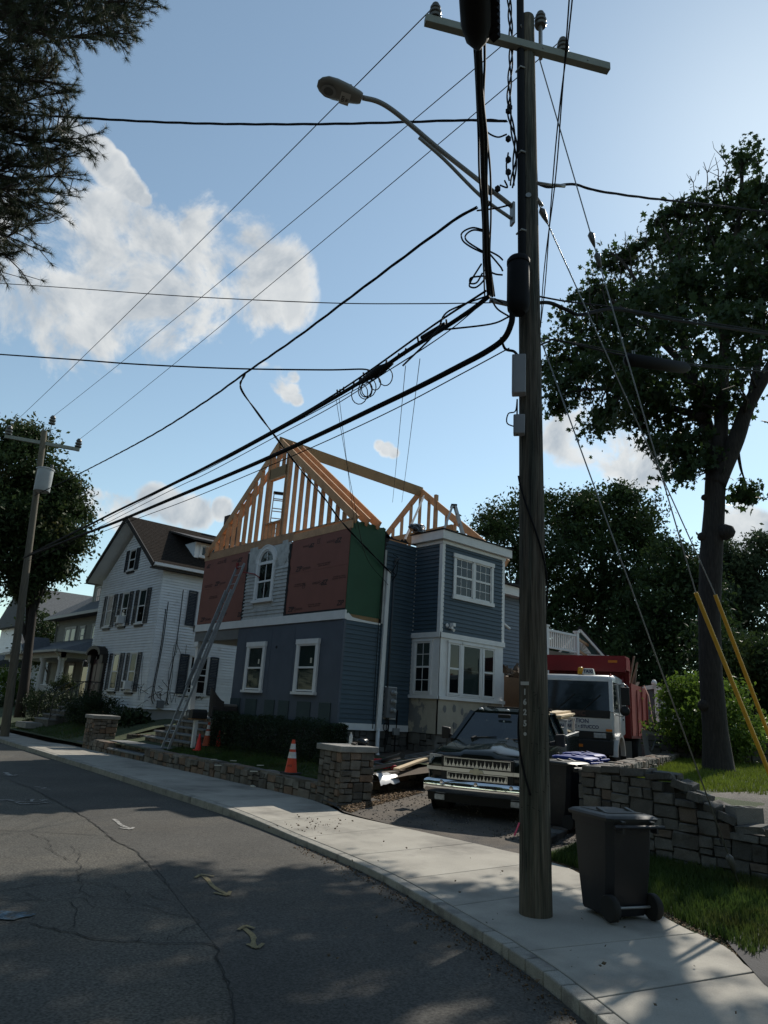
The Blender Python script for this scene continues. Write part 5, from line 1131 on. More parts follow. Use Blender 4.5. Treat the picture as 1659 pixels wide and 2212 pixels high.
# ------------------------------------------------------------------ shed with deck behind the trucks
HS = thing('gabled_shed', 'small teal shed with white gable trim behind the dump truck', 'shed', tuple(atd(1252,1354,29.0).xy)+(.6,))
TEAL = mat('teal_siding', (.045,.085,.085), .7, var=.1)
sO = atd(1252,1354,29.0); sa = math.atan2(sO.y, sO.x)+rad(6); sN = Vector((-math.cos(sa),-math.sin(sa),0)); sU = Vector((math.sin(sa),-math.cos(sa),0))   # gable faces the street, sU runs to its right
rb = atd(1318,1426,29.0); wy = (rb-sO).dot(sU); sl = (sO.z-rb.z)/wy; W2 = 2.3; az_ = sO.z; S0 = Vector((sO.x,sO.y,0))
MB().prism([(-W2,.5),(W2,.5),(W2,az_-sl*W2-.1),(0,az_-.12),(-W2,az_-sl*W2-.1)], S0, sU, UZ, sN, -2.0, 0).obj('wall', TEAL, HS)
for s in (-1,1):
    a = S0+sN*.06+UZ*(az_-.14); b_ = S0+sN*.06+sU*(s*W2*1.12)+UZ*(az_-.14-sl*W2*1.12)
    MB().bar(a, b_, .08, .26, sN).obj('rake_board', WHITE, HS)
    e = S0+sU*(s*W2*1.14)+UZ*(az_-sl*W2*1.14); r0 = S0+UZ*az_; P = [r0+sN*.16, r0-sN*2.1, e-sN*2.1, e+sN*.16]
    MB().hexa([p-UZ*.03 for p in P]+[p+UZ*.03 for p in P]).obj('roof_slope', TARP, HS)
MB().prism([(-.42,az_-1.05),(.42,az_-1.05),(0,az_-.45)], S0, sU, UZ, sN, .0, .06).obj('gable_panel', WHITE, HS)
q = MB()
for i in range(7): a = math.pi*(i+.5)/7; q.bar(S0+sN*.08+UZ*(az_-1.02), S0+sN*.08+sU*(.3*math.cos(a))+UZ*(az_-1.02+.38*math.sin(a)), .02, .04, sN)
q.obj('fan_ornament', CREAM, HS)
MB().frame(S0, sU, UZ, sN, -1.1, 1.1, az_-1.2, az_-1.08, 0, .05).obj('gable_rail', WHITE, HS)
MB().prism([(-.95,az_-1.75),(.95,az_-1.75),(.95,az_-1.6),(0,az_-1.35),(-.95,az_-1.6)], S0, sU, UZ, sN, 0, .1).obj('window_pediment', WHITE, HS)
window(HS, S0-sU*.7+sN*.01+UZ*(az_-2.9), sU, sN, 1.4, 1.1, WHITE, style='fixed', muntin=(2,1))
# deck with balusters
HD = thing('rear_deck', 'raised rear deck with white balustrade behind the red dump body', 'deck', (22,14.5,.8))
dkp = ony(1178,1352,15.2); d0 = ony(1180,1408,15.2); d1 = ony(1246,1405,15.2)
X0, X1 = ony(1180,1400,15.2).x, ony(1246,1400,15.2).x; zd = ony(1215,1405,15.2).z; ztop = ony(1215,1365,15.2).z
MB().box(X0,X1+.1,15.2,18.5,zd-.28,zd-.08).obj('deck_frame', mat('weathered_deck', (.16,.13,.10), .85, var=.2), HD)
for x in (X0,X1): MB().box(x-.07,x+.07,15.13,15.27,zd-.3,ztop+.08).box(x-.1,x+.1,15.1,15.3,ztop+.08,ztop+.14).obj('post', WHITE, HD)
MB().box(X0,X1,15.16,15.24,ztop-.08,ztop).obj('top_rail', WHITE, HD); MB().box(X0,X1,15.17,15.23,zd,zd+.06).obj('bottom_rail', WHITE, HD)
x = X0+.16
while x < X1-.1: MB().box(x,x+.045,15.18,15.22,zd+.06,ztop-.08).obj('baluster', WHITE, HD); x += .135
for x, y in ((X0+.2,15.3),(X1-.1,15.3),(X1-.1,18.2)): MB().box(x-.07,x+.07,y-.07,y+.07,.5,zd-.28).obj('support_post', WHITE, HD)
q = MB(); q.bar((X1+.1,15.2,ztop-.15), (X1+1.3,15.4,ztop-.32), .04, .1); q.bar((X1+.1,15.2,zd+.1), (X1+1.3,15.4,zd-.1), .04, .1); q.bar((X1+1.25,15.35,zd-.8), (X1+1.25,15.35,ztop-.05), .1, .12, (1,0,0)); q.obj('temporary_rail', LUMBER, HD)
# plywood lean-to with shingle debris beside the house
t = thing('plywood_hoarding', 'plywood sheet hoarding beside the bay with shingle scraps on top', 'hoarding', (18.6,13.9,.5))
pa = ony(1090,1445,13.9); pc = ony(1112,1535,13.9)
MB().box(pa.x-.1,pa.x+2.0,13.86,13.9,.5,ony(1095,1462,13.9).z).obj('sheet', mat('plywood', (.24,.13,.065), .8, var=.18, vs=2, fine=.1, fs=30), t); MB().box(pa.x-.2,pa.x-.1,13.84,13.94,.5,ony(1092,1455,13.9).z).obj('post', WHITE, t)
rng = np.random.default_rng(8); zt = ony(1095,1460,13.9).z; q = MB()
for i in range(120):
    p = Vector((pa.x+rng.uniform(0,2), 14.0+rng.uniform(0,.45), zt+rng.uniform(.0,.30)*(1-abs(rng.uniform(-1,1))*.4))); a = Vector(rng.normal(size=3)).normalized(); q.bar(p, p+a*.22, .12, .012, rng.normal(size=3))
q.obj('shingle_scraps', mat('shingle_scrap', (.20,.15,.11), .9, var=.3, vs=10), t)
# vinyl fence panel, gate shed end, seen past the truck
t = thing('vinyl_fence', 'white vinyl fence with a grey shed end behind it, right of the dump truck', 'fence', (22,10,.7))
F0 = onz(1412,1640,.62); 
def fr(x, y, D): return atd(x, y, D)
Df = 25.5; a = atd(1430,1530,Df); b_ = atd(1487,1530,Df); u = Vector((b_.x-a.x,b_.y-a.y,0)); Lf = u.length; u.normalize(); nf = Vector((u.y,-u.x,0)); nf = nf if nf.dot(Vector((-1,-1,0))) > 0 else -nf
zt = a.z
for i in range(6):
    w_ = Lf/6*.99; MB().frame((a.x,a.y,.4), u, UZ, nf, Lf*i/6, Lf*i/6+w_, 0, zt-.4-.12, 0, .03).obj('board', WHITE, t)
MB().frame((a.x,a.y,.4), u, UZ, nf, 0, Lf, zt-.52, zt-.38, -.02, .05).obj('top_rail', WHITE, t)
for s in (0,Lf): MB().frame((a.x,a.y,.4), u, UZ, nf, s-.07, s+.07, 0, zt-.25, -.05, .08).frame((a.x,a.y,.4), u, UZ, nf, s-.1, s+.1, zt-.25, zt-.2, -.08, .11).obj('post', WHITE, t)
t = thing('grey_shed', 'grey panelled shed with white trim just right of the dump truck', 'shed', (24,11,.7))
a = atd(1395,1500,27.5); b_ = atd(1470,1500,27.5); u = Vector((b_.x-a.x,b_.y-a.y,0)); Ls_ = u.length; u.normalize(); nf = Vector((u.y,-u.x,0)); nf = nf if nf.dot(Vector((-1,-1,0))) > 0 else -nf
z1 = atd(1397,1482,27.5).z; z2 = atd(1462,1510,27.5).z
SHEDG = mat('slate_shed_panel', (.075,.085,.095), .7, var=.08)
MB().prism([(-.6,.4),(Ls_,.4),(Ls_,z2),(.3,z1),(-.6,z1-.2)], (a.x,a.y,0), u, UZ, nf, -2.5, 0).obj('wall', SHEDG, t)
q = MB(); q.bar(Vector((a.x,a.y,z1))+u*.25+nf*.03, Vector((a.x,a.y,z2))+u*(Ls_+.1)+nf*.03, .1, .14); q.bar(Vector((a.x,a.y,z1))+u*.35+nf*.03, Vector((a.x,a.y,z1-.2))-u*.65+nf*.03, .1, .14); q.obj('fascia', WHITE, t)
for s in (-.55,.35,Ls_): MB().frame((a.x,a.y,.4), u, UZ, nf, s-.06, s+.06, 0, (z1 if s < 1 else z2)-.5, 0, .05).obj('corner_post', WHITE, t)
MB().lathe([(.0,-.1),(.09,-.05),(.1,.02),(.05,.1),(0,.11)], 10, Vector((a.x,a.y,z1+.12))+u*.3+nf*.05).obj('finial', WHITE, t, smooth=True)
# ================================================================== utility poles, street lamp, wires
POLEW = mat('weathered_pole_wood', (.105,.092,.072), .92, var=.38, vs=2.6, stretch=(11,11,.5), fine=.4, fs=6, bump=1.0, bs=7, spec=.2, c2=(.060,.062,.050), c2scale=1.0, c2lo=.45, c2hi=.6)
POLEF = mat('tan_pole_wood', (.115,.10,.074), .9, var=.25, vs=2.2, stretch=(9,9,.7), fine=.2, fs=5, bump=.4, bs=6)
ARMW = mat('crossarm_wood', (.20,.215,.19), .8, var=.15, vs=4); PORC = mat('grey_porcelain', (.085,.085,.08), .35, var=.1); STEELG = mat('galvanised_steel', (.24,.245,.24), .45, metal=.5, var=.15)
LAMPG = mat('lamp_grey', (.19,.19,.18), .5, var=.08); LENS = mat('lamp_lens', (.10,.10,.09), .2, var=.2, vs=30); BOXG = mat('grey_box', (.26,.27,.28), .55, var=.08); YGUARD = mat('yellow_guard', (.60,.33,.03), .5, var=.08)
PB = Vector((6.14,4.46,0)); PT = Vector((6.06,4.54,11.25))
def pole_at(z): return PB.lerp(PT, z/PT.z)
t = thing('utility_pole', 'tall dark timber utility pole standing in the pavement', 'utility pole', (6.14,4.46,-.05))
zs = [-.2,0,.6,1.5,3,4.5,6,7.5,9,10.2,11.25]; rs_ = [.160,.158,.153,.149,.142,.136,.130,.124,.118,.112,.106]
q = MB(); q.tube([pole_at(z) for z in zs], rs_, 28); q.obj('pole_shaft', POLEW, t, smooth=60)
q = MB(); tmp = thing
# drying checks and old staples on the shaft
rnd = random.Random(77); q = MB(); st = MB(); ca = math.atan2(-4.5,-6.1)
def rad_at(z): return float(np.interp(z, zs, rs_))
for k in range(70):
    z = rnd.uniform(.1,9.5); a = ca+rnd.uniform(-1.5,1.5); L_ = rnd.uniform(.12,.75); pts = []
    for i in range(5): zz = z+L_*i/4; aa = a+rnd.uniform(-.02,.02); p = pole_at(zz); pts.append(p+Vector((math.cos(aa),math.sin(aa),0))*(rad_at(zz)+.0005))
    q.tube(pts, [.0008,.0028,.0035,.0025,.0008], 4)
q.obj('drying_checks', TARP, t)['kind'] = 'stuff'
for k in range(26):
    z = rnd.uniform(.9,2.3); a = ca+rnd.uniform(-1.2,1.2); p = pole_at(z)+Vector((math.cos(a),math.sin(a),0))*rad_at(z); d_ = Vector((-math.sin(a),math.cos(a),0))*.012+UZ*rnd.uniform(-.01,.01); st.bar(p-d_, p+d_, .004, .004)
st.obj('staples', BLACKC, t)['kind'] = 'stuff'
q = MB(); aL = Vector((4.72,5.19,10.62)); aR = Vector((7.06,3.87,10.62)); ad = (aR-aL).normalized(); an = Vector((ad.y,-ad.x,0)); off = an*.16 if an.dot(Vector((-6,-4.4,0))) > 0 else -an*.16
fwd = Vector((-ad.y,ad.x,0)); fwd = fwd if fwd.y > 0 else -fwd
q.bar(aL, aR, .10, .125).obj('crossarm', ARMW, t, bevel=.006)
for f in (.2,.35,.62,.87): MB().tube([aL.lerp(aR,f)-fwd*.06+UZ*-.01, aL.lerp(aR,f)+fwd*.06+UZ*-.01], .012, 6).obj('bolt', STEELG, t)
def insulator(P, par, s=1.0, pin=.1):
    q = MB(); q.lathe([(.018,-pin),(.018,0),(.075,0),(.085,.03),(.055,.05),(.05,.07),(.078,.08),(.085,.105),(.055,.125),(.05,.145),(.07,.155),(.072,.185),(.045,.2),(.055,.215),(.05,.24),(.0,.25)] if s == 1 else [(.015,-pin),(.015,0),(.10*s,0),(.105*s,.04*s),(.05*s,.06*s),(.10*s,.1*s),(.1*s,.14*s),(.05*s,.16*s),(.09*s,.2*s),(.05*s,.28*s),(0,.3*s)], 18, P); return q.obj('insulator', PORC, par, smooth=40)
I1 = aL.lerp(aR,.05)+UZ*.07; I3 = aL.lerp(aR,.74)+UZ*.07; I2 = pole_at(11.1)+Vector((.16,-.12,.05))
for P in (I1,I3,I2): insulator(P, t)
MB().bar(I2-UZ*.6, I2, .04, .04).obj('pole_top_pin', STEELG, t)
q = MB()
for z, a in ((10.9,.4),(10.55,.5)): p = pole_at(z); q.tube([p+Vector((-.12,-.02,0)), p+Vector((-.20,-.05,.02))], .008, 5)
q.obj('climbing_spikes', STEELG, t)
# riser conduit down the street face, ground wire
vw = Vector((-6.1,-4.5,0)).normalized(); sd_ = Vector((vw.y,-vw.x,0))
sd_ = sd_ if sd_.dot(Vector((-.74,.67,0))) > 0 else -sd_          # towards the left in the picture
con = MB(); con.tube([pole_at(z)+sd_*.085+vw*(.125 if z < 9 else .11) for z in (7.05,8,9,10,11,11.6)], .052, 14); con.obj('riser_conduit', BLACKC, t, smooth=60)
for z in (7.6,8.8,10.2): MB().tube([pole_at(z)+sd_*.03+vw*.15, pole_at(z)+sd_*.085+vw*.185, pole_at(z)+sd_*.15+vw*.1], .014, 6).obj('conduit_strap', STEELG, t)
# wire wrapped loosely round the pole low down
q = MB(); pts = []
for i in range(90):
    f = i/89; a = f*7.2+2.6; z = 4.4-f*3.35; r = .150+.004+.0*f; p = pole_at(z); rr_ = .143+(1.0-z/12)*.012+.004; pts.append(p+Vector((math.cos(a)*rr_, math.sin(a)*rr_, 0)))
q.tube(pts, .011, 6); q.obj('ground_wire', BLACKC, t, smooth=True)
# pole number, facing the camera
NUM = mat('number_tag', (.42,.42,.40), .5, var=.05)
cdir = math.atan2(vw.y, vw.x)
for k, (ch, z) in enumerate(zip('1625', (2.04,1.94,1.84,1.73))):
    pz = pole_at(z-.06+.05); a = cdir-rad(42)*1.0*(-1 if False else 1)
    n_ = Vector((math.cos(a), math.sin(a), 0)); lft = Vector((math.cos(cdir-rad(38)), math.sin(cdir-rad(38)), 0))
    best = max((Vector((math.cos(cdir+s*rad(36)), math.sin(cdir+s*rad(36)), 0)) for s in (-1,1)), key=lambda v: v.dot(sd_))
    text(t, ch, .08, pz+best*(.150), Vector((-best.y,best.x,0)), UZ, NUM, 0, .003, 'number')
best = max((Vector((math.cos(cdir+s*rad(36)), math.sin(cdir+s*rad(36)), 0)) for s in (-1,1)), key=lambda v: v.dot(sd_))
MB().tube([pole_at(1.62)+best*.145, pole_at(1.62)+best*.152], .018, 10).obj('number_rivet', NUM, t)
q = MB(); q.frame(pole_at(2.10)+best*.147, Vector((-best.y,best.x,0)), UZ, best, -.05, .05, 0, .035, 0, .006); q.obj('number_plate', NUM, t)
# splice case, cabinets
Pc = pole_at(6.75)+vw*.27+sd_*.13
MB().lathe([(.0,-.40),(.08,-.39),(.125,-.34),(.135,-.26),(.135,.24),(.128,.27),(.14,.28),(.14,.33),(.12,.36),(.05,.37),(0,.37)], 22, Pc).obj('splice_case', BLACKC, t, smooth=40)
for z0, z1, w_, dd in ((5.36,5.86,.16,.12),(4.86,5.1,.13,.10)):
    c = pole_at((z0+z1)/2)+sd_*.13+vw*.16; b = MB(); b.frame(c, sd_, UZ, vw, -w_/2, w_/2, -(z1-z0)/2, (z1-z0)/2, -dd/2, dd/2); o = b.obj('equipment_box', BOXG, t, bevel=.012)
    b = MB(); b.frame(c, sd_, UZ, vw, w_*.28, w_*.34, -(z1-z0)/2+.01, (z1-z0)/2-.01, dd/2, dd/2+.008); b.obj('lid_rib', BOXG, o)
q = MB(); c0 = pole_at(5.3)+sd_*.15+vw*.17
q.tube(catmull([c0, c0+sd_*.02+UZ*-.15, c0+sd_*.10+UZ*-.18, c0+sd_*.11+UZ*-.30, c0+UZ*-.36, c0+UZ*-.45],5), .008, 5); q.tube([c0, c0+UZ*-.4], .01, 5)
c1 = pole_at(5.86)+sd_*.14+vw*.17; q.tube(catmull([c1, c1+UZ*.06+sd_*.05, c1+UZ*.1+sd_*.15, c1+UZ*.25+sd_*.2],5), .016, 6)
q.obj('drop_cables', BLACKC, t, smooth=True)['kind'] = 'stuff'
# pink survey tape
MB().bar(pole_at(.78)+sd_*.15+vw*.06, pole_at(.66)+sd_*.20+vw*.08, .03, .006).obj('survey_tape', mat('pink_tape', (.6,.05,.12), .6), t)
MB().tube([pole_at(8.15)+vw*.1, pole_at(8.15)+vw*.135], .035, 12).obj('badge', STEELG, t)
# bracket arms on the left holding the cables off the pole
for z, L in ((6.62,.38),): MB().bar(pole_at(z)+sd_*.1, pole_at(z+.06)+sd_*(.1+L)+vw*.1, .04, .05).obj('standoff_bracket', STEELG, t)
# --- street lamp
la = rad(-25); ld = Vector((-math.cos(la), -math.sin(la), 0))
def onpl(x, y):
    n_ = Vector((-math.sin(la), math.cos(la), 0)); r = Vector(ray(x, y)); return Vector((0,0,HC))+r*(n_.dot(Vector((6.1,4.5,0)))/n_.dot(r))
sl_ = thing('street_lamp', 'grey cobra-head street lamp on a long curved arm fixed to the near pole', 'street lamp', onpl(1104,455))
P = [onpl(*p) for p in ((1106,446),(1000,363),(940,315),(885,268),(845,236),(815,219),(783,211))]
MB().tube(catmull(P,5), .031, 12).obj('arm', LAMPG, sl_, smooth=True)
P2 = [onpl(*p) for p in ((1104,472),(1040,425),(960,345),(905,297))]; MB().tube(catmull(P2,5), .022, 10).obj('brace', LAMPG, sl_, smooth=True)
q = MB(); a = onpl(1107,440); b_ = onpl(1107,485); q.bar(a, b_, .09, .03, ld); q.obj('bracket', STEELG, sl_)
h0 = onpl(781,213); h1 = onpl(686,180); hd = (h1-h0); hL = hd.length; hd.normalize(); hs = hd.cross(UZ).normalized(); hu = hs.cross(hd)
secs = []
for f, w_, hb, ht in ((0,.075,.05,.05),(.06,.09,.07,.06),(.35,.13,.09,.07),(.6,.15,.08,.07),(.8,.145,.06,.06),(.93,.10,.04,.045),(1.0,.045,.015,.02)):
    c = h0+hd*(hL*f); secs.append([c+hs*(w_*math.cos(a)*1.0)+hu*((ht if math.sin(a) > 0 else hb*.75)*math.sin(a)) for a in [i*math.pi/8 for i in range(16)]])
MB().loft(secs).obj('lamp_head', LAMPG, sl_, smooth=50)
def disc(f, r0, r1, dz_, m, nm):
    c = h0+hd*(hL*f)-hu*dz_; q = MB(); q.add([c+(hd*math.cos(a)+hs*math.sin(a))*r for r in (r0,r1) for a in [i*math.pi/10 for i in range(20)]], [(i,(i+1)%20,20+(i+1)%20,20+i) for i in range(20)]+([] if r0 > .001 else [])); q.obj(nm, m, sl_)
disc(.74, .06, .095, .0655, STEELG, 'lens_ring'); disc(.74, .002, .06, .0665, LENS, 'lens')
text(sl_, '36\nLED', .05, h0+hd*(hL*.36)-hu*.0705+hs*.03, hs, -hd, mat('label_print', (.03,.03,.03), .7), 0, .001, 'lamp_label')
c = h0+hd*(hL*.36)-hu*.0695; q = MB(); q.add([c+hd*a+hs*b_ for a, b_ in ((-.06,-.07),(.06,-.07),(.06,.11),(-.06,.11))], [(0,1,2,3)]); q.obj('label_plate', NUM, sl_)
MB().lathe([(.032,0),(.034,.05),(.025,.07),(0,.072)], 12, h0+hd*(hL*.28)+hu*.065).obj('photocell', BLACKC, sl_, smooth=40)
# --- far pole
tf = thing('far_utility_pole', 'leaning brown utility pole with a white transformer by the white house', 'utility pole', (7.8,30.0,0))
FB = Vector((7.85,30.0,-.2)); FT = Vector((7.05,30.2,12.3)); fpole = lambda z: FB.lerp(FT, (z+.2)/12.5)
MB().tube([fpole(z) for z in (-.2,3,6,9,12.3)], [.165,.15,.138,.125,.112], 18).obj('pole_shaft', POLEF, tf, smooth=60)
fr_ = atd(172,972,30.9); fc = fpole(11.75); fdv = Vector((fr_.x-fc.x,fr_.y-fc.y,0)).normalized(); fa = fc-fdv*1.25+UZ*.02; fb = fc+fdv*((fr_-fc).length)
fb = Vector((fr_.x,fr_.y,fc.z)); fa = fc*2-fb
MB().bar(fa, fb, .11, .14).obj('crossarm', ARMW, tf)
F1 = atd(9,922,30.6); F2 = atd(107,935,30.4); F3 = atd(167,960,30.8)
J1 = fa.lerp(fb,.04)+UZ*.1; J2 = fpole(12.3)+Vector((.2,-.1,.35)); J3 = fa.lerp(fb,.97)+UZ*.1
for P in (J1,J2,J3): insulator(P, tf, 1.35, .2)
MB().bar(fpole(11.9)+Vector((.17,-.1,0)), J2, .03, .03).obj('ridge_pin', STEELG, tf)
tc_ = fpole(9.55)+Vector((-.28,-.36,0)); tc_ = fpole(9.55)+Vector((-6.9,-29.5,0)).normalized()*.42+Vector((.15,-.1,0))
TW = mat('transformer_paint', (.32,.33,.33), .5, var=.1)
q = MB(); q.lathe([(.30,0),(.31,.02),(.31,.92),(.335,.925),(.335,.97),(.25,1.0),(0,1.01)], 24, tc_); tr_ = q.obj('transformer', TW, tf, smooth=35)
MB().lathe([(.05,0),(.07,.05),(.04,.08),(.06,.13),(.03,.2),(0,.21)], 12, tc_+Vector((.2,-.05,1.0))).obj('bushing', PORC, tr_); MB().box(tc_.x-.1,tc_.x+.1,tc_.y+.25,tc_.y+.5,tc_.z+.2,tc_.z+.8).obj('hanger', STEELG, tf)
# ------------------------------------------------------------------ wires
def plane_pts(px, dA, dB):
    A = atd(px[0][0], px[0][1], dA); B = atd(px[-1][0], px[-1][1], dB); n_ = Vector((-(B.y-A.y), B.x-A.x, 0)); out = [A]
    for x, y in px[1:-1]:
        r = Vector(ray(x, y)); k = n_.dot(Vector((A.x,A.y,0)))/n_.dot(r); out.append(Vector((0,0,HC))+r*k)
    return out+[B]
def z_pts(px, zA, zB): n = len(px)-1; return [onz(x, y, zA+(zB-zA)*i/n) for i, (x, y) in enumerate(px)]
def wire(label, pts, r, name='overhead_wire', n=6, sub=8, m=BLACKC, group=None, twist=None):
    P = catmull(pts, sub); root = None
    if not twist:
        q = MB(); q.tube(P, r, n); return tag(q.obj(name, m, None, smooth=True), label, 'wire', group)
    q = MB()
    for ph in range(twist[0]):
        Q = []; s = 0
        for i, p in enumerate(P):
            if i: s += (P[i]-P[i-1]).length
            a = s*twist[2]+ph*6.283/twist[0]; Q.append(p+Vector((0,0,math.cos(a)*twist[1]))+Vector((math.sin(a)*twist[1]*.7,-math.sin(a)*twist[1]*.7,0)))
        q.tube(Q, r, n)
    return tag(q.obj(name, m, None, smooth=True), label, 'wire', group)
def sag(A, B, s, n=10): return [A.lerp(B, i/n)-UZ*(s*4*(i/n)*(1-i/n)) for i in range(n+1)]
for A, B, l in ((I1+UZ*.24, J1+UZ*.36, 'thin primary wire from the outer crossarm insulator to the far pole'), (I2+UZ*.24, J2+UZ*.36, 'thin primary wire from the pole-top insulator to the far pole'), (I3+UZ*.24, J3+UZ*.36, 'thin primary wire from the inner crossarm insulator to the far pole')):
    wire(l, sag(A, B, .12), .008, sub=2, n=5)
wire('twisted service cable spanning from the near pole to the far pole above the trusses', plane_pts([(1030,448),(990,470),(900,535),(760,640),(640,730),(530,806),(440,870),(320,945),(170,1024),(75,1070)], 7.3, 30.6), .010, twist=(3,.014,3.2), sub=14, n=5)
ub = [(1056,640),(1020,668),(960,708),(880,758),(800,812),(700,872),(600,928),(480,992),(360,1052),(250,1105),(185,1138),(62,1200)]
wire('thick bundled telephone cable lashed above the house, upper of the pair', plane_pts(ub, 7.25, 30.5), .028, 'telephone_cable', n=8)
wire('thin messenger strand riding just above the upper telephone bundle', plane_pts([(1050,628),(940,700),(800,800),(700,866),(600,924),(480,989),(360,1050),(62,1197)], 7.27, 30.5), .014)
for k, dy in enumerate((0,9)): wire('slack thin telephone wire below the upper bundle', plane_pts([(1054,645),(960,722),(840,800),(720,868+dy),(600,932+dy),(450,1012+dy),(330,1070+dy),(66,1206+dy)], 7.22, 30.5), .007, n=5, group='slack telephone wires')
lb = [(1107,676),(1104,700),(1088,732),(1050,760),(990,792),(900,838),(800,886),(700,934),(600,980),(480,1032),(360,1082),(250,1128),(170,1158),(50,1205)]
wire('thick black telephone cable sweeping down from the splice case to the far pole', plane_pts(lb, 7.3, 30.5), .036, 'telephone_cable', n=10)
wire('thin wire running parallel below the thick lower telephone cable', plane_pts([(1100,752),(1000,806),(850,885),(700,955),(550,1020),(400,1082),(250,1138),(60,1212)], 7.35, 30.5), .008, n=5)
# lashed splice clutter on the upper bundle
cl = thing('cable_splice', 'tangled splice and hanging loops on the upper telephone bundle', 'cable splice', plane_pts(ub,7.25,30.5)[4])
q = MB(); Pu = plane_pts(ub, 7.25, 30.5); A, B = Pu[4], Pu[5]; dcl = (B-A).normalized()
q.tube([A-dcl*.5, A-dcl*.2, A+dcl*.25], [.03,.075,.03], 10); q.tube([Pu[2]+UZ*.05, Pu[2].lerp(Pu[3],.6)+UZ*.06], .03, 8); q.obj('closure', BLACKC, cl, smooth=True)
q = MB(); rnd = random.Random(3)
for k in range(6):
    c = A.lerp(Pu[3], rnd.uniform(-.3,.45))-UZ*.1; r = rnd.uniform(.10,.18); q.tube([c+Vector((math.cos(a)*r*.5, -math.cos(a)*r*.5, math.sin(a)*r-.08)) for a in [i*.42 for i in range(16)]], .008, 5)
for k in range(14): c = Pu[1].lerp(Pu[5], rnd.random()); q.tube([c-UZ*.04, c+UZ*.07+Vector((rnd.uniform(-.04,.04),0,0))], .014, 5)
q.obj('loops', BLACKC, cl, smooth=True)
# service drop to the blue house
wire('service drop from the twisted cable down to the side of the blue house', [plane_pts([(1030,448),(530,806),(75,1070)],7.3,30.6)[1]]+[atd(520,838,14.2), atd(555,890,14.6), atd(600,950,15.3), atd(650,1015,16.2), atd(700,1075,17.2), atd(745,1135,18.2), Vector((12.98,14.4,5.55))], .014, sub=8, twist=(2,.012,4.0))
for (xa,ya,da),(xb,yb,db),l in (((726,862,14.0),(762,1068,15.5),'thin drop pair from the bundle towards the green sheathing'),((733,862,14.0),(770,1160,19.0),'second thin drop pair hanging towards the green sheathing'),((876,790,9.9),(848,1085,20),'long thin drop wire running behind the ridge beam, left of two'),((907,775,9.6),(868,1085,20),'long thin drop wire running behind the ridge beam, right of two')):
    wire(l, sag(atd(xa,ya,da), atd(xb,yb,db), .05, 6), .006, n=5, sub=3)
wire('long drop continuing down past the green sheathing to the downspout', [atd(762,1068,15.5), atd(790,1200,17.5), Vector((12.9,14.4,5.2))], .007, n=5)
# wires across the street to the left
wire('thick twisted cable crossing the sky to the pine on the left', plane_pts([(1095,262),(1000,260),(870,264),(700,268),(500,268),(350,264),(200,256),(0,243),(-200,228)], 7.3, 12), .009, twist=(3,.013,4.5), sub=14, n=5)
wire('thin wire crossing the cloud towards the left', plane_pts([(1060,654),(900,656),(700,654),(400,640),(150,622),(-150,602)], 7.3, 16), .007, n=5)
wire('medium cable crossing below the cloud from the upper bundle', [plane_pts(ub,7.25,30.5)[4]]+plane_pts([(790,798),(700,799),(500,796),(300,787),(150,776),(-150,755)], 9.9, 16)[0:], .013, n=6)
# spans overhead towards the camera
bund = [(1056,640),(1050,560),(1048,470),(1044,380),(1042,300),(1036,220),(1033,130),(1030,40),(1027,-60)]
for k, (dx, rr_) in enumerate(((0,.030),(6,.022),(-7,.012),(12,.012))):
    wire('black cable bundle running overhead from the pole bracket past the lamp arm', z_pts([(x+dx*(1+.3*math.sin(i*1.7+k)), y) for i, (x, y) in enumerate(bund)], 6.66+.02*k, 6.3), rr_*.8, 'overhead_cable', group='cables running overhead')
tcl = thing('overhead_closure', 'black cable closure hanging overhead at the top of the cable bundle', 'closure', onz(1030,40,6.36))
a = onz(1031,82,6.33); b_ = onz(1026,-30,6.36); d_ = (b_-a).normalized(); q = MB(); q.tube([a-d_*.08, a, a.lerp(b_,.3), b_], [.02,.085,.11,.11], 12); q.obj('closure_body', BLACKC, tcl, smooth=40)
q = MB()
for i in range(7): c = a.lerp(b_, .1+.13*i)+Vector((.09,-.08,0)); q.box(c.x-.03,c.x+.03,c.y-.03,c.y+.03,c.z-.03,c.z+.03)
q.obj('clamps', BLACKC, tcl)
wire('thin twisted cables dropping down the left face of the pole top', [pole_at(11.6)+sd_*.24+vw*.12, pole_at(10.6)+sd_*.21+vw*.13, pole_at(9.6)+sd_*.24+vw*.14, pole_at(8.9)+sd_*.16+vw*.14, pole_at(8.3)+sd_*.2+vw*.14], .012, twist=(3,.025,6), sub=14, n=5)
wire('pair of thin strands slanting overhead right of the pole', z_pts([(1168,705),(1180,560),(1196,400),(1210,240),(1225,90),(1238,-60)], 6.25, 6.6), .006, twist=(2,.012,2.0), n=5)
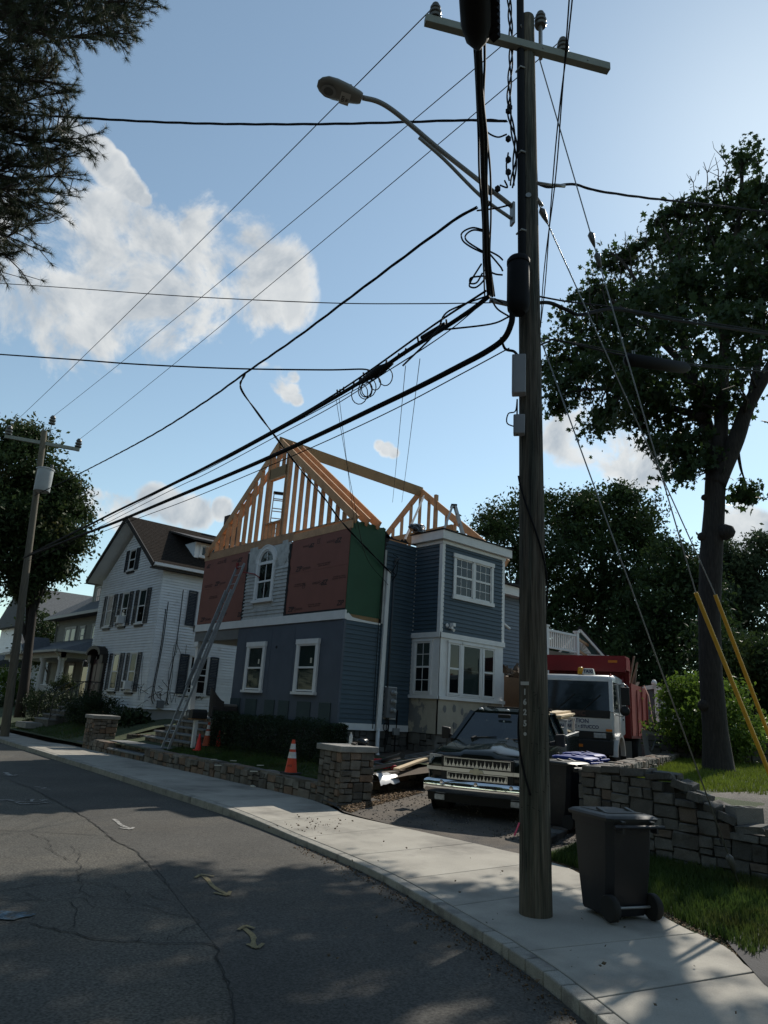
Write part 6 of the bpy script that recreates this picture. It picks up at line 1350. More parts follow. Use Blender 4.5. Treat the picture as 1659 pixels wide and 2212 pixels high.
# loops between bundle and pole
lp = thing('cable_loops', 'looping slack cables between the overhead bundle and the near pole', 'cable loops', atd(1050,600,7.2)); q = MB()
for L_ in ([(1030,455),(1070,450),(1104,442)],[(1036,262),(1060,258),(1092,263)],[(1040,262),(1052,285),(1075,296),(1095,290)],[(1045,497),(1020,492),(998,503),(1000,520),(1020,535),(1048,548)],[(1045,500),(1022,497),(1006,508),(1010,522),(1046,545)],[(1052,540),(1075,552),(1086,562)],[(1055,545),(1080,575),(1086,585)],[(1040,570),(1020,602),(1014,618),(1030,620),(1048,600),(1048,575)],[(1042,590),(1030,610),(1016,612),(1018,600),(1045,596)],[(1055,585),(1070,592),(1086,594)],[(1062,648),(1075,668),(1100,684)],[(1100,684),(1060,700),(960,712)],[(1068,645),(1086,655)],[(1090,390),(1096,405),(1080,400)],[(1098,330),(1094,360),(1100,390)],[(1050,640),(990,662),(960,680),(940,720),(870,790)]):
    q.tube(catmull([atd(x, y, 7.2-.004*abs(x-1080)*.3) for x, y in L_], 6), .011, 5)
for x, y in ((1098,372),(1098,300),(1098,240),(1101,232),(1060,415),(1075,408),(1052,440),(1098,345)): c = atd(x, y, 7.25); q.box(c.x-.025,c.x+.025,c.y-.025,c.y+.025,c.z-.03,c.z+.03)
q.obj('loops', BLACKC, lp, smooth=False)['kind'] = 'stuff'
# wires off to the right
wire('twisted cable from the pole to the right over the maple, uppermost', plane_pts([(1160,396),(1185,404),(1240,398),(1290,412),(1400,428),(1530,442),(1659,458),(1850,482)], 7.65, 17), .009, twist=(3,.014,3.5), sub=14, n=5)
wire('thick black cable from the pole sagging right across the maple', plane_pts([(1162,654),(1190,655),(1230,672),(1255,680),(1330,668),(1450,690),(1659,722),(1850,752)], 7.65, 17), .024, 'telephone_cable', n=8)
wire('thin cable to the right just above the thick maple crossing cable', plane_pts([(1162,640),(1230,652),(1330,664),(1450,684),(1659,716),(1850,742)], 7.65, 17), .011)
wire('lower cable to the right carrying the black splice tube', plane_pts([(1162,748),(1185,738),(1210,736),(1350,768),(1500,790),(1659,802),(1850,812)], 7.65, 17), .013)
wire('thin wire to the right beside the splice tube cable', plane_pts([(1165,730),(1250,742),(1350,762),(1500,786),(1700,800)], 7.65, 16), .008, n=5)
tcs = thing('splice_tube', 'long black splice tube hung on the lower right-hand cable before the maple', 'cable splice', plane_pts([(1162,748),(1352,772),(1850,812)], 7.65, 17)[1]); sp_ = plane_pts([(1162,748),(1352,776),(1420,788),(1488,796),(1850,812)], 7.65, 17)
q = MB(); q.tube([sp_[1], sp_[1].lerp(sp_[3],.04), sp_[1].lerp(sp_[3],.9), sp_[3]], [.03,.09,.09,.035], 14); q.obj('tube', BLACKC, tcs, smooth=50); q = MB()
for f in (.1,.13,.45,.5,.55,.88,.92): c = sp_[1].lerp(sp_[3], f); q.tube([c+UZ*.07, c+UZ*.15, c+UZ*.15+Vector((.03,-.03,0))], .007, 5)
q.obj('clips', STEELG, tcs)
# clevis fittings
cf = thing('dead_end_fittings', 'steel dead-end clamps and shackles on the right side of the pole', 'fittings', atd(1175,398,7.6)); q = MB()
for (x0,y0),(x1,y1),r in (((1158,394),(1196,400),.016),((1196,400),(1220,402),.022),((1160,428),(1172,445),.02),((1158,712),(1166,700),.02),((1160,640),(1164,655),.02),((1160,740),(1166,720),.02)): q.tube([atd(x0,y0,7.6), atd(x1,y1,7.7)], r, 8)
q.obj('clamps', STEELG, cf, smooth=True)
# guys with yellow guards
def guy(label, px, d0, d1, gpx, gd, strain=None):
    g = thing('guy_wire', label, 'guy wire', atd(*gpx[-1], gd[1]))
    A = [atd(px[0][0],px[0][1],d0)]; B = atd(*gpx[0], gd[0]); C_ = atd(*gpx[-1], gd[1])
    MB().tube([A[0], A[0].lerp(B,.5), B, B.lerp(C_, .05)], .009, 6).obj('strand', STEELG, g, smooth=True)
    if gpx[0] != gpx[-1]: MB().tube([B, C_], .026, 12).obj('guard', YGUARD, g, smooth=60)
    if strain:
        for f in strain:
            p = A[0].lerp(B, f); d_ = (B-A[0]).normalized(); MB().tube([p-d_*.12, p-d_*.08, p, p+d_*.1], [.012,.045,.035,.012], 10).obj('strain_insulator', PORC, g, smooth=True)
    return g
def gend(px0, d0, pxg, L):
    """3-D line through the pole fixing and the seen guard top; both guys run down to the yard on the right"""
    pass
guy('guy wire with yellow plastic guard from below the crossarm, left of two', [(1166,130)], 7.6, 0, [(1503,1280),(1690,1740)], (9.4,10.3), (.36,.40))
guy('guy wire with yellow plastic guard from mid-pole, right of two', [(1160,432)], 7.65, 0, [(1545,1285),(1700,1690)], (10.3,11.4), (.04,))
guy('slack dark guy strand running down to the grass in front of the stone wall', [(1166,728)], 7.65, 0, [(1602,1925),(1602,1925)], (9.7,9.7), (.955,))
# ================================================================== vehicles
PAINTG = mat('dark_green_paint', (.004,.007,.006), .10, var=.08, vs=2, coat=0, spec=.32, c2=(.006,.009,.008), c2scale=2.5, c2lo=.5, c2hi=.7)
BLACKP = mat('black_plastic_trim', (.012,.012,.012), .6, var=.1); RUBBER = mat('tyre_rubber', (.014,.014,.014), .85, var=.15); HEADL = mat('headlamp_lens', (.34,.35,.35), .12, var=.4, vs=16, spec=.6); CHROME2 = mat('satin_chrome', (.72,.72,.72), .28, metal=1, var=0); AMBER = mat('amber_lens', (.55,.16,.02), .3, var=.1)
CARGLASS = mat('windscreen_glass', (.012,.020,.024), .05, var=0, spec=.6, alpha=.8, subs=(.35,.42,.42)); SEATM = mat('cab_interior', (.05,.05,.055), .9, var=.2)
WPAINT = mat('white_truck_paint', (.58,.58,.57), .35, var=.05, coat=.3); REDP = mat('red_dump_paint', (.20,.010,.014), .4, var=.15, vs=1.5); REDF = mat('faded_red_paint', (.24,.035,.028), .6, var=.2, vs=2, c2=(.20,.06,.045), c2scale=2, c2lo=.58, c2hi=.7); DARKFR = mat('chassis_black', (.012,.012,.013), .7, var=.2)
RED = mat('red_lens', (.5,.03,.02), .3, var=.1); BOWTIE = mat('bowtie_badge', (.50,.45,.33), .4, metal=.2, var=.15, vs=20); NAVYT = mat('navy_lettering', (.03,.04,.10), .6, var=0)
def wheel(t, x, y, r, w_, side, rim=.6, rimm=None):
    q = MB(); M_ = Matrix.Rotation(rad(90), 3, 'X'); q.lathe([(r*rim,-w_/2),(r*.93,-w_/2),(r,-w_*.38),(r,w_*.38),(r*.93,w_/2),(r*rim,w_/2)], 28, (x,y,r), M_); o = q.obj('wheel', RUBBER, t, smooth=35)
    q = MB(); q.lathe([(0,w_*.20),(r*.25,w_*.26),(r*.30,w_*.12),(r*rim*.86,w_*.18),(r*rim*1.02,w_*.42),(r*rim*1.02,-w_*.42),(0,-w_*.42)] if side < 0 else [(0,w_*.42),(r*rim*1.02,w_*.42),(r*rim*1.02,-w_*.42),(r*rim*.86,-w_*.18),(r*.30,-w_*.12),(r*.25,-w_*.26),(0,-w_*.20)], 20, (x,y,r), M_); q.obj('rim', rimm or GALV, o, smooth=35)
def xsec(x, hw, zb, zt, rt=.1, rb=.05, bow=.02):
    """cross-section polygon at station x: rounded box, half width hw"""
    pts = []
    for y, z in ((-hw+rb,zb),(hw-rb,zb),(hw,zb+rb),(hw+bow,(zb+zt)/2),(hw,zt-rt),(hw-rt*.3,zt-rt*.3),(hw-rt,zt),(-hw+rt,zt),(-hw+rt*.3,zt-rt*.3),(-hw,zt-rt),(-hw-bow,(zb+zt)/2),(-hw,zb+rb)): pts.append((x,y,z))
    return pts
PK = Vector((9.82,8.38,.0)); pang = rad(205); slope_p = math.atan(.045)
t = thing('pickup_truck', 'dark green pickup truck with chrome bumper and flame grille in the driveway', 'pickup truck', (PK.x,PK.y,.02), pang, world=False, tilt=(0,slope_p,0))
# x = 0 front bumper face, negative to the rear; y left of the truck
b = MB(); b.loft([xsec(-.10,.80,.62,1.02,.14),xsec(-.14,.875,.58,1.07,.17),xsec(-.24,.935,.55,1.11,.19),xsec(-.5,.965,.5,1.155,.19),xsec(-1.0,.98,.48,1.195,.18),xsec(-1.55,.985,.46,1.225,.15)]); 
b.obj('front_body', PAINTG, t, smooth=50)
# bonnet with raised centre and cowl
b = MB(); S = []
for x, hw, z in ((-.11,.70,1.045),(-.18,.75,1.095),(-.32,.78,1.135),(-.8,.80,1.20),(-1.3,.80,1.235),(-1.55,.80,1.245)): S.append([(x,-hw,z-.05),(x,-hw*.93,z),(x,-hw*.45,z+.015),(x,-hw*.36,z+.05),(x,hw*.36,z+.05),(x,hw*.45,z+.015),(x,hw*.93,z),(x,hw,z-.05)])
b.loft(S); b.obj('bonnet', PAINTG, t, smooth=35)
b = MB(); b.loft([xsec(-1.55,.985,.46,1.225,.12),xsec(-2.3,.99,.46,1.23,.10),xsec(-3.65,.99,.46,1.23,.10)]); b.obj('doors', PAINTG, t, smooth=50)
b = MB(); b.loft([xsec(-3.70,.98,.55,1.26,.05),xsec(-4.6,.985,.55,1.27,.05),xsec(-5.70,.97,.55,1.27,.05)]); 
# hollow bed drawn as side walls
bd = MB()
for s in (-1,1): bd.box(-5.70,-3.72,s*.98-(.09 if s > 0 else 0),s*.98+(.09 if s < 0 else 0),.55,1.27)
bd.box(-5.70,-5.62,-.9,.9,.6,1.25).box(-3.80,-3.72,-.9,.9,.6,1.27).box(-5.65,-3.75,-.9,.9,.60,.68); bd.obj('cargo_bed', PAINTG, t, bevel=.03)
bd = MB()
for s in (-1,1): bd.box(-5.66,-3.74,s*.945-.05,s*.945+.05,1.272,1.30)
bd.obj('bed_rail_caps', mat('bed_rail_silver', (.30,.31,.31), .4, metal=.3), t, bevel=.01)
# cabin: pillars, roof, glass
zc, zr_ = 1.235, 1.735
b = MB(); b.loft([[(-2.32,-.62,zr_+.05),(-2.32,.62,zr_+.05),(-2.30,.72,zr_),(-2.30,.70,zr_-.05),(-2.30,-.70,zr_-.05),(-2.30,-.72,zr_)],[(-2.7,-.66,zr_+.095),(-2.7,.66,zr_+.095),(-2.7,.745,zr_+.035),(-2.7,.745,zr_-.05),(-2.7,-.745,zr_-.05),(-2.7,-.745,zr_+.035)],[(-3.3,-.66,zr_+.09),(-3.3,.66,zr_+.09),(-3.3,.745,zr_+.03),(-3.3,.745,zr_-.05),(-3.3,-.745,zr_-.05),(-3.3,-.745,zr_+.03)],[(-3.55,-.62,zr_+.04),(-3.55,.62,zr_+.04),(-3.56,.72,zr_),(-3.56,.72,zr_-.06),(-3.56,-.72,zr_-.06),(-3.56,-.72,zr_)]]); b.obj('roof', PAINTG, t, smooth=45)
b = MB()
for s in (-1,1):
    for a_, c_, w_, h_ in (((-1.52,s*.90,zc-.02),(-2.30,s*.715,zr_+.0),.07,.09),((-3.62,s*.93,zc-.02),(-3.50,s*.73,zr_),.10,.12),((-2.75,s*.95,zc-.02),(-2.80,s*.75,zr_),.05,.06)): MB().bar(a_, c_, w_, h_, (0,s,0)).obj('pillar', PAINTG, t)
w4 = [(-1.54,-.86,zc),(-1.54,.86,zc),(-2.29,.68,zr_),(-2.29,-.68,zr_)]; MB().add(w4, [(0,1,2,3)]).obj('windscreen', CARGLASS, t)
for s in (-1,1): MB().add([(-1.62,s*.935,zc),(-3.55,s*.94,zc),(-3.48,s*.735,zr_-.02),(-2.32,s*.73,zr_-.02)], [(0,1,2,3)]).obj('side_window', CARGLASS, t)
MB().add([(-3.60,-.86,zc),(-3.60,.86,zc),(-3.50,.66,zr_-.03),(-3.50,-.66,zr_-.03)], [(0,1,2,3)]).obj('rear_window', CARGLASS, t)
b = MB(); b.box(-2.05,-1.62,-.85,.85,1.02,1.20); [b.box(-2.95,-2.72,y-.24,y+.24,.9,1.55) for y in (-.42,.42)]; [b.box(-2.88,-2.78,y-.13,y+.13,1.56,1.72) for y in (-.42,.42)]; b.obj('seats_and_dash', SEATM, t, bevel=.03)
b = MB(); b.tube([(-2.2+.0*math.cos(a),.42+.19*math.cos(a),1.22+.19*math.sin(a)) for a in [i*.35 for i in range(19)]], .016, 6); b.obj('steering_wheel', BLACKP, t)
MB().box(-2.13,-2.10,-.13,.13,1.66,1.73).obj('rear_view_mirror', BLACKP, t, bevel=.01)
MB().prism([(-.03,0),(.03,0),(.05,.05),(.03,.06),(.04,.1),(.02,.11),(0,.16),(-.02,.11),(-.04,.1),(-.03,.06),(-.05,.05)], (-2.07,0,1.46), UY, UZ, UX, 0, .01).obj('air_freshener', mat('pale_card', (.35,.42,.42), .7, var=0), t)
# grille: dark recess, chrome flame inserts, chrome bar with bowtie
b = MB(); b.box(-.16,-.075,-.64,.64,.66,1.04); b.obj('grille_recess', BLACKP, t)
def flames(z0, z1, w0, name):
    q = MB(); n = 17; hgt = z1-z0; rnd = random.Random(int(z0*100))
    q.box(-.075,-.06,-w0,w0,z0,z0+.012); q.box(-.075,-.06,-w0,w0,z1-.012,z1); q.box(-.075,-.06,-w0,-w0+.012,z0,z1); q.box(-.075,-.06,w0-.012,w0,z0,z1)
    for i in range(n):
        c = -w0+.035+(2*w0-.07)*i/(n-1); s = (w0*2-.07)/n*.5; hh = hgt*(.95 if i % 2 == 0 else .72)
        q.prism([(c-s,0),(c+s,0),(c+s*.75,hh*.28),(c+s*.28,hh*.42),(c+s*.30,hh*.6),(c+s*.05,hh*.9),(c-s*.1,hh*.62),(c-s*.32,hh*.42),(c-s*.8,hh*.28)], (-.066,0,z0), UY, UZ, UX, -.004, .006)
    q.obj(name, CHROME2, t)
flames(.875, 1.03, .60, 'upper_flame_insert'); flames(.665, .785, .54, 'lower_flame_insert')
b = MB(); b.loft([[(-.05-.06*abs(y)**2,y,z) if k else (-.10,y,z) for k, z in ((1,.795),(1,.855),(0,.855),(0,.795))] for y in (-.93,-.6,-.3,0,.3,.6,.93)]); b.obj('chrome_bar', CHROME2, t, smooth=50)
bt = MB(); bt.prism([(-.13,-.028),(-.05,-.028),(-.05,-.055),(.05,-.055),(.05,-.028),(.13,-.028),(.105,.028),(.045,.028),(.045,.055),(-.045,.055),(-.045,.028),(-.105,.028)], (-.05,0,.825), UY, UZ, UX, 0, .03); bt.obj('bowtie_badge', BOWTIE, t, bevel=.004)
for s in (-1,1):
    for z0, z1, m_ in ((.87,1.055,HEADL),(.64,.80,HEADL)):
        q = MB(); q.loft([[(-.10,s*.645,z0),(-.10,s*.645,z1),(-.24,s*.645,z1),(-.24,s*.645,z0)],[(-.12,s*.80,z0),(-.125,s*.80,z1),(-.26,s*.80,z1),(-.26,s*.80,z0)],[(-.20,s*.925,z0+.01),(-.21,s*.925,z1-.01),(-.3,s*.925,z1-.01),(-.3,s*.925,z0+.01)]]); o = q.obj('headlight', m_, t, smooth=40)
        MB().box(-.115,-.098,s*.655-.004,s*.655+.004,z0,z1).obj('lens_divider', BLACKP, o)
# chrome bumper with slots
S = []
for y in (-.98,-.93,-.7,-.35,0,.35,.7,.93,.98):
    k = .02+.10*abs(y/.98)**3; d = .0 if abs(y) < .95 else .03
    S.append([(-k-.01,y,.415+d),(.0-k+.025,y,.45),(.035-k,y,.52),(.03-k,y,.60),(-k+.0,y,.65-d),(-k-.12,y,.65-d),(-k-.12,y,.40+d)])
MB().loft(S).obj('bumper', CHROME, t, smooth=45)
for s in (-1,1): MB().box(.0,.022,s*.07 if s > 0 else -.37,.37 if s > 0 else -.07,.565,.605).obj('bumper_slot', BLACKP, t, bevel=.008)
for y in (-.62,.0,.62): MB().lathe([(.035,0),(.03,.012),(.0,.014)], 12, (.005,y,.615), Matrix.Rotation(rad(90),3,'Y')).obj('bumper_bolt', CHROME, t)
b = MB(); b.loft([[(-.06-.12*abs(y)**3,y,.42),(-.10-.12*abs(y)**3,y,.27),(-.3,y,.27),(-.3,y,.42)] for y in (-.93,-.6,0,.6,.93)]); b.obj('valance', BLACKP, t, smooth=40)
for s in (-1,1): MB().box(-.13,-.075,s*.68-.09,s*.68+.09,.30,.39).obj('fog_light', HEADL, t, bevel=.01)
# side details
for s in (-1,1):
    m_ = MB(); m_.loft([[(-1.80,s*1.06,1.22),(-1.80,s*1.06,1.42),(-1.92,s*1.06,1.42),(-1.92,s*1.06,1.22)],[(-1.82,s*1.24,1.20),(-1.82,s*1.24,1.44),(-1.93,s*1.24,1.44),(-1.93,s*1.24,1.20)]]); m_.bar((-1.80,s*.95,1.24),(-1.86,s*1.08,1.27),.05,.08); m_.obj('door_mirror', BLACKP, t, bevel=.03, seg=3)
    MB().box(-2.62,-2.5,s*.995-.01,s*.995+.012,1.0,1.04).obj('door_handle', BLACKP, t)
    MB().lathe([(.0,0),(.50,.0),(.50,.02),(.36,.02)], 24, (-1.02,s*.985,.42), Matrix.Rotation(rad(-90*s),3,'X')).obj('wheel_arch', DARKFR, t)
    MB().lathe([(.0,0),(.48,.0),(.48,.02),(.36,.02)], 24, (-4.55,s*.985,.42), Matrix.Rotation(rad(-90*s),3,'X')).obj('wheel_arch', DARKFR, t)
for x in (-1.02,-4.55):
    for s in (-1,1): wheel(t, x, s*.86, .39, .27, s, .58, CHROME)
b = MB(); b.box(-5.6,-.4,-.75,.75,.32,.55); b.obj('chassis', DARKFR, t)
for y in (-.45,-.1,.25,.55)[:0]: pass
for y in (-.56,0,.56): MB().lathe([(.05,0),(.045,.03),(0,.045)], 10, (-2.40,y,zr_+.055)).obj('roof_marker_light', WPAINT, t, smooth=True)
MB().box(-3.5,-3.46,-.72,.72,zr_+.06,zr_+.11).obj('rack_bar', BLACKP, t)
b = MB()
for y in (-.55,.1): b.bar((-1.58,y,1.275), (-1.66,y+.5,1.315), .02, .02); b.bar((-1.52,y+.05,1.26),(-1.60,y+.1,1.29),.06,.05)
b.obj('wipers', BLACKP, t); MB().tube([(-1.35,-.84,1.15),(-1.42,-.86,1.55)], .004, 5).obj('aerial', BLACKP, t)
rack = MB()
for x in (-4.0,-5.2):
    for s in (-1,1): rack.box(x-.03,x+.03,s*.93-.03,s*.93+.03,1.30,1.60)
    rack.box(x-.03,x+.03,-.98,.98,1.58,1.63)
rack.obj('ladder_rack', mat('rack_white', (.5,.5,.5), .4, metal=.2), t); MB().box(-4.05,-3.83,-.9,.9,1.27,1.46).obj('tool_box', GALV, t, bevel=.01)
# lumber resting on the rack
PINE = mat('pine_board', (.58,.46,.30), .75, var=.12, vs=5, objvar=.12, fine=.08, fs=40)
M_pk = Matrix.Translation((PK.x,PK.y,.02)) @ Matrix.Rotation(pang,4,'Z') @ Matrix.Rotation(slope_p,4,'Y')
rnd = random.Random(4)
for i, (y, z, dx) in enumerate([(.62,1.655,0),(.78,1.655,-.1),(.45,1.655,.1),(.70,1.70,-.2),(.55,1.70,.15),(.82,1.70,.05),(.65,1.745,-.1),(.3,1.655,-.2),(.5,1.745,.1)]):
    q = MB(); q.bar(M_pk @ Vector((-3.75+dx,y,z)), M_pk @ Vector((-5.9+dx,y+rnd.uniform(-.05,.05),z)), .14, .038); tag(q.obj('pine_board', PINE), 'pale pine board stacked on the pickup truck rack', 'board', 'boards on the pickup rack')
for i in range(4):
    q = MB(); q.bar(M_pk @ Vector((-4.1,.35+.17*i,1.40)), M_pk @ Vector((-5.5,.30+.17*i,1.28)), .15, .04); tag(q.obj('pine_board', PINE), 'pale pine board lying inside the pickup bed', 'board', 'boards in the pickup bed')
# ------------------------------------------------------------------ dump truck
DK = Vector((17.05,11.18,.55)); dang = rad(200)
d = thing('dump_truck', 'white cab-over dump truck with red tipper body behind the pickup', 'dump truck', DK, dang, world=False)
hw = 1.10
b = MB(); b.loft([[(x,-w_,.95+zb),(x,w_,.95+zb),(x,w_,1.50),(x,w_-.02,1.57),(x,-w_+.02,1.57),(x,-w_,1.50)] for x, w_, zb in ((-.02,hw-.06,.08),(-.08,hw,-.05),(-.9,hw,-.05),(-1.75,hw,.05))]); b.obj('lower_cab', WPAINT, d, smooth=40)
b = MB(); b.box(-1.75,-1.6,-hw,hw,1.54,2.42); b.obj('cab_back', WPAINT, d); 
for s in (-1,1):
    for a_, c_, w_, h_ in (((-.06,s*(hw-.05),1.54),(-.28,s*(hw-.10),2.42),.09,.10),((-1.66,s*(hw-.04),1.54),(-1.66,s*(hw-.08),2.42),.09,.2),((-.95,s*(hw-.02),1.54),(-1.0,s*(hw-.07),2.40),.06,.06)): MB().bar(a_, c_, w_, h_, (0,s,0)).obj('cab_pillar', WPAINT, d)
b = MB(); b.loft([[(x,-w_,z0),(x,w_,z0),(x,w_,z1-.06),(x,w_-.08,z1),(x,-w_+.08,z1),(x,-w_,z1-.06)] for x, w_, z0, z1 in ((-.24,hw-.14,2.36,2.44),(-.34,hw-.06,2.36,2.52),(-1.0,hw-.05,2.36,2.58),(-1.75,hw-.05,2.36,2.56))]); b.obj('cab_roof', WPAINT, d, smooth=45)
MB().add([(-.035,-hw+.06,1.56),(-.035,hw-.06,1.56),(-.25,hw-.14,2.38),(-.25,-hw+.14,2.38)], [(0,1,2,3)]).obj('windscreen', CARGLASS, d)
MB().hexa([Vector(p) for p in ((-.008,-hw+.10,1.38),(-.008,hw-.10,1.38),(-.05,hw-.10,1.38),(-.05,-hw+.10,1.38),(-.012,-hw+.08,1.58),(-.012,hw-.08,1.58),(-.05,hw-.08,1.58),(-.05,-hw+.08,1.58))]).obj('black_panel', BLACKP, d)
for s in (-1,1): MB().add([(-.14,s*(hw-.01),1.56),(-1.58,s*(hw-.01),1.56),(-1.58,s*(hw-.07),2.36),(-.32,s*(hw-.08),2.36)], [(0,1,2,3)]).obj('side_window', CARGLASS, d)
b = MB(); b.box(-1.3,-1.0,-.9,.9,1.0,1.95); b.box(-.5,-.2,-.95,.95,1.1,1.5); b.obj('seats_and_dash', SEATM, d, bevel=.03)
for y in (-.4,.3): MB().bar((-.03,y,1.58),(-.13,y+.45,2.0),.02,.02).obj('wiper', BLACKP, d)
b = MB(); b.box(-.12,.02,-hw+.04,hw-.04,.84,1.03); b.obj('lamp_panel', BLACKP, d)
for s in (-1,1):
    MB().box(.015,.04,s*.74-.16,s*.74+.16,.87,1.0).obj('headlight', HEADL, d, bevel=.01); MB().box(.0,.03,s*(hw-.12)-.08,s*(hw-.12)+.08,1.05,1.11).obj('indicator', AMBER, d)
b = MB(); b.box(-.35,.08,-hw+.03,hw-.03,.45,.83); b.obj('bumper', BLACKP, d, bevel=.03); MB().box(.078,.09,.05,.3,.62,.69).obj('bumper_reflector', AMBER, d)
for s in (-1,1):
    q = MB()
    A = [(-.62+.62*math.cos(a), .42+.60*math.sin(a)) for a in [math.pi*i/12 for i in range(13)]]; B = [(-.62+.52*math.cos(a), .42+.50*math.sin(a)) for a in [math.pi*i/12 for i in range(13)]]
    for i in range(12): q.prism([A[i],A[i+1],B[i+1],B[i]], (0,s*(hw+.02),0), UX, UZ, UY, -.16 if s > 0 else -.06, .06 if s > 0 else .16)
    q.obj('wheel_fender', WPAINT, d, smooth=40)
    wheel(d, -.62, s*.95, .44, .26, s, .6, WPAINT)
    for x in (-4.0,): wheel(d, x, s*.90, .44, .5, s, .6, GALV)
    q = MB(); q.tube([(-.30,s*(hw-.02),2.28),(-.12,s*(hw+.28),2.30),(-.10,s*(hw+.36),2.25),(-.10,s*(hw+.36),1.55),(-.14,s*(hw+.2),1.45),(-.3,s*(hw),1.5)], .016, 8); q.obj('mirror_arm', GALV, d, smooth=True)
    q = MB(); q.box(-.16,-.08,s*(hw+.30)-.11,s*(hw+.30)+.11,1.75,2.22); o = q.obj('mirror', BLACKP, d, bevel=.02); MB().box(-.17,-.163,s*(hw+.30)-.09,s*(hw+.30)+.09,1.78,2.19).obj('mirror_glass', CHROME, o)
    MB().lathe([(.13,0),(.12,.04),(.0,.08)], 18, (-.10,s*(hw+.28),1.60), Matrix.Rotation(rad(90),3,'Y')).obj('convex_mirror', BLACKP, d, smooth=True)
    MB().box(-1.5,-1.38,s*hw-.012,s*hw+.02,1.36,1.41).obj('door_handle', BLACKP, d); MB().box(-.9,-.885,s*hw-.006,s*hw+.006,1.0,1.55).obj('door_seam', BLACKP, d)
FU, FV = UY, UZ
text(d, 'GMC', .17, Vector((-.006,.16,1.48)), FU, FV, mat('grey_badge', (.06,.03,.03), .4), 0, .008, 'badge_lettering', ext=.006, spacing=1.1)
text(d, 'CONSTRUCTION', .15, Vector((-.016,-.14,1.285)), FU, FV, NAVYT, 0, .002, 'cab_lettering', ext=.004); text(d, 'CONCRETE \u2022 STUCCO', .12, Vector((-.016,.10,1.14)), FU, FV, NAVYT, 0, .003, 'cab_lettering', ext=.004)
for y in (-.8,-.2,.2,.85)[0:0]: pass
for y in (-hw+.12,hw-.12): MB().lathe([(.035,0),(.035,.03),(0,.06)], 10, (-.4,y,2.52)).obj('marker_light', RED, d, smooth=True)
MB().lathe([(.085,0),(.08,.02),(.085,.03),(.075,.18),(.05,.21),(0,.22)], 14, (-.62,.12,2.55)).obj('beacon', mat('amber_beacon', (.60,.30,.02), .25, var=.1), d, smooth=40)
q = MB(); q.prism([(-.17,0),(.17,0),(.13,.17),(-.13,.17)], (-.55,.36,2.55), UY, UZ, UX, -.08, .08); q.obj('taxi_sign', mat('taxi_sign_white', (.6,.6,.56), .5), d, bevel=.015); text(d, 'TAXI', .12, Vector((-.465,.36,2.635)), FU, FV, NAVYT, 0, .004, 'taxi_lettering', ext=.003)
# tipper body
b = MB(); b.box(-2.25,-2.15,-1.2,1.2,.95,3.12); b.box(-2.30,-1.55,-1.2,1.2,3.10,3.18); [b.box(-2.25,-1.55,s*1.19-.03,s*1.19+.03,2.78,3.12) for s in (-1,1)]; b.box(-1.60,-1.53,-1.2,1.2,2.72,3.18); b.obj('cab_guard', REDP, d)
for s in (-1,1):
    MB().box(-5.3,-2.25,s*1.19-.04,s*1.19+.04,.95,2.45).obj('side_wall', REDF, d); [MB().box(x-.04,x+.04,s*1.22-.03,s*1.22+.04,.95,2.3).obj('side_rib', REDF, d) for x in (-3.2,-4.2,-5.25)]
MB().box(-5.3,-2.2,-1.2,1.2,.88,.96).obj('bed_floor', REDP, d); MB().box(-5.36,-5.28,-1.2,1.2,.95,2.3).obj('tailgate', REDF, d)
MB().box(-1.528,-1.515,.72,.98,2.98,3.05).obj('guard_reflector', AMBER, d); b = MB(); b.box(-5.4,-.3,-.45,.45,.35,.75); b.box(-2.6,-1.8,-1.0,-.5,.3,.85); b.box(-3.1,-2.0,.5,1.05,.25,.8); b.obj('chassis', DARKFR, d)
q = MB(); q.tube([(-1.95,1.0,.9),(-1.95,1.0,2.45),(-2.0,1.0,2.62),(-2.08,1.0,2.55)], .05, 10); q.obj('exhaust_stack', REDP, d, smooth=True)
# demolition debris heaped in the body
DEB = mat('demolition_debris', (.20,.15,.11), .9, var=.35, vs=5, objvar=.3); M_d = Matrix.Translation(DK) @ Matrix.Rotation(dang,4,'Z')
dbr = thing('demolition_debris', 'splintered boards and rubbish heaped in the red tipper body', 'debris', M_d @ Vector((-3.6,0,2.0))); rng = np.random.default_rng(7)
q = MB(); q.add([M_d @ Vector((x,y,2.15+.25*math.cos(x+4)*math.cos(y)+rng.uniform(-.08,.08))) for x in np.linspace(-5.2,-2.3,8) for y in np.linspace(-1.1,1.1,6)], [(i*6+j,(i+1)*6+j,(i+1)*6+j+1,i*6+j+1) for i in range(7) for j in range(5)]); q.obj('heap', mat('rubbish_heap', (.06,.05,.045), .95, var=.4), dbr)
for i in range(34):
    p = Vector((rng.uniform(-5.0,-2.5), rng.uniform(-1.0,1.05), 2.2)); v = Vector((rng.normal(0,.5), rng.normal(0,.45), rng.uniform(.1,.8))).normalized()*rng.uniform(.3,1.0); MB().bar(M_d @ p, M_d @ (p+v), rng.uniform(.04,.12), .03).obj('board', DEB, dbr)
for p, v in (((-3.0,1.0,2.2),(.1,.25,1.1)),((-3.5,1.1,2.25),(-.2,.1,.9)),((-3.2,1.0,2.2),(.0,.3,.95))): MB().bar(M_d @ Vector(p), M_d @ (Vector(p)+Vector(v)), .06, .04).obj('board', DEB, dbr)
q = MB(); S = [M_d @ Vector(p) for p in ((-4.3,1.1,2.4),(-4.35,1.3,2.5),(-4.4,1.42,2.2),(-4.4,1.5,1.5),(-4.45,1.56,1.25))]
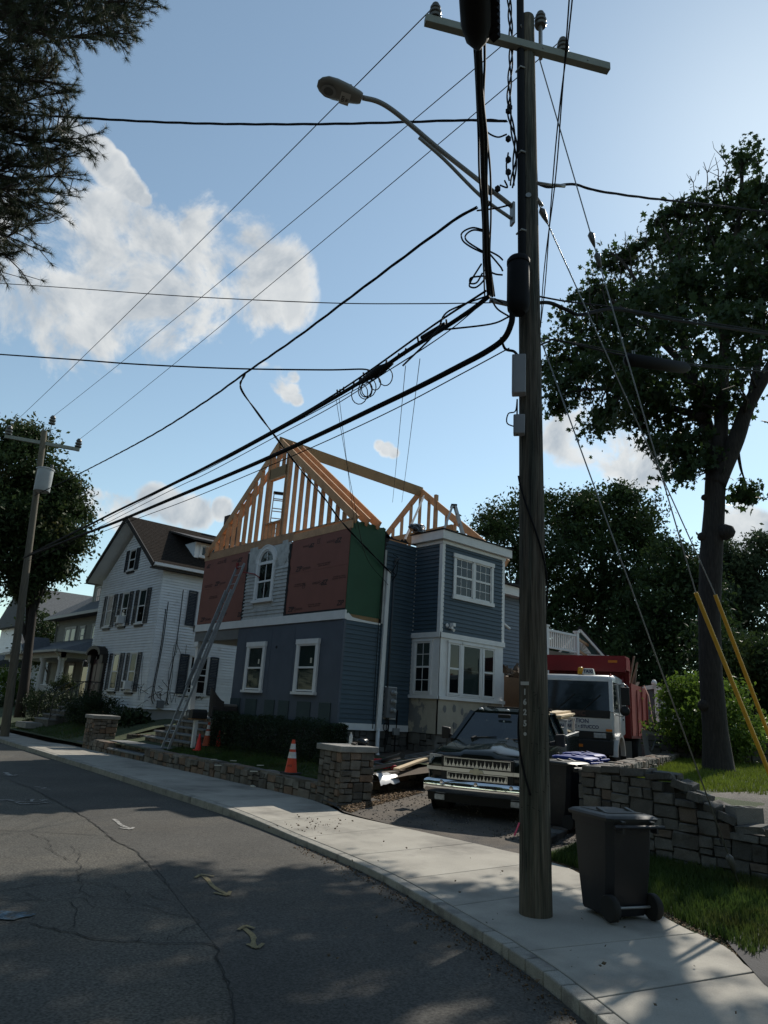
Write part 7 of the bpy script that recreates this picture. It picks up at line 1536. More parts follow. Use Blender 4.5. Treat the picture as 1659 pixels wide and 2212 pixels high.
q.loft([[p+DV*.0+DU*.12, p+DU*.12+UZ*.012, p-DU*.12+UZ*.012, p-DU*.12] for p in S]); tag(q.obj('carpet_strip', mat('rolled_carpet', (.22,.09,.07), .9, var=.2)), 'faded red carpet strip hanging over the tipper side', 'carpet')
# ================================================================== small things
ORANGE = mat('orange_cone', (.62,.06,.02), .55, var=.12, vs=6); REDC = mat('red_orange_cone', (.70,.035,.03), .5, var=.1, vs=6); DIRTYO = mat('dirty_orange_cone', (.38,.07,.03), .7, var=.25, vs=8); REFL = mat('reflective_band', (.58,.57,.55), .5, var=.2, vs=14); CONEB = mat('cone_base', (.03,.03,.03), .8)
def cone(label, P, h, m, bands=False, base=None, rz=0, mark=None):
    t = thing('traffic_cone', label, 'traffic cone', P, rz, 'traffic cones on the lawn', world=False); r0, r1 = h*.20, h*.045; R_ = lambda z: r0+(r1-r0)*(z/h)
    q = MB(); q.lathe([(R_(.03),.03),(R_(h),h),(R_(h)*.7,h)], 22); q.obj('cone_body', m, t, smooth=50); bw = h*.26
    MB().prism([(-bw,-bw*.8),(-bw*.8,-bw),(bw*.8,-bw),(bw,-bw*.8),(bw,bw*.8),(bw*.8,bw),(-bw*.8,bw),(-bw,bw*.8)], (0,0,0), UX, UY, UZ, 0, .035).obj('base', base or m, t, bevel=.008)
    if bands:
        for a, b_ in ((.46,.64),(.72,.88)): q = MB(); q.lathe([(R_(h*a)+.003,h*a),(R_(h*b_)+.003,h*b_),(R_(h*b_)-.002,h*b_),(R_(h*a)-.002,h*a)], 22); q.obj('reflective_band', REFL, t, smooth=50)
    if mark: text(t, mark, .07, Vector((-R_(h*.25)*.9-.006,-R_(h*.25)*.45,h*.24)), Vector((.45,-.89,0)).normalized(), UZ, CONEB, 0, 0, 'stencil', ext=.001)
    return t
cone('orange cone with two white bands standing on the low wall next to the pillar', (9.20,13.05,.35), .70, ORANGE, True, CONEB, .2, 'HSI')
cone('plain red-orange cone right beside the mailbox post', (10.06,18.92,.37), .46, REDC); cone('tall dirty orange cone with white bands between two small red cones', (10.55,19.35,.45), .70, DIRTYO, True, CONEB); cone('plain red-orange cone beside the hedge', (10.75,19.05,.49), .46, REDC, rz=.4)
# mailbox
t = thing('mailbox', 'black mailbox on a white post in front of the steps', 'mailbox', (10.16,19.45,.36))
MB().box(10.11,10.21,19.40,19.50,.3,1.22).obj('post', WHITE, t); MB().box(9.95,10.45,19.33,19.57,1.20,1.235).obj('shelf', LUMBER, t)
A = [(-.11,0),(.11,0)]+[(.11*math.cos(a),.14+.11*math.sin(a)) for a in [math.pi*i/10 for i in range(11)]]; MB().prism(A, (9.92,19.36,1.24), UY, UZ, UX, 0, .48).obj('box', BLACKP, t, smooth=35); MB().prism(A, (9.95,19.64,1.22), UY, UZ, UX, 0, .5).obj('second_box', mat('grey_mailbox', (.10,.10,.10), .6), t, smooth=35)
text(t, '18', .11, Vector((9.946,19.60,1.34)), -UY, UZ, NUM, 0, .003, 'house_number')
# wicker chair on the porch
WICK = mat('dark_wicker', (.028,.022,.02), .75, var=.3, vs=30, bump=.8, bs=90)
t = thing('wicker_chair', 'dark wicker tub chair on the porch corner', 'chair', (11.15,19.75,1.24), rad(65), world=False)
q = MB(); S0 = []; n = 18
for i in range(n+1):
    a = math.pi*(1.0*i/n)+0; x, y = .42*math.cos(a), .40*math.sin(a); hh = .52+.40*max(0, math.sin(a))**1.5; S0.append(((x,y,.05),(x*1.06,y*1.08,hh),(x*.92,y*.92,hh-.01),(x*.88,y*.88,.05)))
q.loft([list(s) for s in S0]); q.obj('tub_back', WICK, t, smooth=50); MB().box(-.38,.38,-.42,.33,.08,.36).obj('seat', WICK, t, bevel=.03); MB().box(-.33,.33,-.42,.28,.36,.46).obj('cushion', mat('grey_cushion', (.12,.11,.10), .9), t, bevel=.04, seg=3)
for x in (-.36,.36):
    for y in (-.38,.3): MB().box(x-.025,x+.025,y-.025,y+.025,0,.1).obj('leg', WICK, t)
# bins
BINB = mat('black_bin_plastic', (.008,.009,.013), .45, var=.2, vs=6, fine=.2, fs=70, c2=(.018,.018,.019), c2scale=5, c2lo=.58, c2hi=.72); LIDG = mat('charcoal_lid', (.02,.022,.022), .45, var=.1, vs=6); BINBL = mat('blue_bin_plastic', (.012,.035,.22), .6, var=.1, vs=5)
def wheelie(label, P, rz, body, lid, h=.90, group=None):
    t = thing('wheeled_bin', label, 'bin', P, rz, group, world=False)
    def sec(z, w_, d0, d1, c=.06): return [(-w_+c,d0,z),(w_-c,d0,z),(w_,d0+c,z),(w_,d1-c,z),(w_-c,d1,z),(-w_+c,d1,z),(-w_,d1-c,z),(-w_,d0+c,z)]
    q = MB(); q.loft([sec(.03,.232,-.19,.24),sec(.05,.242,-.20,.25),sec(h*.45,.258,-.25,.29),sec(h*.93,.27,-.28,.325),sec(h*.93,.285,-.295,.34),sec(h,.29,-.30,.345)]); q.obj('body', body, t, smooth=30)
    q = MB(); q.loft([sec(h+.002,.302,-.33,.37,.05),sec(h+.03,.307,-.335,.375,.05),sec(h+.05,.29,-.31,.35,.06),sec(h+.06,.24,-.25,.30,.06)]); lo = q.obj('lid', lid, t, smooth=30)
    q = MB(); q.box(-.21,.21,-.19,.24,h+.060,h+.066); q.obj('lid_panel', lid, lo)
    for s in (-1,1):
        q = MB(); q.bar((s*.17,-.37,h+.0),(s*.17,.02,h+.085),.045,.022); q.obj('lid_strap', lid, lo, bevel=.005)
        wz = .115; q = MB(); q.lathe([(.05,-.035),(.108,-.035),(.115,-.025),(.115,.025),(.108,.035),(.05,.035)], 24, (s*.245,-.235,wz), Matrix.Rotation(rad(90),3,'Y')); w_ = q.obj('wheel', RUBBER, t, smooth=35)
        q = MB(); q.lathe([(0,-.02),(.03,-.028),(.05,-.02),(.05,.02),(.03,.028),(0,.02)], 14, (s*.245,-.235,wz), Matrix.Rotation(rad(90),3,'Y')); q.obj('hub', BINB, w_)
        q = MB()
        for k in range(6): a = k*math.pi/3; q.bar((s*.255,-.235+.04*math.cos(a),wz+.04*math.sin(a)),(s*.255,-.235+.10*math.cos(a),wz+.10*math.sin(a)),.03,.018,(1,0,0))
        q.obj('spokes', BINB, w_)
        q = MB(); q.box(s*.20-.012,s*.20+.012,-.40,-.31,h-.09,h-.02); q.obj('handle_bracket', body, t)
    MB().tube([(-.23,-.235,.115),(.23,-.235,.115)], .012, 8).obj('axle', GALV, t); MB().tube([(-.29,-.385,h-.035),(.29,-.385,h-.035)], .018, 8).obj('handle', body, t)
    for k in range(3): q = MB(); q.box(-.16+.1*k,-.10+.1*k,-.302,-.292,.35,h*.85); 
    return t
wheelie('black wheeled bin with charcoal lid standing alone on the pavement', (6.80,4.00,.0), rad(-21), BINB, LIDG, .87)
wheelie('black wheeled bin half hidden behind the utility pole', (10.60,7.12,.10), rad(0), BINB, LIDG, .98)
wheelie('blue recycling bin by the stone wall, nearer the black bin', (11.75,7.62,.14), rad(10), BINBL, BINBL, .98, 'blue recycling bins'); wheelie('blue recycling bin by the stone wall, nearer the dump truck', (12.55,7.95,.17), rad(16), BINBL, BINBL, .98, 'blue recycling bins')
# bottle and bag on the pillar
pb_ = onz(757,1607,1.085); CLEAR = mat('clear_plastic', (.62,.65,.66), .15, var=.1, alpha=.6)
t = thing('water_bottle', 'clear plastic water bottle standing on the pillar cap', 'bottle', pb_); MB().lathe([(.028,0),(.033,.01),(.033,.06),(.030,.08),(.033,.1),(.033,.14),(.022,.175),(.013,.19),(.013,.21)], 16, pb_).obj('bottle', CLEAR, t, smooth=40); MB().lathe([(.015,.205),(.015,.225),(0,.226)], 12, pb_).obj('cap', NUM, t)
pb2 = onz(783,1609,1.085); blob('carrier_bag', pb2+Vector((.02,.02,.055)), (.13,.11,.075), BAG, 11, 'crumpled black plastic bag on the pillar cap', 'bag', amp=.5)
blob('work_gloves', onz(766,1609,1.085)+Vector((0,.02,.02)), (.07,.05,.03), mat('dirty_glove', (.08,.07,.06), .9, var=.4, vs=30), 5, 'small dirty work gloves between bottle and bag', 'gloves', amp=.6)
# tools, lumber and ladder by the side of the house
R6 = lambda x, y: ((1400+x/2.37)/1.82278, (2700+y/2.37)/1.82278)
WB = mat('white_sheet_plastic', (.60,.61,.62), .35, var=.1, vs=6)
p = onz(*R6(225,845), .46); q = MB(); rng = np.random.default_rng(3); nx, ny = 9, 6
q.add([(p.x-.15+.085*i, p.y-.22+.09*j+.02*i, .455+.055*rng.random()-(.16*max(0,(1-j))**1.5)) for i in range(nx) for j in range(ny)], [(i*ny+j,(i+1)*ny+j,(i+1)*ny+j+1,i*ny+j+1) for i in range(nx-1) for j in range(ny-1)]); tag(q.obj('plastic_sheet', WB, None, smooth=True), 'crumpled white plastic sheet draped over the low boulder wall', 'plastic sheet')
TOOLR = mat('tool_red', (.45,.015,.02), .45, var=.1); TOOLB = mat('tool_black', (.02,.02,.02), .5, var=.1)
p = onz(*R6(275,785), .5); t = thing('power_tool_case', 'red tool case lying behind the white plastic sheet', 'tool case', p, rad(25), world=False); MB().box(-.22,.2,-.14,.14,0,.10).obj('case', TOOLR, t, bevel=.02); MB().box(.05,.24,-.16,.12,.0,.08).obj('latch_side', TOOLB, t, bevel=.01)
p = onz(*R6(390,795), .5); t = thing('nail_gun', 'red and black power tool beside the tool case', 'power tool', p, rad(-10), world=False); MB().box(-.15,.18,-.05,.05,.0,.09).obj('motor', TOOLB, t, bevel=.02); MB().box(-.2,-.05,-.06,.06,.02,.12).obj('housing', TOOLR, t, bevel=.02); MB().tube([(.05,0,.05),(.2,.12,.03)], .025, 8).obj('grip', TOOLB, t)
p = onz(*R6(215,755), .5); t = thing('leaf_blower', 'red leaf blower with a long black tube', 'leaf blower', p, rad(0)); MB().box(p.x-.12,p.x+.12,p.y-.1,p.y+.1,.5,.68).obj('motor', TOOLR, t, bevel=.03); e = onz(*R6(435,650), .95); MB().tube([p+UZ*.1, p.lerp(e,.6)+UZ*.05, e], [.05,.045,.06], 12).obj('tube', TOOLB, t, smooth=50)
for i, (x0,y0,x1,y1,z0,z1) in enumerate([(410,770,660,715,.50,.62),(430,765,665,690,.55,.68),(470,785,670,735,.52,.6),(500,792,680,750,.5,.56),(380,780,650,680,.58,.75)]):
    a = onz(*R6(x0,y0), z0); b_ = onz(*R6(x1,y1), z1); dd = (b_-a).normalized(); b_ = a+dd*min((b_-a).length, 2.6); q = MB(); q.bar(a, b_, .14, .04); tag(q.obj('lumber_board', PINE), 'pale lumber board lying beside the boulder wall', 'board', 'boards beside the boulder wall')
GLAD = mat('grey_ladder', (.14,.15,.155), .5, metal=.3, var=.1); a0 = Vector((10.1,12.0,.55)); ladder('grey ladder lying flat on the ground beside the house', a0, a0+Vector((3.6,.55,.35)), (-.05,.42,.02), 11, 'ground_ladder', GLAD)
# ladder in the shrub and leaning slab on the right
a0 = atd(1424,1622,20.5); a1 = atd(1476,1474,21.5); w_ = Vector((.30,-.26,0)); ladder('grey ladder leaning into the bright shrub beside the maple', a0, a1, w_, 9, 'shrub_ladder', GLAD)
a = atd(1398,1630,20.3); t = tag(MB().hexa([a+Vector(v) for v in ((0,0,-.45),(.75,-.75,-.45),(.8,-.7,-.45),(.05,.05,-.45),(.35,.3,.62),(1.0,-.35,.5),(1.05,-.3,.5),(.4,.35,.62))]).obj('leaning_slab', mat('grey_board', (.18,.18,.17), .85, var=.2)), 'grey slab leaning between the dump truck and the stone wall', 'slab')
# bits of paper and wood on the lawn and kerb
for k, (x, y, z_) in enumerate([(467,1625,.35),(455,1642,.35),(463,1655,.34),(497,1645,.35),(540,1668,.34),(555,1655,.34)]):
    p = onz(x, y, z_); q = MB(); q.bar(p+UZ*.02, p+UZ*.025+Vector((.12,-.1,0)), .07, .012); tag(q.obj('paper_scrap', PAPER), 'pale scrap of paper or shingle lying on the shaded lawn', 'scrap', 'scraps on the lawn')
for k, (x, y, z_) in enumerate([(528,1598,RZ),(738,1690,RZ),(640,1735,0),(405,1643,0)][:0]): pass
for x, y, z_ in ((308,1674,RZ+.01),(425,1702,RZ+.01),(550,1700,.005)):
    p = onz(x, y, z_); q = MB(); q.bar(p, p+Vector((.02,.16,.01)), .06, .025); tag(q.obj('litter', PAPER), 'small pale piece of litter along the kerb', 'litter', 'litter along the kerb')
# ================================================================== hedge, shrubs and trees
BARK = mat('maple_bark', (.028,.024,.021), .95, var=.3, vs=3, stretch=(7,7,1.0), bump=.9, bs=5, fine=.3, fs=6)
BARK2 = mat('dark_bark', (.035,.03,.026), .95, var=.3, vs=3, stretch=(6,6,1))
MLEAF = mat('maple_leaf', (.026,.048,.014), .55, var=.35, vs=1.2, spec=.25, trans=.35, c2=(.05,.045,.02), c2scale=.8, c2lo=.58, c2hi=.72)
BLEAF = mat('background_leaf', (.022,.042,.013), .6, var=.4, vs=.7, spec=.2, trans=.25, c2=(.035,.055,.015), c2scale=.35)
LLEAF = mat('left_maple_leaf', (.035,.055,.017), .6, var=.4, vs=.9, spec=.2, trans=.25, c2=(.07,.065,.02), c2scale=.5, c2lo=.55, c2hi=.7)
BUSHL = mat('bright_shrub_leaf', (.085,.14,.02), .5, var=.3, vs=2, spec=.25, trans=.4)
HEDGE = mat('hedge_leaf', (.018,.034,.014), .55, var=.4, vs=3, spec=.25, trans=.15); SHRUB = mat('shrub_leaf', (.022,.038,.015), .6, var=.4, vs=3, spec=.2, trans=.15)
HAZYL = mat('hazy_leaf', (.045,.065,.035), .7, var=.35, vs=.5, spec=.1, trans=.3)  # paler leaf colour with distance haze put into it
NEEDLE = mat('pine_needle', (.055,.068,.036), .55, var=.35, vs=2, spec=.25, trans=.15); PTWIG = mat('pine_twig', (.035,.025,.02), .9, var=.3)
def shell_box(n, x0, x1, y0, y1, z0, z1, rng, d=.10):
    """points in the outer layer of a clipped hedge"""
    P = rng.uniform((x0,y0,z0),(x1,y1,z1),(n,3)); f = rng.integers(0,5,n); e = np.abs(rng.normal(0,d,n))
    P[f==0,0] = x0+e[f==0]; P[f==1,0] = x1-e[f==1]; P[f==2,1] = y0+e[f==2]; P[f==3,1] = y1-e[f==3]; P[f==4,2] = z1-e[f==4]
    w_ = .05*np.sin(P[:,1]*3.1)+.04*np.sin(P[:,1]*7.3+1); P[:,2] += w_*(P[:,2]-z0)/(z1-z0); P[:,0] += .04*np.sin(P[:,1]*5)
    return P
rng = np.random.default_rng(21)
t = thing('clipped_hedge', 'dark clipped hedge along the front of the blue house', 'hedge', (10.9,16.4,.45))
leaves('foliage', np.concatenate([shell_box(26000, 10.45,11.25,13.65,19.15,.42,1.42, rng), rng.uniform((10.6,13.8,.5),(11.1,19,1.3),(5000,3))]), .055, OVAL, HEDGE, t, 3, 1)
q = MB()
for i in range(14): y = 13.9+.38*i; q.tube([(10.85,y,.4),(10.85+rng.normal(0,.06),y+rng.normal(0,.1),.9),(10.85,y+rng.normal(0,.15),1.25)], .018, 5)
q.obj('stems', BARK2, t)
def shrub(label, blobs, n, size, m, seed, name='shrub', spread=.16, stems=5):
    rng = np.random.default_rng(seed); c0 = np.mean([b[0] for b in blobs], 0); zb = min(b[0][2]-b[1][2] for b in blobs)
    t = thing(name, label, 'shrub', (c0[0],c0[1],zb)); k = sum((b[1][0]*b[1][1]*b[1][2])**(1/3) for b in blobs)
    P, cen = crown_points(blobs, n/(26*k), 26, rng, spread, .5); leaves('foliage', P, size, OVAL, m, t, seed, .8)
    q = MB()
    for i in range(min(len(cen), stems*len(blobs))): limb(q, (c0[0]+rng.normal(0,.1),c0[1]+rng.normal(0,.1),zb), cen[i], .02, .006, rng, 4)
    q.obj('stems', BARK2, t); return t
shrub('rounded dark shrub in front of the white house corner', [((10.9,28.6,1.0),(.8,1.0,.62)),((10.8,29.8,1.1),(.8,.9,.7)),((10.9,30.8,1.0),(.7,.8,.55))], 14000, .08, SHRUB, 31)
shrub('loose dark shrub beside the iron railing of the stoop', [((10.3,34.6,.95),(.8,.9,.65)),((10.6,35.6,1.2),(.8,.8,.7))], 8000, .08, SHRUB, 32)
shrub('low dark shrubs in front of the sage house porch', [((12.2,38.2,1.1),(.8,1.3,.7)),((12.3,41.0,1.0),(.8,1.6,.7)),((12.0,44.5,.9),(.8,1.6,.6)),((12.2,47.5,1.0),(.8,1.5,.7))], 15000, .1, SHRUB, 33)
shrub('small leafy shrub on the sage house porch corner', [((12.9,40.2,1.9),(.6,.6,.7))], 3000, .1, LLEAF, 34)
shrub('green clump of strap leaves at the white house foundation', [((11.6,26.9,.85),(.5,.6,.3))], 900, .22, SHRUB, 35, stems=2)
# bright sunlit shrub right of the maple trunk and its darker base
def atb(x, y, d): return tuple(atd(x, y, d))
def R_(px, d): return px*d/1491*1.02
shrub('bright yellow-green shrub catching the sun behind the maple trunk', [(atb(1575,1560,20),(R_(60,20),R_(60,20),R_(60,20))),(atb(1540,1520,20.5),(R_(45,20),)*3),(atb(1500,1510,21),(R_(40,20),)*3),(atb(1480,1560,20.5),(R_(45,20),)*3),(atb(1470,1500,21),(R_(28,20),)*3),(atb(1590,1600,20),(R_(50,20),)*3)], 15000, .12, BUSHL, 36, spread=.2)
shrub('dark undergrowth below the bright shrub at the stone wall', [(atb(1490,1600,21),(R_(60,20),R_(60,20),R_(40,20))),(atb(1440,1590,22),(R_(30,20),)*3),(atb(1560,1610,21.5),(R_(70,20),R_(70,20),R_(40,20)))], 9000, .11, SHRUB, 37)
# ------------------------------------------------------------------ the big maple
rng = np.random.default_rng(5); dM = 16.9
t = thing('maple_tree', 'large maple with dark bare-twigged crown standing behind the stone wall', 'tree', (15.6,6.65,.8))
tp = [atd(1556,1712,dM-.15), atd(1552,1660,dM), atd(1545,1580,dM), atd(1535,1450,dM), atd(1532,1330,dM), atd(1536,1200,dM), atd(1543,1100,dM), atd(1545,1040,dM)]
b = MB(); b.tube(tp, [.46,.32,.255,.235,.23,.245,.225,.22], 20); b.obj('trunk', BARK, t, smooth=60)
for x, y, r in ((1519,1160,.13),(1568,1150,.20),(1523,1075,.09),(1524,1525,.16)): p = atd(x, y, dM-.1); MB().lathe([(0,-r),(r*.8,-r*.5),(r,0),(r*.8,r*.6),(0,r)], 10, p).obj('burr', BARK, t, smooth=True)
F = tp[-1]; br = MB()
main = [([(1545,1045),(1560,1015),(1590,950),(1615,880),(1660,800),(1720,690)],.25,.10,0),([(1545,1050),(1540,980),(1520,900),(1490,800),(1470,700),(1450,600)],.22,.06,1.0),([(1545,1050),(1555,960),(1560,860),(1565,740),(1575,600),(1600,440),(1602,330)],.2,.03,.5),
        ([(1520,900),(1450,880),(1370,850),(1290,840),(1210,850)],.10,.025,2.6),([(1490,800),(1430,740),(1360,680),(1290,620)],.10,.02,2.2),([(1565,740),(1510,640),(1470,560),(1420,470)],.09,.015,.4),([(1470,700),(1400,640),(1340,560),(1300,540)],.07,.012,1.5),([(1620,880),(1640,760),(1650,640),(1655,500)],.11,.03,1.0),([(1520,920),(1480,960),(1420,960),(1390,930)],.07,.02,.6),([(1575,600),(1540,520),(1500,420)],.05,.01,.8),([(1590,950),(1600,1010),(1610,1040)],.05,.012,.5)]
ends = []
for pl_, r0, r1, dd in main:
    n_ = len(pl_); P = [atd(x, y, dM+dd*i/(n_-1)) for i, (x, y) in enumerate(pl_)]; P = catmull(P, 4); br.tube(P, [r0+(r1-r0)*i/(len(P)-1) for i in range(len(P))], 9); ends += P[4:]
mb_l = [(1480,860,95,.6),(1350,800,95,1.5),(1250,830,70,2.6),(1225,745,55,3.0),(1300,665,70,2.4),(1420,700,95,.8),(1540,640,100,.3),(1625,690,95,.8),(1585,500,75,.5),(1490,570,60,.8),(1603,410,45,.5),(1655,560,95,1),(1330,580,42,1.8),(1545,850,70,.3),(1470,960,55,-.3),(1400,925,60,.6),(1290,905,48,1.8),(1205,865,40,2.8),(1602,345,22,.5),(1500,1020,38,-.3),(1440,800,100,2.6),(1540,740,110,-2.0),(1380,720,90,3.2),(1270,770,60,3.6),(1340,880,60,2.6),(1520,470,40,.8),(1190,790,30,3.2),(1600,600,90,-1.2),(1430,640,90,-1.2),(1400,820,80,-.8),
        (1420,500,26,.8),(1460,450,22,.6),(1365,540,26,1.3),(1260,640,34,2.6),(1240,690,34,3.0),(1650,440,40,1),(1600,1075,20,.3),(1330,740,70,4.2),(1410,620,60,3.8),(1480,520,50,3.0),
        (1760,640,140,1),(1850,720,140,2),(1700,480,90,1),(1800,500,110,1.5)]
blobs = []
for x, y, r, dd in mb_l:
    d_ = dM+dd; c = atd(x, y, d_); depth = (c-Vector((0,0,HC))).length; rr_ = r*depth/1491*.94; blobs.append((tuple(c), (rr_,rr_,rr_*.9)))
inner_b = [b for b, q_ in zip(blobs, mb_l) if q_[0] > 1430 and q_[1] > 440]; outer_b = [b for b in blobs if b not in inner_b]
P1, c1 = crown_points(outer_b, 62, 13, rng, .22, .12); P2, c2_ = crown_points(inner_b, 60, 14, rng, .22, .08); P = np.concatenate([P1,P2]); cen = np.concatenate([c1,c2_])
leaves('crown', P, .165, MAPLE, MLEAF, t, 6, .75)
for c in cen[::2]:
    c = Vector(c); e = min(ends, key=lambda p: (p-c).length)
    if (e-c).length < 3.5: limb(br, e, c, .028, .006, rng, 4, .2)
# bare twigs standing out of the top
for x, y in ((1420,520),(1440,470),(1455,430),(1395,500),(1330,540),(1480,420),(1490,380),(1545,340),(1560,310),(1640,370),(1655,420),(1370,560),(1300,600),(1350,500),(1520,350),(1590,330),(1270,590),(1630,330)):
    a = atd(x+20, y+110, dM+.4); c = atd(x, y, dM+.4); P_ = limb(br, a, c, .025, .007, rng, 5, .15)
    for k in range(5): i = rng.integers(1,5); limb(br, P_[i], P_[i]+Vector((rng.normal(0,.22),rng.normal(0,.22),rng.uniform(.1,.5))), .010, .004, rng, 3, .2)
br.obj('limbs', BARK, t, smooth=True)
# ------------------------------------------------------------------ other trees
def bg_tree(label, base, blist, d, n, size, m, seed, r0=.3, bark=BARK2, tpl=OVAL, name='leafy_tree', dens=24, spread=.42):
    rng = np.random.default_rng(seed); B = []
    for x, y, r, dd in blist:
        c = atd(x, y, d+dd); rr_ = r*(c-Vector((0,0,HC))).length/1491; B.append((tuple(c), (rr_,rr_,rr_*.9)))
    x, y = base; bp_ = atd(x, y, d); bp_.z = .5; t = thing(name, label, 'tree', bp_)
    k = sum((b[1][0]*b[1][1]*b[1][2])**(1/3) for b in B); P, cen = crown_points(B, n/(dens*k), dens, rng, spread, .4); leaves('crown', P, size, tpl, m, t, seed, .75)
    q = MB(); c0 = np.mean([b[0] for b in B], 0); top = Vector((bp_.x*.6+c0[0]*.4, bp_.y*.6+c0[1]*.4, c0[2])); T = limb(q, bp_, top, r0, r0*.45, rng, 6, .06)
    for b in B: limb(q, T[rng.integers(2,6)], b[0], r0*.35, .03, rng, 5, .12)
    for c in cen[::5]: 
        b = min(B, key=lambda b: np.linalg.norm(np.array(b[0])-c)); limb(q, b[0], c, .045, .01, rng, 3, .15)
    q.obj('trunk', bark, t, smooth=True); return t
bg_tree('dense dark tree behind the blue house, its left edge over the bay roof', (1110,1560), [(1120,1180,60,0),(1080,1130,45,1),(1150,1100,45,0),(1190,1180,70,-1),(1130,1270,80,0),(1200,1280,80,1),(1180,1390,90,0),(1120,1380,70,1),(1060,1140,25,0),(1230,1110,50,1)], 42, 30000, .26, BLEAF, 41)
bg_tree('tall dark tree rising in the middle behind the dump truck', (1300,1560), [(1290,1130,75,0),(1350,1110,65,1),(1380,1150,55,0),(1300,1220,95,-1),(1380,1240,85,0),(1250,1170,60,0),(1330,1330,110,0),(1250,1340,90,1),(1410,1190,28,0),(1270,1085,30,0),(1340,1070,25,0)], 45, 34000, .28, BLEAF, 42)
bg_tree('lower spreading tree left of the maple trunk', (1440,1560), [(1440,1230,60,0),(1480,1250,55,0),(1430,1320,85,-1),(1490,1340,70,0),(1470,1420,80,0),(1400,1430,80,1),(1510,1260,30,0),(1390,1330,60,0)], 41, 26000, .26, BLEAF, 43)
bg_tree('dark understory tree behind the shed', (1330,1580), [(1250,1440,80,0),(1340,1440,90,0),(1420,1480,80,0),(1300,1500,80,0),(1400,1540,70,0),(1460,1500,60,0)], 39, 22000, .24, BLEAF, 44)
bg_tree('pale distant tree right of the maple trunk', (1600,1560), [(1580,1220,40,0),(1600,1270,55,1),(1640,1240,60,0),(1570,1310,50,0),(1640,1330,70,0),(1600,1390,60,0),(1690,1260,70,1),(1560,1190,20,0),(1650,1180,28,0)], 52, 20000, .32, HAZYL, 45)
bg_tree('dark tree at the right edge behind the bright shrub', (1640,1600), [(1600,1450,60,0),(1650,1430,70,0),(1560,1430,45,1),(1640,1520,80,0),(1580,1500,60,1),(1700,1480,80,0),(1540,1380,40,2)], 30, 18000, .22, BLEAF, 46)
bg_tree('leafy street maple behind the far pole', (40,1560), [(55,1000,52,0),(105,1050,42,0),(10,1050,62,1),(140,1085,34,0),(70,1125,58,0),(130,1150,36,-1),(15,1200,60,0),(100,1215,40,0),(145,1050,18,0),(75,952,22,0),(30,945,26,0),(165,1105,16,0),(150,1180,22,0),(50,1270,34,0),(-40,1130,90,0),(125,1235,18,-.5),(20,1120,50,0)], 37, 52000, .24, LLEAF, 47, .25, dens=34, spread=.36)
bg_tree('small bright tree between the sage house and the far house', (95,1540), [(88,1355,28,0),(95,1390,30,0),(80,1410,25,0)], 62, 5000, .26, LLEAF, 48, .15)
bg_tree('small garden tree at the foot of the far pole', (25,1540), [(12,1470,22,0),(30,1480,18,0),(45,1495,14,0)], 48, 3000, .18, BUSHL, 49, .08)
for k, (x, y, r, d_) in enumerate([(700,1420,130,60),(950,1430,120,65),(350,1420,120,75),(1120,1450,100,58)]): bg_tree(['dark treetop mass behind the blue house roof frame','treetop mass behind the bay of the blue house','treetops beyond the white house','treetops behind the rear wing'][k], (x,1560), [(x,y,r,0),(x+70,y+20,r*.7,0),(x-70,y+15,r*.7,0)], d_, 7000, .4, BLEAF, 60+k)
# unseen trees behind the camera, added to block low skylight and horizon reflections
def unseen_street_tree(x, y, h, r, seed):
    rng = np.random.default_rng(seed); t = thing('unseen_street_tree', 'unseen leafy tree across the street, added to block low skylight', 'tree', (x,y,-.2), group='added trees across the street')
    B = [((x+rng.normal(0,r*.35),y+rng.normal(0,r*.35),h*rng.uniform(.35,.85)), (r*.6,)*3) for _ in range(7)]; P, cen = crown_points(B, 45, 14, rng, .5, .3); leaves('crown', P, .42, OVAL, BLEAF, t, seed, .8)
    q = MB(); T = limb(q, (x,y,-.3), (x,y,h*.6), .3, .12, rng, 5, .05); [limb(q, T[3], b[0], .1, .03, rng, 4) for b in B]; q.obj('trunk', BARK2, t, smooth=True)
for k, (x, y, h, r) in enumerate([(-9,-6,13,4.5),(-10,2,12,4.5),(-12,9,14,5),(-9.5,18,12,4.5),(-11,27,13,5),(-9,37,12,4.5),(-10,48,13,5),(-2,-14,12,4.5),(7,-13,11,4),(16,-12,12,4.5),(-13,-2,12,5),(-13.5,14,13,5),(-13,22,12,5),(-13.5,32,13,5),(-12.5,43,12,5),(-12,54,13,5)]): unseen_street_tree(x, y, h, r, 80+k)
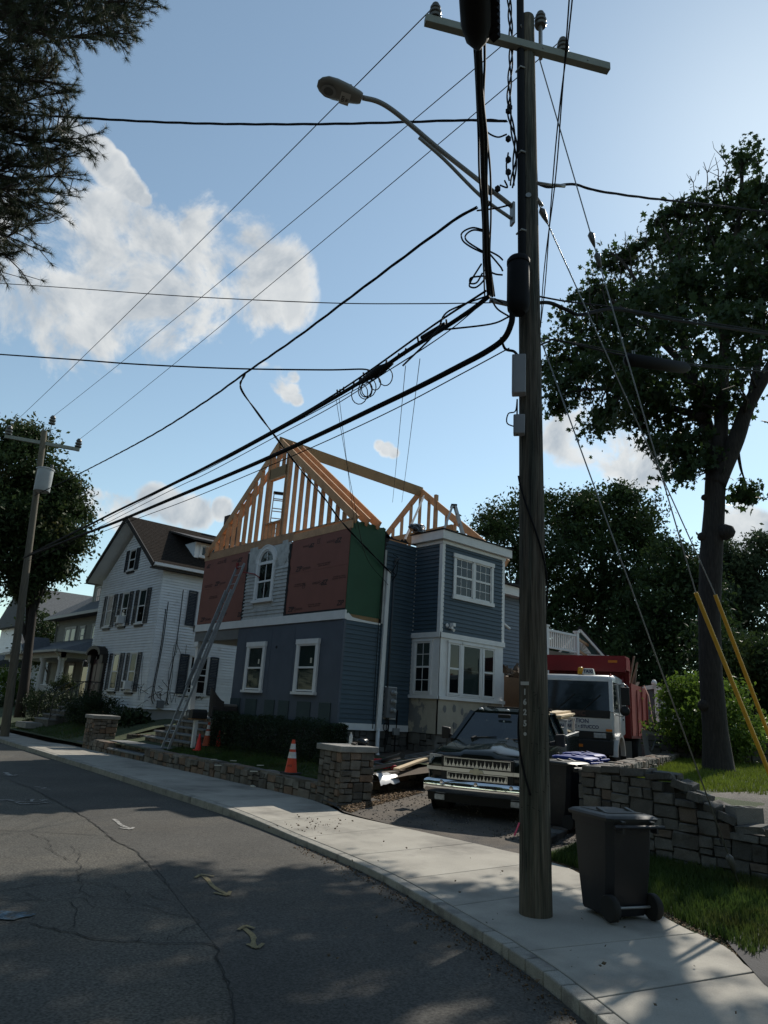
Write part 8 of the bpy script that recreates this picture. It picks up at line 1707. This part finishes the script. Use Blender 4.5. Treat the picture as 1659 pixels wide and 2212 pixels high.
# ------------------------------------------------------------------ pine at the upper left
rng = np.random.default_rng(9)
t = thing('white_pine', 'white pine boughs overhanging the street from the left', 'tree', (-3.7,10.6,-.1)); q = MB(); trunk = [Vector((-3.7,10.6,-.2)),Vector((-3.75,10.55,5)),Vector((-3.7,10.6,11)),Vector((-3.65,10.6,17))]; q.tube(trunk, [.42,.36,.26,.12], 14); q.obj('trunk', BARK2, t, smooth=True)
tips = [(361,3,9),(318,35,9.4),(306,94,9.2),(262,92,9),(220,95,9.5),(170,100,9),(158,203,8.8),(122,165,9.2),(139,226,9),(118,255,9.4),(200,322,9),(190,358,9.2),(172,300,9.6),(155,403,9),(130,430,9.4),(106,468,9),(82,505,9.3),(65,542,9),(36,571,9.2),(60,30,9),(100,60,9.4),(45,150,9),(50,300,9.5),(65,380,9),(245,45,9.3),(300,62,9.5),(335,18,9.6),(140,30,9.4),(30,90,9.2),(30,230,9),(20,330,9.3),(30,430,9),(20,500,9.4),(90,200,9.5),(110,330,9.3),(80,440,9.6),(200,10,9.2),(270,5,9.6),(10,20,9),(110,110,9.8),(75,265,9.7),(95,120,9),(180,50,9.6),(130,360,9.7),(55,480,9.6),(10,400,9.6),(10,180,9.7),(150,345,9.3),(230,65,9.1),(60,110,9.6),(90,20,9.7)]
tw = MB(); TUF = []; DIR = []
for x, y, d_ in tips:
    x -= 26; y -= 22; e = atd(x, y, d_); s0 = atd(x-170, y-40+rng.uniform(-30,60), d_+.4); zst = max(5.5, min(15, e.z+rng.uniform(-.3,1.2))); a = Vector((-3.7,10.6,zst))
    P = catmull([a, a.lerp(s0,.5)+UZ*.2, s0, e], 7); tw.tube(P, [.05-.043*i/(len(P)-1) for i in range(len(P))], 5)
    P = P[9:]; dirn = (P[-1]-P[-5]).normalized(); TUF.append(P[-1]); DIR.append(dirn)
    for i in range(int(len(P)*2.6)):
        p = P[rng.integers(0, len(P))]; dv = (dirn*.8+Vector(rng.normal(0,.55,3))).normalized(); L_ = rng.uniform(.18,.55); e2 = p+dv*L_; tw.tube([p, p.lerp(e2,.5)+Vector(rng.normal(0,.02,3)), e2], [.010,.007,.005], 4); 
        for f in (.55,.8,1.0): TUF.append(p.lerp(e2,f)); DIR.append(dv)
        if rng.random() < .6:
            d3 = (dv+Vector(rng.normal(0,.6,3))).normalized(); e3 = p.lerp(e2,.6)+d3*L_*.6; tw.tube([p.lerp(e2,.6), e3], [.006,.004], 4); TUF.append(e3); DIR.append(d3)
tw.obj('branches', PTWIG, t)
T_ = np.array([tuple(p) for p in TUF]); D_ = np.array([tuple(p) for p in DIR]); nn = 44; n_ = len(T_)*nn
Tn = np.repeat(T_, nn, 0); Dn = np.repeat(D_, nn, 0); v = Dn*rng.uniform(.4,1.2,(n_,1))+rng.normal(0,.55,(n_,3)); v /= np.linalg.norm(v,axis=1)[:,None]; L_ = rng.uniform(.07,.125,n_)[:,None]; s = np.cross(v, rng.normal(size=(n_,3))); s /= np.linalg.norm(s,axis=1)[:,None]; s *= .0026
st = Tn-Dn*rng.uniform(0,.05,(n_,1)); V = np.stack([st-s, st+s, st+v*L_], 1)
fastmesh('needles', V.reshape(-1,3), 3, None, [(0,1,2)], NEEDLE, t, n_)
# pine cones
PC = mat('pine_cone', (.06,.045,.03), .9, var=.3); q = MB()
for x, y in ((108,140),(100,130),(95,145),(115,135),(122,148),(90,155),(105,155),(82,140)):
    c = atd(x, y, 9); q.lathe([(0,-.09),(.02,-.07),(.028,-.02),(.022,.04),(0,.07)], 8, c)
q.obj('cones', PC, t, smooth=True)
